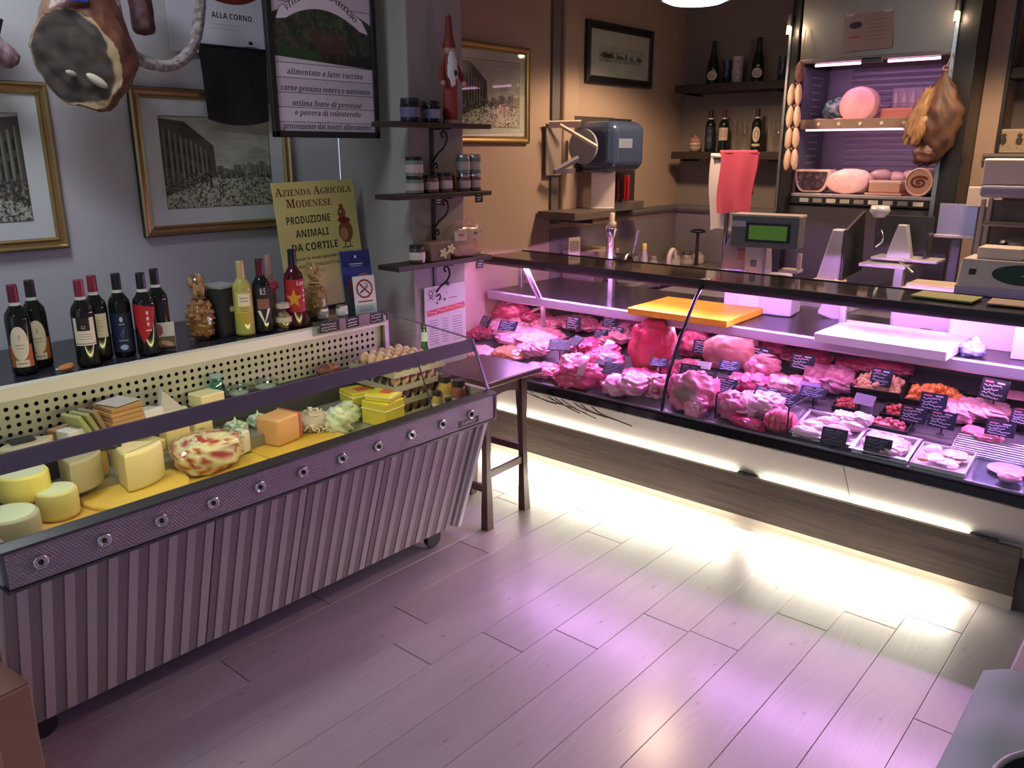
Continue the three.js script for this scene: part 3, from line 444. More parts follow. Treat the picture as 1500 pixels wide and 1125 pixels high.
for (const [z, r, l] of [[-1.615, .052, 'shallow glass dish with a rolled rim, left of the two dishes'], [-1.735, .055, 'shallow greyish glass dish, right of the two dishes']]) { const t = thing('glass_dish', l, 'dish', [-2.785, DC, z]); part('glass', lathe([[0, 0], [r * .6, 0], [r, .038], [r * 1.06, .042], [r * .97, .046], [r * .92, .038], [r * .55, .008], [0, .006]], 32), glass([.8, .88, .82], .05), t); part('content', lathe([[0, .012], [r * .6, .013], [r * .75, .024], [0, .030]], 24), M([.5, .5, .40], .5), t); }
{ const t = thing('salami_piece', 'dark red wrapped salami piece lying left of the egg trays', 'salami', [-2.785, DC, -2.04], 1.5); part('meat', blob(.055, .028, .032, { amp: .12, a: [.22, .05, .04], b: [.10, .05, .04] }).translate(0, .028, 0), MV(.4), t); part('string', new THREE.TorusGeometry(.03, .002, 6, 18).rotateY(Math.PI / 2).translate(0, .028, 0), m.cork, t); }
// egg trays, three high; every egg that shows is an egg
{
  const tray = () => { const g = []; g.push(box(.285, .006, .285, 0, .006, 0)); for (let i = 0; i < 6; i++) for (let k = 0; k < 6; k++) g.push(new THREE.ConeGeometry(.012, .034, 6).translate(-.12 + i * .048, .022, -.12 + k * .048)); for (const s of [-1, 1]) { g.push(box(.29, .022, .006, 0, .012, s * .143)); g.push(box(.006, .022, .29, s * .143, .012, 0)); } return join(g); };
  const tg = tray(), tm = M([.34, .30, .24], .95), cx = -2.60, cz = -2.268;
  const eggG = lathe([[0, -.029], [.011, -.026], [.018, -.017], [.021, -.004], [.020, .008], [.015, .020], [.008, .027], [0, .030]], 16), eggM = [M([.66, .42, .27], .45), M([.70, .48, .33], .45), M([.60, .36, .22], .45)];
  const levels = [DA + .004, DA + .064, DA + .124, DA + .184];
  levels.forEach((y, k) => solo('egg_tray', tg, tm, ['lowest pulp egg tray of the stack at the right end of the case', 'second lowest pulp egg tray of the stack', 'second highest pulp egg tray of the stack', 'topmost pulp egg tray of the stack, full of eggs'][k], 'egg tray', [cx, y, cz]));
  let first;
  levels.forEach((y, k) => { for (let i = 0; i < 5; i++) for (let j = 0; j < 5; j++) { if (k < 3 && !(i === 4 || j === 0)) continue;
    const at = [cx - .096 + i * .048, y + .040, cz - .096 + j * .048], lab = k === 3 ? 'brown egg in the topmost tray of the stack' : 'brown egg showing at the side of a lower tray of the stack', grp = k === 3 ? 'eggs in the topmost tray' : 'eggs in the lower trays';
    const e = solo('egg', eggG, eggM[(i * 7 + j * 3 + k) % 3], lab, 'egg', at, 0, grp); e.rotation.set(rr(-.2, .2), 0, rr(-.2, .2)); } });
}
// honey jars and small bottles at the right end
for (const [x, y, z, s, c, l] of [[-2.405, DA, -2.36, 1.15, [.52, .34, .10], 'tall honey jar with a dark lid at the right end of the case'], [-2.33, DA, -2.37, 1.1, [.30, .10, .08], 'reddish jar with a dark lid beside the tall honey jar'], [-2.40, DA, -2.305, .75, [.50, .36, .14], 'small honey jar in front of the tall honey jar'], [-2.335, DA, -2.31, .62, [.18, .13, .12], 'lowest dark jar in the right front corner of the case']]) {
  const t = thing('honey_jar', l, 'jar', [x, y, z]); part('glass', lathe([[0, 0], [.026 * s, 0], [.030 * s, .008], [.030 * s, .085 * s], [.022 * s, .105 * s], [.022 * s, .12 * s], [0, .12 * s]], 24), M(c, .12), t); part('label', cyl(.0305 * s, .0305 * s, .045 * s, 0, .05 * s, 0, 24), M([.62, .56, .40], .7), t); part('lid', cyl(.025 * s, .025 * s, .022 * s, 0, .128 * s, 0, 24), M([.03, .025, .03], .35), t);
}
// ------------------------------------------------------------ bottles and goods on the black ledge
const LY = 1.031;
const bottleM = M([.010, .012, .010], .06), bottleG = M([.018, .03, .018], .06);
const bordeaux = [[0, 0], [.030, 0], [.0365, .004], [.0375, .012], [.0375, .185], [.034, .205], [.022, .222], [.0155, .235], [.0145, .285], [.0155, .288], [.0155, .296], [0, .297]];
function label(w, h, draw) { return tex(w, h, draw); }
function bottle(name, lab, at, turn, o) {
  const s = o.s || 1, t = thing(name, lab, 'bottle', at, turn); t.scale.setScalar(1);
  const pr = (o.profile || bordeaux).map(([r, y]) => [r * s, y * s]);
  part('glass', lathe(pr, 28), o.glass || bottleM, t);
  if (o.cap) { const c0 = (o.capFrom || .238) * s, c1 = .2985 * s; part('capsule', lathe([[.0162 * s, c0], [.0158 * s, c1 - .004], [.0145 * s, c1], [0, c1 + .001]], 22), o.capM || M(o.cap, .35, .2), t); }
  if (o.ring) part('collar', cyl(.0170 * s, .0180 * s, .010 * s, 0, .236 * s, 0, 22), M([.6, .6, .58], .5), t);
  if (o.map) { const w = o.arc || 1.9; part('label', new THREE.CylinderGeometry(.0380 * s, .0380 * s, o.lh * s, 18, 1, true, -w / 2, w).translate(0, o.ly * s, 0), new THREE.MeshStandardMaterial({ map: o.map, roughness: .6, transparent: !!o.cut, alphaTest: o.cut ? .5 : 0 }), t); }
  return t;
}
const creamOval = label(256, 256, (c, w, h) => { c.clearRect(0, 0, w, h); c.fillStyle = '#b5642c'; c.fillRect(0, 120, w, 136); c.fillStyle = '#e8dcc0'; c.beginPath(); c.ellipse(128, 112, 92, 104, 0, 0, 7); c.fill(); c.fillRect(60, 214, 140, 42); c.fillStyle = '#6b6155'; c.font = 'italic 40px serif'; c.textAlign = 'center'; c.fillText('R', 128, 90); c.fillRect(80, 120, 96, 4); c.fillRect(88, 140, 80, 3); c.fillRect(80, 232, 100, 5); });
const creamRect = label(256, 256, (c, w, h) => { c.fillStyle = '#e3dcc4'; c.fillRect(0, 0, w, h); c.fillStyle = '#171514'; c.fillRect(44, 0, 150, 120); c.fillStyle = '#d8d2c4'; c.font = 'bold 34px serif'; c.textAlign = 'center'; c.fillText('2,2', 120, 98); c.fillStyle = '#7a7060'; for (const y of [150, 172, 196]) c.fillRect(50, y, 150, 4); c.fillRect(0, 236, w, 8); });
const creamPlain = label(256, 256, (c, w, h) => { c.fillStyle = '#dcd6b2'; c.fillRect(0, 0, w, h); c.fillStyle = '#6e6650'; for (const y of [70, 96, 130, 150, 180]) c.fillRect(60, y, 136, 4); });
const navy = label(256, 256, (c, w, h) => { c.fillStyle = '#141c3f'; c.fillRect(0, 0, w, h); c.fillStyle = '#b9c0d8'; c.beginPath(); c.arc(128, 40, 18, 0, 7); c.fill(); c.fillRect(98, 70, 60, 5); c.strokeStyle = '#5468a8'; c.lineWidth = 6; c.beginPath(); c.moveTo(100, 150); c.lineTo(150, 100); c.lineTo(120, 170); c.stroke(); c.fillStyle = '#8f9bc4'; c.fillRect(80, 176, 100, 7); c.fillStyle = '#a7b4d8'; c.beginPath(); c.ellipse(130, 225, 44, 18, 0, 0, 7); c.fill(); });
const redPen = label(256, 256, (c, w, h) => { c.clearRect(0, 0, w, h); c.fillStyle = '#b01622'; c.beginPath(); c.moveTo(0, 0); c.lineTo(w, 30); c.lineTo(200, 150); c.lineTo(90, 256); c.lineTo(10, 130); c.fill(); c.fillStyle = '#e8c9bd'; for (const y of [60, 96, 132]) { c.beginPath(); c.arc(150, y, 13, 0, 7); c.fill(); } c.fillRect(120, 168, 60, 8); });
const goldLab = label(256, 320, (c, w, h) => { c.fillStyle = '#c9b65c'; c.fillRect(0, 0, w, h); c.fillStyle = '#e8e2bb'; c.fillRect(40, 20, 176, 120); c.fillStyle = '#b8a436'; c.fillRect(0, 210, w, 110); c.fillStyle = '#5a5020'; for (const y of [60, 90, 160, 184]) c.fillRect(70, y, 116, 6); });
const greyFig = label(256, 256, (c, w, h) => { c.fillStyle = '#17121a'; c.fillRect(0, 0, w, h); c.fillStyle = '#c9c4cf'; c.font = 'bold 60px sans-serif'; c.textAlign = 'center'; c.fillText('0.5', 128, 60); c.fillStyle = '#8a5a48'; c.fillRect(40, 90, 170, 70); c.fillStyle = '#e6e2d8'; c.beginPath(); c.moveTo(30, 170); c.lineTo(80, 170); c.lineTo(128, 250); c.lineTo(180, 160); c.lineTo(226, 160); c.lineTo(136, 256); c.lineTo(116, 256); c.fill(); });
const redYel = label(256, 256, (c, w, h) => { c.fillStyle = '#a81a1c'; c.fillRect(0, 0, w, h); c.fillStyle = '#c98f25'; c.beginPath(); for (let k = 0; k < 10; k++) { const a = k * .628 - 1.57, r = k % 2 ? 40 : 100; c.lineTo(100 + r * Math.cos(a), 150 + r * .8 * Math.sin(a)); } c.fill(); c.fillStyle = '#e9dcd4'; c.font = 'bold italic 46px serif'; c.fillText('Lam', 130, 44); for (const y of [90, 130, 170]) { c.beginPath(); c.arc(222, y, 12, 0, 7); c.fill(); } });
const T1 = 1.15;
bottle('wine_bottle', 'wine bottle with a dark red capsule and cream oval label, leftmost on the ledge', [-2.955, LY, -.945], T1, { cap: [.16, .02, .035], ring: 1, map: creamOval, lh: .14, ly: .10, arc: 2.0, cut: 1 });
bottle('wine_bottle', 'wine bottle with a blackish capsule and cream oval label, second from the left', [-3.02, LY, -1.02], T1 + .1, { cap: [.03, .02, .022], ring: 1, map: creamOval, lh: .14, ly: .10, arc: 2.0, cut: 1 });
bottle('wine_bottle', 'red capped bottle with a black price tag over its cream label', [-2.905, LY, -1.132], T1, { cap: [.24, .03, .05], ring: 1, map: creamRect, lh: .095, ly: .125, arc: 1.9 });
bottle('wine_bottle', 'red capped bottle with a plain cream label, behind the tagged one', [-2.97, LY, -1.203], T1, { cap: [.26, .03, .05], ring: 1, map: creamPlain, lh: .085, ly: .125, arc: 1.9 });
bottle('wine_bottle', 'black capped bottle with a navy blue label', [-2.955, LY, -1.28], T1, { cap: [.015, .015, .016], ring: 1, map: navy, lh: .14, ly: .09, arc: 2.1 });
bottle('wine_bottle', 'black capped bottle with a red pennant shaped label', [-2.905, LY, -1.345], T1, { cap: [.015, .015, .016], ring: 1, map: redPen, lh: .145, ly: .12, arc: 2.3, cut: 1 });
bottle('wine_bottle', 'black capped bottle behind a small photo card, right of the red pennant label', [-2.965, LY, -1.425], T1, { cap: [.015, .015, .016], ring: 1 });
bottle('wine_bottle', 'clear white wine bottle with a gold capsule and yellow label', [-2.925, LY, -1.755], T1, { cap: [.55, .43, .18], capFrom: .215, glass: M([.42, .40, .10], .06), map: goldLab, lh: .13, ly: .115, arc: 1.9 });
bottle('wine_bottle', 'dark bottle with a wine red capsule and a white V on its label', [-2.915, LY, -1.835], T1, { cap: [.09, .01, .02], capFrom: .225, map: greyFig, lh: .15, ly: .12, arc: 1.9 });
bottle('wine_bottle', 'bottle with a red and yellow star label and black neck', [-2.905, LY, -1.985], T1, { s: 1.09, cap: [.012, .012, .013], capFrom: .24, map: redYel, lh: .125, ly: .125, arc: 2.4, glass: M([.06, .006, .012], .08) });
{ const t = thing('photo_card', 'small photo card with a white top standing before the seventh wine bottle', 'card', [-2.915, LY, -1.412], 1.2); const map = tex(128, 160, (c, w, h) => { c.fillStyle = '#c9c4c4'; c.fillRect(0, 0, w, h); c.fillStyle = '#8b3440'; c.beginPath(); c.ellipse(30, 40, 30, 36, 0, 0, 7); c.fill(); c.fillStyle = '#4c3a30'; c.fillRect(0, 80, w, 80); c.fillStyle = '#b98a70'; c.beginPath(); c.ellipse(80, 120, 40, 14, .3, 0, 7); c.fill(); }); part('card', box(.075, .105, .003, 0, .0525, 0), m.paperWhite, t); part('photo', new THREE.PlaneGeometry(.073, .103).translate(0, .0525, .0018), new THREE.MeshStandardMaterial({ map, roughness: .4 }), t); }
{ const t = thing('bottle_stopper', 'orange wooden bottle stopper lying on the ledge front', 'stopper', [-2.90, LY + .012, -1.075], .35); part('handle', lathe([[0, 0], [.010, .003], [.012, .02], [.0095, .05], [.007, .055], [0, .056]], 16).rotateX(Math.PI / 2), M([.52, .22, .05], .35), t); part('tip', lathe([[.006, .0], [.005, .014], [0, .016]], 12).rotateX(Math.PI / 2).translate(0, 0, .054), m.steel, t); }
function giftBag(name, lab, at, h, r, a, b, knot) {
  const t = thing(name, lab, 'food pack', at);
  const g = blob(r, h * .34, r * .85, { amp: .16, freq: 3.3, n: 28, flat: -.9, a, b, grain: 4 }); part('content', g.translate(0, h * .31, 0), MV(.45), t);
  const bits = []; for (let i = 0; i < 60; i++) { const an = rr(0, 6.28), y = rr(.06, .60) * h, q = r * .95 * Math.sqrt(Math.max(.1, 1 - ((y - h * .31) / (h * .36)) ** 2)); bits.push(blob(rr(.010, .018), rr(.006, .012), rr(.009, .016), { amp: .35, n: 8 }).translate(q * Math.cos(an), y, q * .85 * Math.sin(an))); } part('mushroom_slices', bits, M(mix(a, b, .3), .6), t).userData.kind = 'stuff';
  const tuft = []; for (let i = 0; i < 12; i++) { const an = i * .55, q = r * rr(.25, .7); tuft.push(blob(r * rr(.18, .3), h * rr(.05, .09), r * rr(.15, .25), { amp: .4, n: 9 }).translate(q * Math.cos(an), h * rr(.74, .93), q * .7 * Math.sin(an))); } part('gathered_top', tuft, M(mix(a, [.5, .36, .18], .4), .35), t);
  part('film', lathe([[0, .004], [r * 1.0, .006], [r * 1.12, h * .25], [r * 1.02, h * .5], [r * .35, h * .66], [r * .8, h * .8], [r * .55, h], [0, h * .93]], 22), glass([.98, .95, .86], .08), t);
  part('ribbon', new THREE.TorusGeometry(r * .40, r * .10, 8, 20).rotateX(Math.PI / 2).translate(0, h * .655, 0), M(knot, .4), t); part('label', rb(.03, .03, .004, .002, .0, h * .32, 0).translate(r * 1.12, 0, 0), m.paperWhite, t);
}
giftBag('mushroom_bag', 'clear bag of dried brown mushrooms tied at the neck, left of the dark box', [-2.985, LY, -1.60], .255, .052, [.36, .18, .06], [.20, .09, .03], [.25, .10, .05]);
giftBag('mushroom_bag', 'tall clear bag of dried pale mushrooms in front of the yellow sign', [-2.975, LY, -2.135], .25, .050, [.44, .28, .12], [.24, .13, .06], [.5, .3, .12]);
{ const t = thing('dark_box', 'black cardboard box with a grey lid left of the white wine bottle', 'box', [-2.995, LY, -1.70], .25); part('box', rb(.105, .195, .10, .004, 0, .0975, 0), m.blackSoft, t); part('lid', rb(.109, .012, .104, .003, 0, .20, 0), M([.30, .29, .28], .6), t); part('emblem', cyl(.012, .012, .002, 0, 0, 0, 16).rotateZ(Math.PI / 2).translate(.0535, .11, 0), m.chrome, t); }
{ const t = thing('liqueur_bottle', 'slim dusty pink bottle between the V label bottle and the star label bottle', 'bottle', [-2.99, LY, -1.925], T1); part('glass', lathe([[0, 0], [.022, 0], [.024, .01], [.024, .19], [.012, .225], [.012, .30], [0, .302]], 22), M([.30, .17, .13], .15), t); part('capsule', lathe([[.0135, .22], [.0135, .30], [0, .304]], 18), M([.36, .24, .20], .35), t); part('bow', blob(.03, .02, .014, { amp: .3, freq: 3 }).translate(0, .175, .028), M([.45, .05, .08], .4), t); }
{ const t = thing('mushroom_jar', 'glass jar of preserved mushrooms with a light lid before the star label bottle', 'jar', [-2.895, LY, -1.915]); part('content', blob(.028, .040, .028, { amp: .18, freq: 4, a: [.42, .27, .12], b: [.20, .11, .05] }).translate(0, .042, 0), MV(.3), t); part('glass', lathe([[0, 0], [.032, 0], [.034, .01], [.034, .07], [.026, .085], [.026, .095], [.0, .095]], 24), m.clearThin, t); part('lid', lathe([[.029, .092], [.029, .108], [.026, .112], [0, .113]], 24), M([.5, .42, .33], .4), t); part('label', cyl(.0345, .0345, .02, 0, .045, 0, 24), M([.6, .5, .33], .6), t); }
for (const [x, z, l, c] of [[-2.91, -2.125, 'low glass jar with a metal lid, left one on the clear stand', [.30, .28, .22]], [-2.905, -2.225, 'low glass jar with a white label, right one on the clear stand', [.62, .60, .50]]]) { const t = thing('small_jar', l, 'jar', [x, LY + .012, z]); part('body', lathe([[0, 0], [.024, 0], [.026, .006], [.026, .034], [0, .036]], 22), M(c, .25), t); part('lid', cyl(.025, .025, .010, 0, .040, 0, 22), m.steelSoft, t); }
{ const t = thing('display_stand', 'clear plastic stand with a row of small price tickets on its front edge', 'stand', [-2.862, LY, -2.20]); part('stand', box(.15, .008, .37, -.03, .006, 0), glass([.9, .93, .9], .05), t); part('front', box(.005, .058, .40, .044, -.005, 0), glass([.8, .83, .8], .1), t);
  const cardTex = (bg, fg) => tex(128, 80, (c, w, h) => { c.fillStyle = bg; c.fillRect(0, 0, w, h); c.strokeStyle = fg; c.lineWidth = 5; for (let y = 20; y < 76; y += 22) { c.beginPath(); c.moveTo(12, y); for (let x = 14; x < 112; x += 8) c.lineTo(x, y + rr(-6, 6)); c.stroke(); } });
  [['#16141a', '#d8d4cf', .14], ['#8d7380', '#9a8190', .045], ['#15131a', '#dcd8e2', .0], ['#8a6f85', '#987f94', -.0]].slice(0, 0);
  for (const [z, w, bg, fg] of [[.115, .10, '#1a191b', '#b9b5ae'], [.045, .032, '#8d7088', '#7d617a'], [-.01, .066, '#141218', '#d9d6dc'], [-.075, .058, '#8e7188', '#7d617a'], [-.145, .075, '#16141a', '#cfcbd0']]) part('ticket', new THREE.PlaneGeometry(w, .046).rotateY(Math.PI / 2).translate(.0478, -.004, z), new THREE.MeshStandardMaterial({ map: cardTex(bg, fg), roughness: .5 }), t); }
// yellow farm sign leaning behind the bottles
{
  const t = thing('farm_sign', 'yellow sign with red and black capitals and a hen, leaning behind the bottles', 'sign', [-3.16, LY, -2.355], Math.PI / 2); t.rotation.order = 'YXZ'; t.rotation.x = -.10; t.rotation.z = .02;
  const map = tex(800, 1040, (c, W, H) => {
    c.fillStyle = '#d0c87c'; c.fillRect(0, 0, W, H); c.textAlign = 'center'; c.fillStyle = '#5a1d18';
    const sc = (s, x, y, big, small) => { c.font = `bold ${small}px serif`; const words = s.split(' '); let total = 0; const ws = words.map((w) => { c.font = `bold ${big}px serif`; const a = c.measureText(w[0]).width; c.font = `bold ${small}px serif`; const b = c.measureText(w.slice(1)).width; total += a + b; return [w, a, b]; }); total += (words.length - 1) * 24; let u = x - total / 2; c.textAlign = 'left'; for (const [w, a, b] of ws) { c.font = `bold ${big}px serif`; c.fillText(w[0], u, y); c.font = `bold ${small}px serif`; c.fillText(w.slice(1), u + a, y); u += a + b + 24; } c.textAlign = 'center'; };
    sc('AZIENDA AGRICOLA', 395, 105, 88, 68); sc('MODENESE', 330, 200, 94, 74);
    c.fillStyle = '#1d1a12'; c.font = 'bold 84px sans-serif'; c.fillText('PRODUZIONE', 300, 330, 440); c.fillText('ANIMALI', 320, 440, 330); c.fillText('DA CORTILE', 330, 550, 470);
    c.font = 'bold 36px sans-serif'; c.fillText('Allevati in modo naturale all’aperto', 400, 625, 660); c.fillText('e nutriti con PRODOTTI NATURALI', 400, 685, 640);
    c.fillStyle = '#8a7a3a'; c.font = 'bold 40px sans-serif'; c.fillText('POLLI', 340, 735); c.textAlign = 'left'; c.fillStyle = '#3a3520'; c.font = '30px sans-serif'; for (let k = 0; k < 7; k++) { c.fillRect(560, 750 + k * 34, 12, 12); c.fillRect(590, 752 + k * 34, 60 + (k * 37) % 50, 8); }
    // a plain brown hen
    c.fillStyle = '#7c4a2a'; c.beginPath(); c.ellipse(660, 430, 74, 92, 0, 0, 7); c.fill(); c.beginPath(); c.ellipse(640, 275, 40, 52, 0, 0, 7); c.fill(); c.fillStyle = '#b08050'; c.beginPath(); c.ellipse(640, 450, 42, 56, 0, 0, 7); c.fill(); c.fillStyle = '#8e1f1a'; c.beginPath(); c.ellipse(640, 215, 20, 16, 0, 0, 7); c.fill(); c.fillStyle = '#7a1a18'; c.beginPath(); c.ellipse(655, 335, 64, 28, .1, 0, 7); c.fill(); c.fillStyle = '#d8a030'; c.beginPath(); c.moveTo(602, 272); c.lineTo(572, 284); c.lineTo(604, 294); c.fill(); c.fillStyle = '#efe8cc'; c.beginPath(); c.arc(628, 262, 9, 0, 7); c.fill(); c.fillStyle = '#222'; c.beginPath(); c.arc(626, 263, 4, 0, 7); c.fill();
    c.strokeStyle = '#3a2a18'; c.lineWidth = 9; for (const x of [640, 690]) { c.beginPath(); c.moveTo(x, 515); c.lineTo(x, 556); c.lineTo(x - 34, 566); c.moveTo(x, 556); c.lineTo(x + 28, 566); c.stroke(); }
  });
  part('board', rb(.452, .585, .006, .002, 0, .2925, 0), M([.56, .52, .2], .6), t); part('print', new THREE.PlaneGeometry(.45, .583).translate(0, .2925, .0036), new THREE.MeshStandardMaterial({ map, roughness: .55 }), t); part('foot', rb(.25, .012, .05, .003, 0, .006, -.02), m.blackSoft, t);
}
{ const t = thing('leaflet_holder', 'clear leaflet holder with a blue printed leaflet right of the yellow sign', 'leaflet holder', [-2.935, LY, -2.36], 1.35); t.rotation.order = 'YXZ'; t.rotation.x = -.16;
  const map = tex(300, 460, (c, W, H) => { c.fillStyle = '#1c2c66'; c.fillRect(0, 0, W, H); c.fillStyle = '#2a3a78'; c.fillRect(0, 120, W, 60); c.fillStyle = '#c6ccd8'; c.beginPath(); c.arc(150, 45, 12, 0, 7); c.fill(); c.fillRect(80, 95, 140, 6); c.fillRect(90, 112, 120, 4); c.fillStyle = '#8a5f44'; c.beginPath(); c.ellipse(215, 220, 80, 50, 0, 0, 7); c.fill(); c.fillStyle = '#3c4a3c'; c.fillRect(0, 260, W, 200); c.fillStyle = '#6b2a2a'; c.fillRect(50, 210, 40, 170); });
  part('holder', [rb(.155, .006, .05, .002, 0, .003, 0), box(.155, .12, .003, 0, .06, .022), box(.155, .29, .003, 0, .145, -.014)], glass([.85, .92, .95], .04), t); part('leaflet', box(.145, .275, .008, 0, .145, -.004), M([.08, .11, .3], .5), t); part('leaflet_print', new THREE.PlaneGeometry(.145, .275).translate(0, .145, .0006), new THREE.MeshStandardMaterial({ map, roughness: .35 }), t); }
{ const t = thing('no_smoking_card', 'white card with a red no smoking symbol in front of the blue leaflet', 'sign', [-2.868, LY, -2.335], 1.38); t.rotation.order = 'YXZ'; t.rotation.x = -.12;
  const map = tex(260, 420, (c, W, H) => { c.fillStyle = '#cfd2c8'; c.fillRect(0, 0, W, H); c.fillStyle = '#9fbba8'; c.fillRect(0, 300, W, 120); c.fillStyle = '#7a2020'; c.fillRect(40, 262, 180, 14); c.fillStyle = '#4a4a4a'; for (const y of [325, 345, 365]) c.fillRect(40, y, 180, 6); c.save(); c.translate(128, 140); c.rotate(-.6); c.fillStyle = '#1a1a1a'; c.fillRect(-64, -8, 110, 17); c.fillStyle = '#cfd2c8'; c.fillRect(26, -8, 5, 17); c.restore(); c.strokeStyle = '#1a1a1a'; c.lineWidth = 7; c.beginPath(); c.moveTo(160, 80); c.quadraticCurveTo(180, 100, 165, 120); c.moveTo(140, 70); c.quadraticCurveTo(160, 90, 146, 112); c.stroke(); c.strokeStyle = '#8a1a1c'; c.lineWidth = 20; c.beginPath(); c.arc(130, 135, 92, 0, 7); c.stroke(); c.beginPath(); c.moveTo(66, 70); c.lineTo(194, 200); c.stroke(); });
  part('card', rb(.108, .178, .003, .001, 0, .089, 0), m.paperWhite, t); part('print', new THREE.PlaneGeometry(.106, .176).translate(0, .089, .0021), new THREE.MeshStandardMaterial({ map, roughness: .5 }), t); }
// ------------------------------------------------------------ three shelves on the pier, price sheet, stool
const SX = -2.8155;
[[1.846, 'uppermost black shelf on the pier, carrying the wooden figure'], [1.538, 'middle black shelf on the pier, carrying stacked jars'], [1.226, 'lowest black shelf on the pier, carrying the clear bag']].forEach(([y, l]) => {
  const t = thing('wall_shelf', l, 'shelf', [SX, y, -2.735]);
  part('board', rb(.142, .022, .62, .003, 0, .011, 0), m.darkWood, t);
  const scroll = []; for (let i = 0; i <= 30; i++) { const a = -1.2 + i * .21, r = .052 * (1 - i / 34); scroll.push([.005 + .03 + r * Math.cos(a) * .8 - .02, -.058 + r * Math.sin(a), 0]); }
  const b = part('bracket', [rb(.008, .20, .022, .002, -.066, -.10, -.045), rb(.12, .007, .02, .002, -.005, -.004, -.045), new THREE.ConeGeometry(.012, .03, 8).rotateX(Math.PI).translate(-.064, -.212, -.045)], m.black, t);
  part('scroll', [tube([[-.062, -.15, -.045], [-.03, -.115, -.045], [.012, -.085, -.045], [.034, -.05, -.045], [.026, -.02, -.045], [.006, -.014, -.045], [-.002, -.03, -.045], [.008, -.04, -.045]], .0052, 30), tube([[-.06, -.17, -.045], [-.04, -.155, -.045], [-.032, -.17, -.045], [-.042, -.18, -.045]], .004, 16)], m.black, b);
});
function jar(name, lab, at, r, h, body, lidM, lab2, group) {
  const t = thing(name, lab, 'jar', at, rr(-.3, .3) + 1.2, group);
  part('body', lathe([[0, 0], [r * .95, 0], [r, .005], [r, h * .78], [r * .86, h * .84], [0, h * .84]], 22), body, t);
  part('lid', lathe([[r * .93, h * .82], [r * .95, h * .83], [r * .95, h * .97], [r * .9, h], [0, h]], 22), lidM, t);
  if (lab2) part('label', cyl(r * 1.015, r * 1.015, h * .42, 0, h * .40, 0, 22), lab2, t); return t;
}
const TY = 1.8685, MY = 1.5605, BY = 1.2485, jDark = M([.015, .012, .02], .1), labelBlue = M([.12, .12, .22], .6), lidBlack = M([.012, .012, .015], .3), grnG = M([.16, .2, .17], .12), wineG = M([.16, .06, .06], .12), labelPale = M([.45, .38, .36], .6);
jar('preserve_jar', 'black preserve jar with a steel coloured lid rim, left on the top pier shelf', [-2.80, TY, -2.575], .044, .098, jDark, M([.05, .05, .06], .25, .5), labelBlue);
jar('preserve_jar', 'black preserve jar with a black lid beside the wooden figure', [-2.80, TY, -2.70], .045, .092, jDark, lidBlack, M([.20, .2, .3], .6));
// wooden figure with pointed hat and long white beard
{
  const t = thing('wooden_figure', 'tall carved figure with a red pointed hat, white beard and red coat', 'figurine', [-2.80, TY, -2.825], 1.35);
  part('base', cyl(.038, .04, .014, 0, .007, 0, 20), M([.45, .28, .2], .7), t);
  part('coat', lathe([[0, .014], [.034, .014], [.036, .06], [.033, .13], [.036, .20], [.034, .26], [.024, .292], [.012, .30], [0, .30]], 22), M([.25, .03, .022], .6), t);
  part('beard', blob(.027, .085, .020, { amp: .18, freq: 3, n: 22 }).translate(0, .225, .020), M([.72, .70, .70], .8), t);
  part('bow', blob(.009, .014, .008, { amp: .2, n: 10 }).translate(.006, .215, .042), m.black, t);
  part('head', [ball(.025, 0, .315, .003, 18), ball(.008, 0, .313, .028, 10)], M([.50, .27, .19], .6), t);
  part('eye', [ball(.003, -.009, .320, .026, 8), ball(.003, .009, .320, .026, 8)], m.black, t);
  part('hat', lathe([[.030, .325], [.030, .335], [.022, .36], [.016, .41], [.013, .455], [0, .462]], 20), M([.20, .025, .015], .6), t);
  for (const s of [-1, 1]) { const a = part('arm', tube([[s * .03, .26, 0], [s * .05, .215, .01], [s * .056, .18, .028]], .012, 10), M([.25, .03, .022], .6), t); part('hand', blob(.012, .012, .012, { amp: .2, n: 10 }).translate(s * .057, .172, .034), M([.50, .27, .19], .6), a); }
}
const midJars = [[-2.588, 0, .040, .075, grnG, lidBlack, 'lower green jar of the pair at the left end of the middle shelf'], [-2.588, .0752, .040, .085, grnG, lidBlack, 'upper green jar of the pair at the left end of the middle shelf'], [-2.685, 0, .038, .080, wineG, lidBlack, 'reddish jar with a black lid, second from left on the middle shelf'], [-2.775, 0, .038, .088, wineG, lidBlack, 'tall reddish jar with a black lid, third from left on the middle shelf'], [-2.902, 0, .034, .082, wineG, m.chrome, 'lower chrome lidded jar, left of two towers on the middle shelf'], [-2.902, .0822, .034, .088, grnG, m.chrome, 'upper chrome lidded jar, left of two towers on the middle shelf'], [-2.978, 0, .034, .082, wineG, m.chrome, 'lower chrome lidded jar at the right end of the middle shelf'], [-2.978, .0822, .034, .088, grnG, m.chrome, 'upper chrome lidded jar at the right end of the middle shelf']];
for (const [z, dy, r, h, b, l, lab] of midJars) jar('glass_jar', lab, [-2.80, MY + dy, z], r, h, b, l, labelPale);
{ const t = thing('chili_bunch', 'small bunch of dried red chilies between the jars on the middle shelf', 'chilies', [-2.80, MY, -2.842]); const g = []; for (let i = 0; i < 9; i++) g.push(tube([[rr(-.015, .015), .07, rr(-.01, .01)], [rr(-.02, .02), .04, rr(-.015, .015)], [rr(-.02, .02), .008, rr(-.018, .018)]], .0055, 6, 6)); part('chilies', g, M([.25, .05, .04], .35), t).userData.kind = 'stuff'; part('stem_tie', blob(.015, .012, .014, { amp: .3 }).translate(0, .076, 0), M([.28, .16, .09], .7), t); }
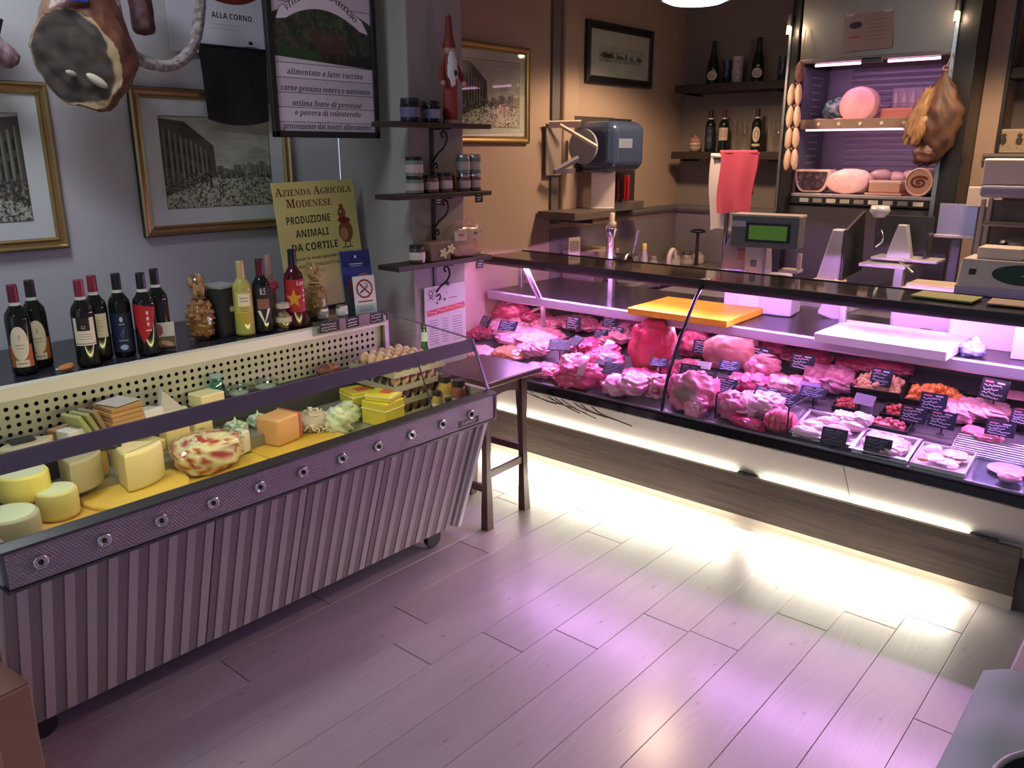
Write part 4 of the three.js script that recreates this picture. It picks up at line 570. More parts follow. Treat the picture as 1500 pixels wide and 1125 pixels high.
for (const [y, z, l] of [[MY - .036, -2.675, 'little black price tag clipped under the left half of the middle shelf'], [MY - .036, -2.945, 'little black price tag clipped under the right half of the middle shelf'], [BY - .04, -2.945, 'little black price tag clipped under the lowest pier shelf']]) { const t = thing('price_tag', l, 'price tag', [-2.738, y, z]); part('card', rb(.004, .034, .052, .001), m.black, t); part('writing', [box(.001, .004, .03, .0026, .006, 0), box(.001, .004, .022, .0026, -.005, .003)], M([.5, .5, .52], .7), t); part('clip', rb(.012, .012, .01, .002, -.006, .02, 0), m.steelDark, t); }
jar('glass_jar', 'small jar with a black lid and white label on the lowest pier shelf', [-2.80, BY, -2.59], .037, .082, M([.10, .05, .03], .15), lidBlack, M([.62, .58, .5], .6));
{ const t = thing('gift_box', 'brown box with a cream paper flower on the lowest pier shelf', 'box', [-2.805, BY, -2.715], 1.45); part('box', rb(.115, .08, .08, .004, 0, .04, 0), M([.20, .13, .10], .6), t); const fl = []; for (const [cx2, cy2] of [[.012, .035], [.055, .052]]) for (let k = 0; k < 5; k++) fl.push(ball(1, 0, 0, 0, 10).scale(.013, .008, .006).rotateZ(k * 1.257).translate(cx2 + .013 * Math.cos(k * 1.257), cy2 + .013 * Math.sin(k * 1.257), .046)); part('flower', fl, M([.70, .58, .38], .7), t); part('lid', rb(.118, .014, .083, .003, 0, .082, 0), M([.26, .18, .13], .6), t); }
{ const t = thing('clear_bag', 'clear bag with white labels and a tied top on the lowest pier shelf', 'bag', [-2.80, BY, -2.895], 1.5); part('content', blob(.098, .055, .036, { amp: .12, freq: 2.4, flat: -.8, pow: .6, a: [.40, .26, .22], b: [.58, .42, .36] }).translate(0, .05, 0), MV(.5), t); part('bag', blob(.108, .085, .045, { amp: .14, freq: 2.6, n: 28, flat: -.86, pow: .6 }).translate(0, .075, 0), glass([.97, .93, .92], .12), t); part('label', [rb(.08, .045, .003, .001, -.045, .105, .036), rb(.07, .045, .003, .001, .05, .108, .034)], M([.66, .60, .58], .6), t); part('label_print', [box(.03, .008, .002, -.045, .11, .039), box(.02, .012, .002, .05, .112, .037)], M([.45, .10, .10], .6), t); part('tied_top', [blob(.018, .02, .016, { amp: .4 }).translate(-.03, .158, 0), blob(.022, .02, .016, { amp: .4 }).translate(.04, .160, 0)], glass([.95, .92, .92], .15), t); }
{ const t = thing('price_sheet', 'white printed sheet with a red band hanging on the pier below the shelves', 'sheet', [-2.874, .955, -2.838], Math.PI / 2); const map = tex(420, 480, (c, W, H) => { c.fillStyle = '#cdc8d0'; c.fillRect(0, 0, W, H); c.strokeStyle = '#333'; c.lineWidth = 7; c.beginPath(); c.arc(62, 50, 18, 0, 7); c.moveTo(45, 72); c.lineTo(85, 98); c.moveTo(85, 70); c.lineTo(42, 98); c.stroke(); c.fillStyle = '#444'; c.beginPath(); c.arc(200, 110, 12, 0, 7); c.fill(); c.fillRect(120, 108, 60, 5); c.fillRect(240, 104, 90, 5); c.fillRect(210, 60, 20, 6); c.save(); c.rotate(-.06); c.fillStyle = '#c8525c'; c.fillRect(8, 180, 390, 46); c.fillStyle = '#e6bcc2'; for (let k = 0; k < 12; k++) c.fillRect(20 + k * 31, 192 + (k % 3) * 6, 20, 8); c.restore(); c.fillStyle = '#5a5560'; for (let y = 260; y < 460; y += 20) { c.fillRect(40, y, 90, 4); c.fillRect(170, y, 60, 4); c.fillRect(280, y, 100, 4); } }); part('paper', box(.285, .31, .003), m.paperWhite, t); part('print', new THREE.PlaneGeometry(.285, .31).translate(0, 0, .0022), new THREE.MeshStandardMaterial({ map, roughness: .7 }), t); part('clip', rb(.016, .02, .01, .003, .02, .158, .003), m.black, t); }
{ const t = thing('beer_bottle', 'slim green bottle with a bright label standing behind the glass end of the case', 'bottle', [-2.55, DA, -2.385], .8); part('glass', lathe([[0, 0], [.026, 0], [.028, .008], [.028, .20], [.013, .27], [.011, .34], [.012, .345], [0, .346]], 22), M([.02, .10, .04], .06), t); part('label', cyl(.0125, .015, .04, 0, .305, 0, 20), M([.55, .75, .55], .5), t); part('cap', cyl(.0135, .0135, .012, 0, .351, 0, 18), m.steelDark, t); }
{
  const t = thing('bar_stool', 'dark brown square wooden stool between the cheese case and the meat counter', 'stool', [-2.60, 0, -2.79]);
  const wood = tex(256, 256, (c, w, h) => { const d = c.createImageData(w, h); for (let y = 0; y < h; y++) for (let x = 0; x < w; x++) { const g = noise.noise(x * .09, y * .008, 3) * .5 + noise.noise(x * .3, y * .02, 8) * .35, i = 4 * (y * w + x); d.data[i] = 66 + g * 26; d.data[i + 1] = 38 + g * 17; d.data[i + 2] = 31 + g * 13; d.data[i + 3] = 255; } c.putImageData(d, 0, 0); });
  const wm = new THREE.MeshPhysicalMaterial({ map: wood, roughness: .38, clearcoat: .3, clearcoatRoughness: .25 });
  part('seat', rb(.40, .03, .40, .008, .01, .725, -.02), wm, t);
  const foot = { a: [.175, .147], b: [.160, -.147], c: [-.18, -.115], d: [-.17, .16] }, top = { a: [.145, .12], b: [.14, -.14], c: [-.13, -.14], d: [-.13, .12] };
  const leg = (k) => { const g = new THREE.BoxGeometry(.042, .71, .042, 1, 6, 1), p = g.attributes.position; for (let i = 0; i < p.count; i++) { const u = .5 - p.getY(i) / .71, f = .85 + .15 * Math.cos(u * 6.28) ; const x = foot[k][0] * u + top[k][0] * (1 - u), z = foot[k][1] * u + top[k][1] * (1 - u); p.setXYZ(i, x + p.getX(i) * f, p.getY(i) + .355, z + p.getZ(i) * f); } g.computeVertexNormals(); return g; };
  for (const k of 'abcd') part('leg', leg(k), wm, t);
  const arch = (w) => { const s = new THREE.Shape(); s.moveTo(-w / 2, 0); s.lineTo(w / 2, 0); s.lineTo(w / 2, -.09); s.quadraticCurveTo(0, -.03, -w / 2, -.09); s.lineTo(-w / 2, 0); return new THREE.ExtrudeGeometry(s, { depth: .018, bevelEnabled: false }); };
  part('apron', arch(.25).rotateY(Math.PI / 2).translate(.135, .71, -.01), wm, t); part('apron', arch(.25).rotateY(Math.PI / 2).translate(-.14, .71, -.01), wm, t); part('apron', arch(.26).translate(.005, .71, .105), wm, t); part('apron', arch(.26).translate(.005, .71, -.15), wm, t);
  part('stretcher', bar([.163, .27, .135], [.152, .27, -.14], .018, .035), wm, t); part('stretcher', bar([-.162, .27, .14], [-.162, .27, -.12], .018, .035), wm, t); part('stretcher', bar([.165, .20, .138], [-.162, .20, .146], .035, .018), wm, t); part('stretcher', bar([.155, .33, -.142], [-.155, .33, -.128], .035, .018), wm, t);
}
// ------------------------------------------------------------ the meat counter
const KX0 = -3.37, KX1 = .55;
const deckY = (z) => .562 + (-3.30 - z) * .235;
{
  const t = thing('meat_counter', 'long glass fronted meat counter with black rail, lit pale panel and wooden plinth board', 'display counter');
  const grain = tex(128, 1024, (c, w, h) => { const d = c.createImageData(w, h); for (let y = 0; y < h; y++) for (let x = 0; x < w; x++) { const g = noise.noise(y * .006, x * .16, 3) * .5 + noise.noise(y * .02, x * .5, 8) * .3 + noise.noise(y * .002, x * .03, 5) * .5, i = 4 * (y * w + x); d.data[i] = 116 + g * 40; d.data[i + 1] = 104 + g * 36; d.data[i + 2] = 93 + g * 32; d.data[i + 3] = 255; } c.putImageData(d, 0, 0); }, [4, .5]);
  const paleM = M([.62, .58, .53], .55), woodM = new THREE.MeshStandardMaterial({ map: grain, color: 0xd8d4d0, roughness: .6 });
  part('core', prismX([[-3.47, .0], [-4.3, .0], [-4.3, .90], [-4.12, .90], [-4.12, .70], [-3.30, .50], [-3.455, .30], [-3.47, .07]], KX0, KX1), M([.10, .095, .09], .7), t);
  const seams = [KX0, -1.02, KX1];
  for (let k = 0; k < 2; k++) part('pale_panel', prismX([[-3.282, .505], [-3.445, .285], [-3.446, .235], [-3.454, .235], [-3.454, .285], [-3.30, .515]], seams[k] + .002, seams[k + 1] - .002, .001), paleM, t);
  part('baseboard', prismX([[-3.452, 0], [-3.452, .06], [-3.462, .064], [-3.47, .064], [-3.47, 0]], KX0, -.37, .002), M([.60, .55, .45], .55), t);
  part('plinth_board', prismX([[-3.395, .088], [-3.398, .288], [-3.42, .288], [-3.42, .088]], KX0, -.365, .002), woodM, t);
  for (const x of [-3.2, -1.49, -.50]) part('bracket', rb(.10, .20, .05, .003, x, .19, -3.444), M([.06, .055, .05], .6), t);
  // light strips behind the plinth board: one line looks up at the pale panel, one down at the floor
  for (const [x0, x1] of [[-3.13, -1.555], [-1.425, -.56]]) {
    const w = x1 - x0, xc = (x0 + x1) / 2;
    const s1 = part('light_strip', box(w, .006, .014, xc, .252, -3.434), glow(LED, L.stripGlow), t), s2 = part('light_strip', box(w, .006, .014, xc, .093, -3.431), glow(LED, L.stripGlow), t);
    areaLight(LED, L.up, w, .012, [xc, .258, -3.432], [xc, .5, -3.39]); areaLight(LED, L.down, w, .016, [xc, .0865, -3.418], [xc, .0, -3.27]);
  }
  part('front_rail', prismX([[-3.245, .508], [-3.24, .515], [-3.242, .55], [-3.25, .556], [-3.30, .558], [-3.30, .505]], KX0, KX1, .002), m.blackGloss, t);
  part('rail_groove', prismX([[-3.262, .556], [-3.262, .562], [-3.275, .562], [-3.275, .556]], KX0, KX1), m.steelSoft, t);
  part('deck', prismX([[-3.27, .553], [-3.27, .559], [-4.10, .754], [-4.10, .744]], KX0, KX1), M([.10, .095, .11], .3, .3), t);
  part('back_panel', prismX([[-4.098, .745], [-4.095, .888], [-4.11, .888], [-4.11, .745]], KX0, KX1), M([.05, .045, .05], .4), t);
  // curved front glass in three panes with dark seams
  const outer = [[-3.266, .558], [-3.278, .63], [-3.301, .70], [-3.335, .775], [-3.380, .85], [-3.432, .93], [-3.49, 1.01], [-3.55, 1.08], [-3.612, 1.138]], inner = outer.map(([z, y]) => [z - .0055, y - .0025]).reverse();
  const gl = glass([.985, .98, .985], .012);
  for (const [a, b] of [[KX0, -1.875], [-1.865, -.25], [-.24, KX1]]) part('curved_glass', prismX([...outer, ...inner], a + .001, b - .001), gl, t);
  for (const x of [-1.87, -.245]) { const g = new THREE.TubeGeometry(new THREE.CatmullRomCurve3(outer.map(([z, y]) => V(x, y, z - .003))), 28, .0085, 8); part('glass_seam', g, M([.04, .035, .045], .2, .3), t); part('seam_cap', rb(.05, .014, .03, .003, x + .01, 1.142, -3.613), m.chrome, t); }
  // top shelf and its lamps
  part('top_shelf', prismX([[-3.602, 1.128], [-3.598, 1.136], [-3.604, 1.144], [-3.95, 1.144], [-3.955, 1.137], [-3.95, 1.128]], KX0 + .06, KX1, .001), new THREE.MeshPhysicalMaterial({ color: new THREE.Color(.035, .026, .024), roughness: .12, clearcoat: .8, clearcoatRoughness: .06 }), t);
  part('top_edge', [prismX([[-3.596, 1.098], [-3.592, 1.104], [-3.592, 1.146], [-3.606, 1.147], [-3.606, 1.098]], KX0 + .06, KX1, .001), prismX([[-3.948, 1.126], [-3.948, 1.148], [-3.962, 1.148], [-3.962, 1.126]], KX0 + .06, KX1, .001)], M([.03, .028, .03], .25, .4), t);
  for (const [a, b] of [[-3.2, -1.92], [-1.83, -.30], [-.2, .5]]) {
    const w = b - a, xc = (a + b) / 2; part('lamp_housing', prismX([[-3.635, 1.128], [-3.70, 1.128], [-3.695, 1.108], [-3.64, 1.108]], a, b, .002), m.steelDark, t);
    part('lamp_tube', rod([a + .02, 1.100, -3.667], [b - .02, 1.100, -3.667], .011), glow(PURPLE, L.meatGlow), t);
    areaLight(PURPLE, L.meat, w - .04, .022, [xc, 1.086, -3.664], [xc, .84, -3.28]);
  }
  // inner shelf that carries the cutting boards, with supports
  const shelfM = M([.022, .018, .022], .28, .1);
  part('work_shelf', [prismX([[-3.70, .885], [-3.695, .895], [-3.695, .912], [-3.70, .918], [-4.40, .918], [-4.40, .885]], KX0, KX1, .001)], shelfM, t);
  part('shelf_edge', prismX([[-3.70, .866], [-3.692, .874], [-3.692, .914], [-3.70, .9195], [-3.715, .9195], [-3.715, .866]], KX0, KX1, .001), M([.55, .52, .58], .3, .5), t);
  for (const [a, b] of [[-3.3, -1.5], [-1.45, .45]]) { part('lamp_tube', rod([a, .877, -3.735], [b, .877, -3.735], .006), glow(PURPLE, 6), t); areaLight(PINK, L.rear, b - a, .014, [(a + b) / 2, .868, -3.736], [(a + b) / 2, .4, -3.80]); }
  part('rear_post', [rb(.03, .23, .03, .003, -3.30, 1.02, -3.93), rb(.03, .23, .03, .003, -2.62, 1.02, -3.93), rb(.03, .23, .03, .003, -1.30, 1.02, -3.93), rb(.03, .23, .03, .003, -.35, 1.02, -3.93)], m.steelSoft, t);
  part('slanted_strut', [bar([-3.06, 1.125, -3.64], [-2.975, .915, -3.70], .016, .016), bar([-3.03, 1.125, -3.64], [-2.95, .915, -3.70], .010, .010), rb(.022, .17, .022, .003, -2.985, .81, -3.76)], M([.55, .42, .52], .3, .5), t);
  for (const x of [-1.60, -1.265]) { const d = part('clear_divider', box(.005, .115, .24, x, .635, -3.40), glass([.95, .93, .97], .03), t); part('divider_edge', [box(.006, .006, .24, x, .6955, -3.40), box(.006, .115, .006, x, .635, -3.279)], m.blackSoft, d); }
  const smears = []; for (let i = 0; i < 9; i++) { const x = -2.72 + i * .055 + rr(-.03, .03), l = rr(.12, .30), e = rr(.405, .45); smears.push(tube([[x, .497, -3.272], [x + l * .25, .478 + rr(-.01, .005), -3.277], [x + l * .6, (e + .47) / 2, -3.30], [x + l, e, -3.325]], rr(.0012, .0034), 14, 5)); }
  solo('reflection_smear', smears, M([.06, .045, .035], .8), 'thin dark tubes below the black rail near the stool, standing in for a dark reflection', 'smears').userData.kind = 'stuff';  // a dark reflection on the pale panel, put in as thin tubes
}
// ---- meat
const RED = [.56, .032, .11], PINKM = [.80, .19, .34], FAT = [.86, .47, .57], PALE = [.82, .56, .56], ORG = [.76, .22, .05], DARK = [.24, .03, .07];
const meatMat = MV(.32, { clearcoat: .35, clearcoatRoughness: .25 });
function roast(label, at, turn, r, a, b, o = {}) {                       // a rounded joint with a fat cap and a cut face
  const t = thing(o.name || 'meat_joint', label, 'meat', [at[0], deckY(at[1]) + (o.lift || 0), at[1]], turn); t.scale.setScalar(o.name === 'chicken_pieces' ? 1 : 1.1);
  const g = blob(...r, { amp: o.amp ?? .26, freq: o.freq ?? 2.6, n: 36, flat: -.72, a, b, grain: o.grain ?? 5, share: o.share ?? 0, pow: o.pow ?? .85 });
  if (o.hole) paint(g, (x, y, z) => Math.hypot(x / r[0] + .2, y / r[1] - .1) < .42 && z > 0 ? [.30, .17, .12] : mix(a, b, .5 + noise.noise(x * 40, y * 40, z * 40) * 1.5));
  part('lean', g.translate(0, r[1] * .70, 0), meatMat, t);
  const cap = new THREE.SphereGeometry(1, 24, 10, 0, Math.PI * 2, 0, o.capAngle ?? 1.0); cap.deleteAttribute('uv'); let c2 = mergeVertices(cap, 1e-4); const p = c2.attributes.position; for (let i = 0; i < p.count; i++) { const x = p.getX(i), y = p.getY(i), z = p.getZ(i), d = 1.03 + (o.amp ?? .2) * .8 * noise.noise(x * 2.2 + 7, y * 2.2, z * 2.2); p.setXYZ(i, x * d * r[0], y * d * r[1], z * d * r[2]); } c2.computeVertexNormals();
  paint(c2, (x, y, z) => mix(FAT, PINKM, .3 + noise.noise(x * 35, y * 35, z * 35)));
  c2.rotateX(o.capX ?? -.5); c2.rotateZ(o.capZ ?? .3); part('fat_cap', c2.translate(0, r[1] * .72, 0), meatMat, t); return t;
}
function slab(label, at, turn, w, d, h, n, o = {}) {                     // overlapping slices of one cut
  const t = thing(o.name || 'meat_cut', label, 'meat', [at[0], deckY(at[1]) + (o.lift || 0), at[1]], turn); t.rotation.order = 'YXZ'; t.rotation.x = .2; if (!o.name) t.scale.set(1.18, 1.1, 1.18);
  for (let i = 0; i < n; i++) {
    const u = n > 1 ? i / (n - 1) - .5 : 0, sd = blobSeed++;
    const hw = w / 2 * (n === 1 ? 1 : n === 2 ? .66 : .5), g = blob(hw, h / 2, d / 2, { amp: .30, freq: 2.9, n: 30, pow: .72, seed: sd,  a: o.a || RED, b: o.b || PINKM, grain: o.grain ?? 4.5, share: o.share ?? 0 });
    g.rotateZ(o.roll ?? -.12); g.rotateY(rr(-.12, .12)); const px = (o.along === 'z' ? rr(-.01, .01) : u * (w - 2 * hw)), pz = o.along === 'z' ? u * d * 1.15 : rr(-.012, .012);
    const q = part('slice', g.translate(px, h * .55 + i * h * (o.stack ?? .12), pz), meatMat, t);
    if (o.rim !== false) { const rim = new THREE.TorusGeometry(1, .12, 6, 22, 3.4).rotateX(Math.PI / 2).scale(hw * .97, h / 1.7, d / 2.1).rotateY(-.2 + sd).translate(px, h * .58 + i * h * (o.stack ?? .12), pz); part('fat_rim', rim, o.rimM || M(FAT, .4), q); }
  }
  return t;
}
const long = (l) => /skewer|orange/.test(l);
function heap(label, at, turn, sx, sz, count, pieceR, a, b, o = {}) {    // a black tray heaped with small pieces
  const t = thing('meat_tray', label, 'meat', [at[0], deckY(at[1]) + .012 + (o.lift || 0), at[1]], turn); t.rotation.order = 'YXZ'; t.rotation.x = .22; if (long(label)) t.scale.set(1.12, 1.45, 1.1);
  const rim = (w, d, h) => [rb(w, .006, d, .002, 0, .003, 0), rb(w, h, .006, .002, 0, h / 2, d / 2), rb(w, h, .006, .002, 0, h / 2, -d / 2), rb(.006, h, d, .002, w / 2, h / 2, 0), rb(.006, h, d, .002, -w / 2, h / 2, 0)];
  part('tray', rim(sx, sz, .03), o.tray || m.black, t); if (!count) return t;
  const under = blob(sx * .42, .020, sz * .42, { amp: .1, flat: -.2, pow: .7, a, b }); part('heap', under.translate(0, .016, 0), meatMat, t);
  for (let i = 0; i < count; i++) { const u = rr(-.42, .42), v = rr(-.42, .42), y = .046 - .05 * (u * u + v * v) * 2.2; const k = o.long ? blob(pieceR * 2.4, pieceR * .62, pieceR * .7, { amp: .2, n: 10, a, b }) : blob(pieceR * rr(.8, 1.3), pieceR * rr(.6, 1), pieceR * rr(.8, 1.3), { amp: .3, n: 9, a, b }); part('piece', k.rotateY(o.long ? rr(-.5, .5) : rr(0, 6)).rotateZ(rr(-.4, .4)).translate(u * sx, y, v * sz), meatMat, t); }
  return t;
}
// left section
slab('pale pink flat cut at the left front corner of the meat counter', [-2.66, -3.35], .2, .16, .11, .045, 2, { a: PINKM, b: RED });
roast('red joint with a yellowish rind, front row left of the slate tags', [-2.40, -3.345], .5, [.115, .062, .085], RED, PINKM, { capX: .4, capZ: .9, share: -.15 });
slab('fat streaked pink rib slab in the front row, left of the tall seam', [-2.115, -3.355], -.25, .21, .13, .075, 2, { a: PINKM, b: FAT, stack: .25, share: .1 });
roast('large upright leg joint with a thick pale fat cap below the yellow board', [-2.17, -3.655], .6, [.105, .135, .08], [.60, .03, .06], RED, { capX: -.3, capZ: -.75, capAngle: 1.35, amp: .14 });
slab('bright red steaks behind the slate tag fan', [-2.62, -3.66], .3, .16, .13, .06, 3, { share: -.2 });
slab('pink marbled cut in the middle row, left of the large leg joint', [-2.36, -3.535], -.3, .19, .12, .07, 2, { a: RED, b: FAT, share: -.1, stack: .35 });
slab('wide pale pink sheet of meat in the left rear', [-3.00, -3.66], .15, .34, .22, .05, 2, { a: PINKM, b: FAT, share: .15 });
slab('violet pink sheets of meat at the far left behind the stool', [-3.28, -3.72], -.1, .30, .2, .05, 3, { a: [.62, .30, .42], b: FAT, share: .1 });
slab('orange toned marinated fillets behind the stool seat', [-2.98, -3.46], .1, .17, .12, .04, 3, { a: ORG, b: [.72, .36, .2], rim: false });
slab('salmon pink fillets at the left end near the pier', [-3.19, -3.38], .2, .2, .12, .05, 3, { a: [.75, .38, .28], b: FAT, rim: false });
roast('small red joint in the far left rear corner', [-3.32, -3.86], .4, [.12, .07, .08], RED, PINKM);
roast('dark red joint left of the slanted strut', [-3.13, -3.88], .9, [.10, .055, .08], DARK, RED);
slab('long row of thin red slices under the work shelf, left part', [-2.86, -3.93], 0, .30, .11, .045, 5, { a: RED, b: FAT });
slab('long row of thin pink slices under the work shelf, right part', [-2.55, -3.96], 0, .30, .11, .045, 5, { a: PINKM, b: FAT });
roast('dark purple liver piece right behind the large leg joint', [-2.36, -3.93], .2, [.12, .05, .07], DARK, [.32, .06, .1], { capAngle: .3 });
slab('bright red slices under the small slate tags beside the large leg joint', [-2.13, -3.50], .1, .16, .09, .045, 2, { share: -.2 });
roast('pinkish lump at the left front behind the pale flat cut', [-2.53, -3.46], 1, [.07, .05, .055], PINKM, FAT);
// middle section
roast('knobbly pork hock with a brown hollow, front row right of the tall seam', [-1.765, -3.375], .2, [.105, .085, .085], [.66, .17, .22], PINKM, { hole: 1, amp: .26, capAngle: .6 });
roast('small round pork knuckle in front of the knobbly hock', [-1.715, -3.305], -.3, [.055, .045, .042], PINKM, FAT, { amp: .22 });
roast('pink shank piece left of the rolled belly', [-1.565, -3.37], .5, [.058, .06, .065], [.62, .16, .22], PINKM);
roast('tall wedge of marbled pork with a fat edge in the middle rear', [-1.79, -3.80], .35, [.13, .095, .055], [.62, .20, .22], FAT, { capX: -.7, capZ: .6, share: -.1, amp: .12 });
slab('pink loin slices in the centre of the middle section', [-1.60, -3.61], .2, .17, .10, .06, 3, { a: PINKM, b: RED });
roast('white fat edged loin block beside the second divider', [-1.43, -3.60], -.4, [.075, .05, .055], [.66, .2, .25], FAT, { capAngle: 1.3 });
slab('rolled belly slab with a dark side in the front row', [-1.445, -3.40], -.15, .20, .10, .075, 2, { a: [.66, .40, .46], b: FAT, stack: .4, share: .2 });
slab('red meat strips lying at the glass below the rolled belly', [-1.455, -3.305], -.1, .16, .055, .03, 2, { share: -.25, rim: false });
{ const t = thing('tied_roast', 'striped roast tied with red netting at the second clear divider', 'meat', [-1.315, deckY(-3.325), -3.325], .35); part('roast', blob(.072, .052, .05, { amp: .08, a: PINKM, b: RED, n: 24 }).translate(0, .048, 0), meatMat, t); for (let i = 0; i < 5; i++) { const x = -.048 + i * .024, q = Math.sqrt(1 - (x / .076) ** 2); part('string', new THREE.TorusGeometry(.052 * q + .002, .0032, 6, 22).rotateY(Math.PI / 2).scale(1, 1, .98).translate(x, .048, 0), M([.70, .12, .08], .5), t); } }
slab('broad dark rib cut right of the second divider', [-1.28, -3.79], .2, .20, .18, .06, 2, { a: [.42, .10, .22], b: [.62, .3, .42] });
slab('violet chops stacked before the second divider', [-1.50, -3.50], .1, .14, .08, .05, 3, { a: [.6, .26, .4], b: FAT });
roast('small pink joint at the top of the middle section, left rear', [-2.03, -3.86], .2, [.085, .075, .06], PINKM, RED);
roast('dark piece under the work shelf, left of the white cutting board', [-1.66, -3.97], 0, [.08, .05, .05], DARK, RED, { capAngle: .4 });
slab('thin dark red slices in the rear, under the printed box', [-1.47, -3.98], 0, .22, .10, .045, 4, { a: DARK, b: RED });
// more cuts that fill the deck between the named ones
slab('small dark red slices just behind the pale flat cut, left front', [-2.52, -3.36], .4, .10, .10, .04, 3, { share: -.2 });
slab('pink cutlets between the red joint with rind and the marbled cut', [-2.45, -3.62], -.2, .16, .11, .05, 3, { a: PINKM, b: RED, stack: .3 });
roast('small dark red joint between the streaked ribs and the tall seam', [-1.97, -3.40], .3, [.065, .055, .06], RED, FAT);
slab('red slices behind the tall seam and below the dark pork wedge', [-1.98, -3.62], .15, .16, .12, .05, 3, { stack: .25 });
slab('violet pink slices behind the pork hock', [-1.78, -3.52], -.2, .16, .09, .05, 3, { a: [.62, .2, .34], b: FAT });
roast('rosy joint behind the pink loin slices', [-1.60, -3.76], .4, [.075, .06, .06], PINKM, FAT);
slab('pale rose schnitzels between the loin slices and the dark rib cut', [-1.45, -3.70], .1, .15, .10, .04, 3, { a: PINKM, b: FAT });
slab('deep red fillets at the left rear below the work shelf', [-3.35, -3.60], .3, .2, .1, .05, 3, { a: RED, b: DARK });
slab('light rose slices in front of the slanted strut', [-2.86, -3.52], .1, .2, .12, .05, 3, { a: PINKM, b: FAT, stack: .3 });
slab('red strips left of the black slate behind the stool', [-3.05, -3.84], 0, .22, .1, .05, 4, { a: RED, b: FAT });
slab('pink cuts in the rear between the slate tags and the liver piece', [-2.52, -3.80], .2, .2, .12, .05, 3, { a: [.66, .15, .26], b: FAT, stack: .3 });
slab('two tone pork slices right under the yellow board end', [-1.93, -3.97], 0, .2, .1, .05, 4, { a: PINKM, b: RED });
slab('long red slices in the rear below the white cutting board', [-1.15, -3.99], 0, .3, .09, .04, 5, { a: DARK, b: RED });
// right section, trays
function clearTray(label, at, turn, w, d) { const t = thing('serving_tray', label, 'tray', [at[0], deckY(at[1]) + .006, at[1]], turn); t.rotation.order = 'YXZ'; t.rotation.x = .225; part('tray', [rb(w, .005, d, .002, 0, .0025, 0), rb(w + .02, .004, .014, .001, 0, .024, d / 2), rb(w + .02, .004, .014, .001, 0, .024, -d / 2), rb(.014, .004, d, .001, w / 2, .024, 0), rb(.014, .004, d, .001, -w / 2, .024, 0), rb(w, .024, .003, .001, 0, .012, d / 2 - .004), rb(w, .024, .003, .001, 0, .012, -d / 2 + .004)], M([.62, .62, .64], .25, .6), t); return t; }
clearTray('steel tray under the raw chicken legs', [-1.12, -3.40], 0, .26, .21);
[[-1.20, -3.36, .5, 'raw chicken drumstick, leftmost on the left steel tray'], [-1.145, -3.345, .1, 'raw chicken drumstick, second from left on the left steel tray'], [-1.09, -3.37, -.25, 'raw chicken drumstick lying right of the grey green slate'], [-1.15, -3.42, .3, 'raw chicken drumstick in the second row of the left steel tray'], [-1.06, -3.42, .0, 'raw chicken drumstick at the right side of the left steel tray']].forEach(([x, z, a, l]) => { const t = thing('chicken_drumstick', l, 'meat', [x, deckY(z) + .014, z], a); part('flesh', blob(.055, .022, .028, { amp: .22, freq: 2.6, n: 22, a: PALE, b: [.88, .68, .68] }).translate(.01, .022, 0), meatMat, t); part('bone_end', blob(.03, .012, .013, { amp: .2, n: 14, a: [.86, .66, .64], b: [.8, .5, .5] }).rotateZ(.2).translate(-.055, .016, 0), meatMat, t); });
slab('pale chicken thighs at the rear of the left steel tray', [-1.06, -3.475], -.1, .17, .07, .045, 3, { name: 'chicken_pieces', a: PALE, b: [.86, .70, .70], lift: .012 });
slab('single pale chicken leg nearest the glass on the left tray', [-1.18, -3.305], .1, .13, .05, .04, 1, { name: 'chicken_pieces', a: PALE, b: [.86, .72, .7], lift: .01 });
clearTray('steel tray under the flat chicken breasts', [-.885, -3.36], 0, .21, .17);
slab('flat pale pink chicken breasts on the second steel tray', [-.885, -3.35], .1, .17, .13, .035, 2, { name: 'chicken_pieces', a: PALE, b: [.84, .62, .62], lift: .014, rim: false });
heap('black tray of pale orange skewer bites, leftmost in the right section', [-1.065, -3.815], .1, .19, .16, 46, .013, [.78, .38, .22], [.80, .55, .38]);
heap('black tray heaped with bright orange marinated meat cubes', [-.83, -3.79], .1, .21, .15, 44, .014, ORG, [.78, .3, .08]);
heap('small black tray of bright red mince left of the purple label', [-1.13, -3.60], .05, .10, .09, 26, .009, [.66, .03, .05], [.7, .15, .12]);
heap('small black tray of red mince in the centre of the right section', [-.91, -3.62], 0, .14, .10, 34, .009, [.66, .03, .05], [.72, .18, .14]);
heap('low black tray with a red hamburger piece behind the chicken breasts', [-.92, -3.50], 0, .16, .08, 14, .010, [.55, .06, .09], [.6, .2, .2]);
slab('large violet pink slabs of veal at the right rear', [-.655, -3.74], .35, .22, .13, .05, 3, { a: [.75, .28, .45], b: [.80, .5, .58], rim: false });
heap('black tray below the large violet pink slabs', [-.62, -3.78], .1, .33, .2, 0, .01, RED, RED);
slab('reddish sausages at the right edge of the picture', [-.475, -3.77], .9, .13, .05, .04, 4, { a: [.42, .10, .10], b: [.62, .3, .26], along: 'z', rim: false });
slab('thin pink pack of slices on the steel shelf near the right edge', [-.59, -3.60], 0, .13, .06, .022, 2, { a: [.7, .25, .3], b: PINKM, rim: false });
slab('single pink slice pile under the work shelf at the right rear', [-.56, -3.93], 0, .2, .07, .03, 2, { a: [.74, .34, .46], b: FAT, rim: false });
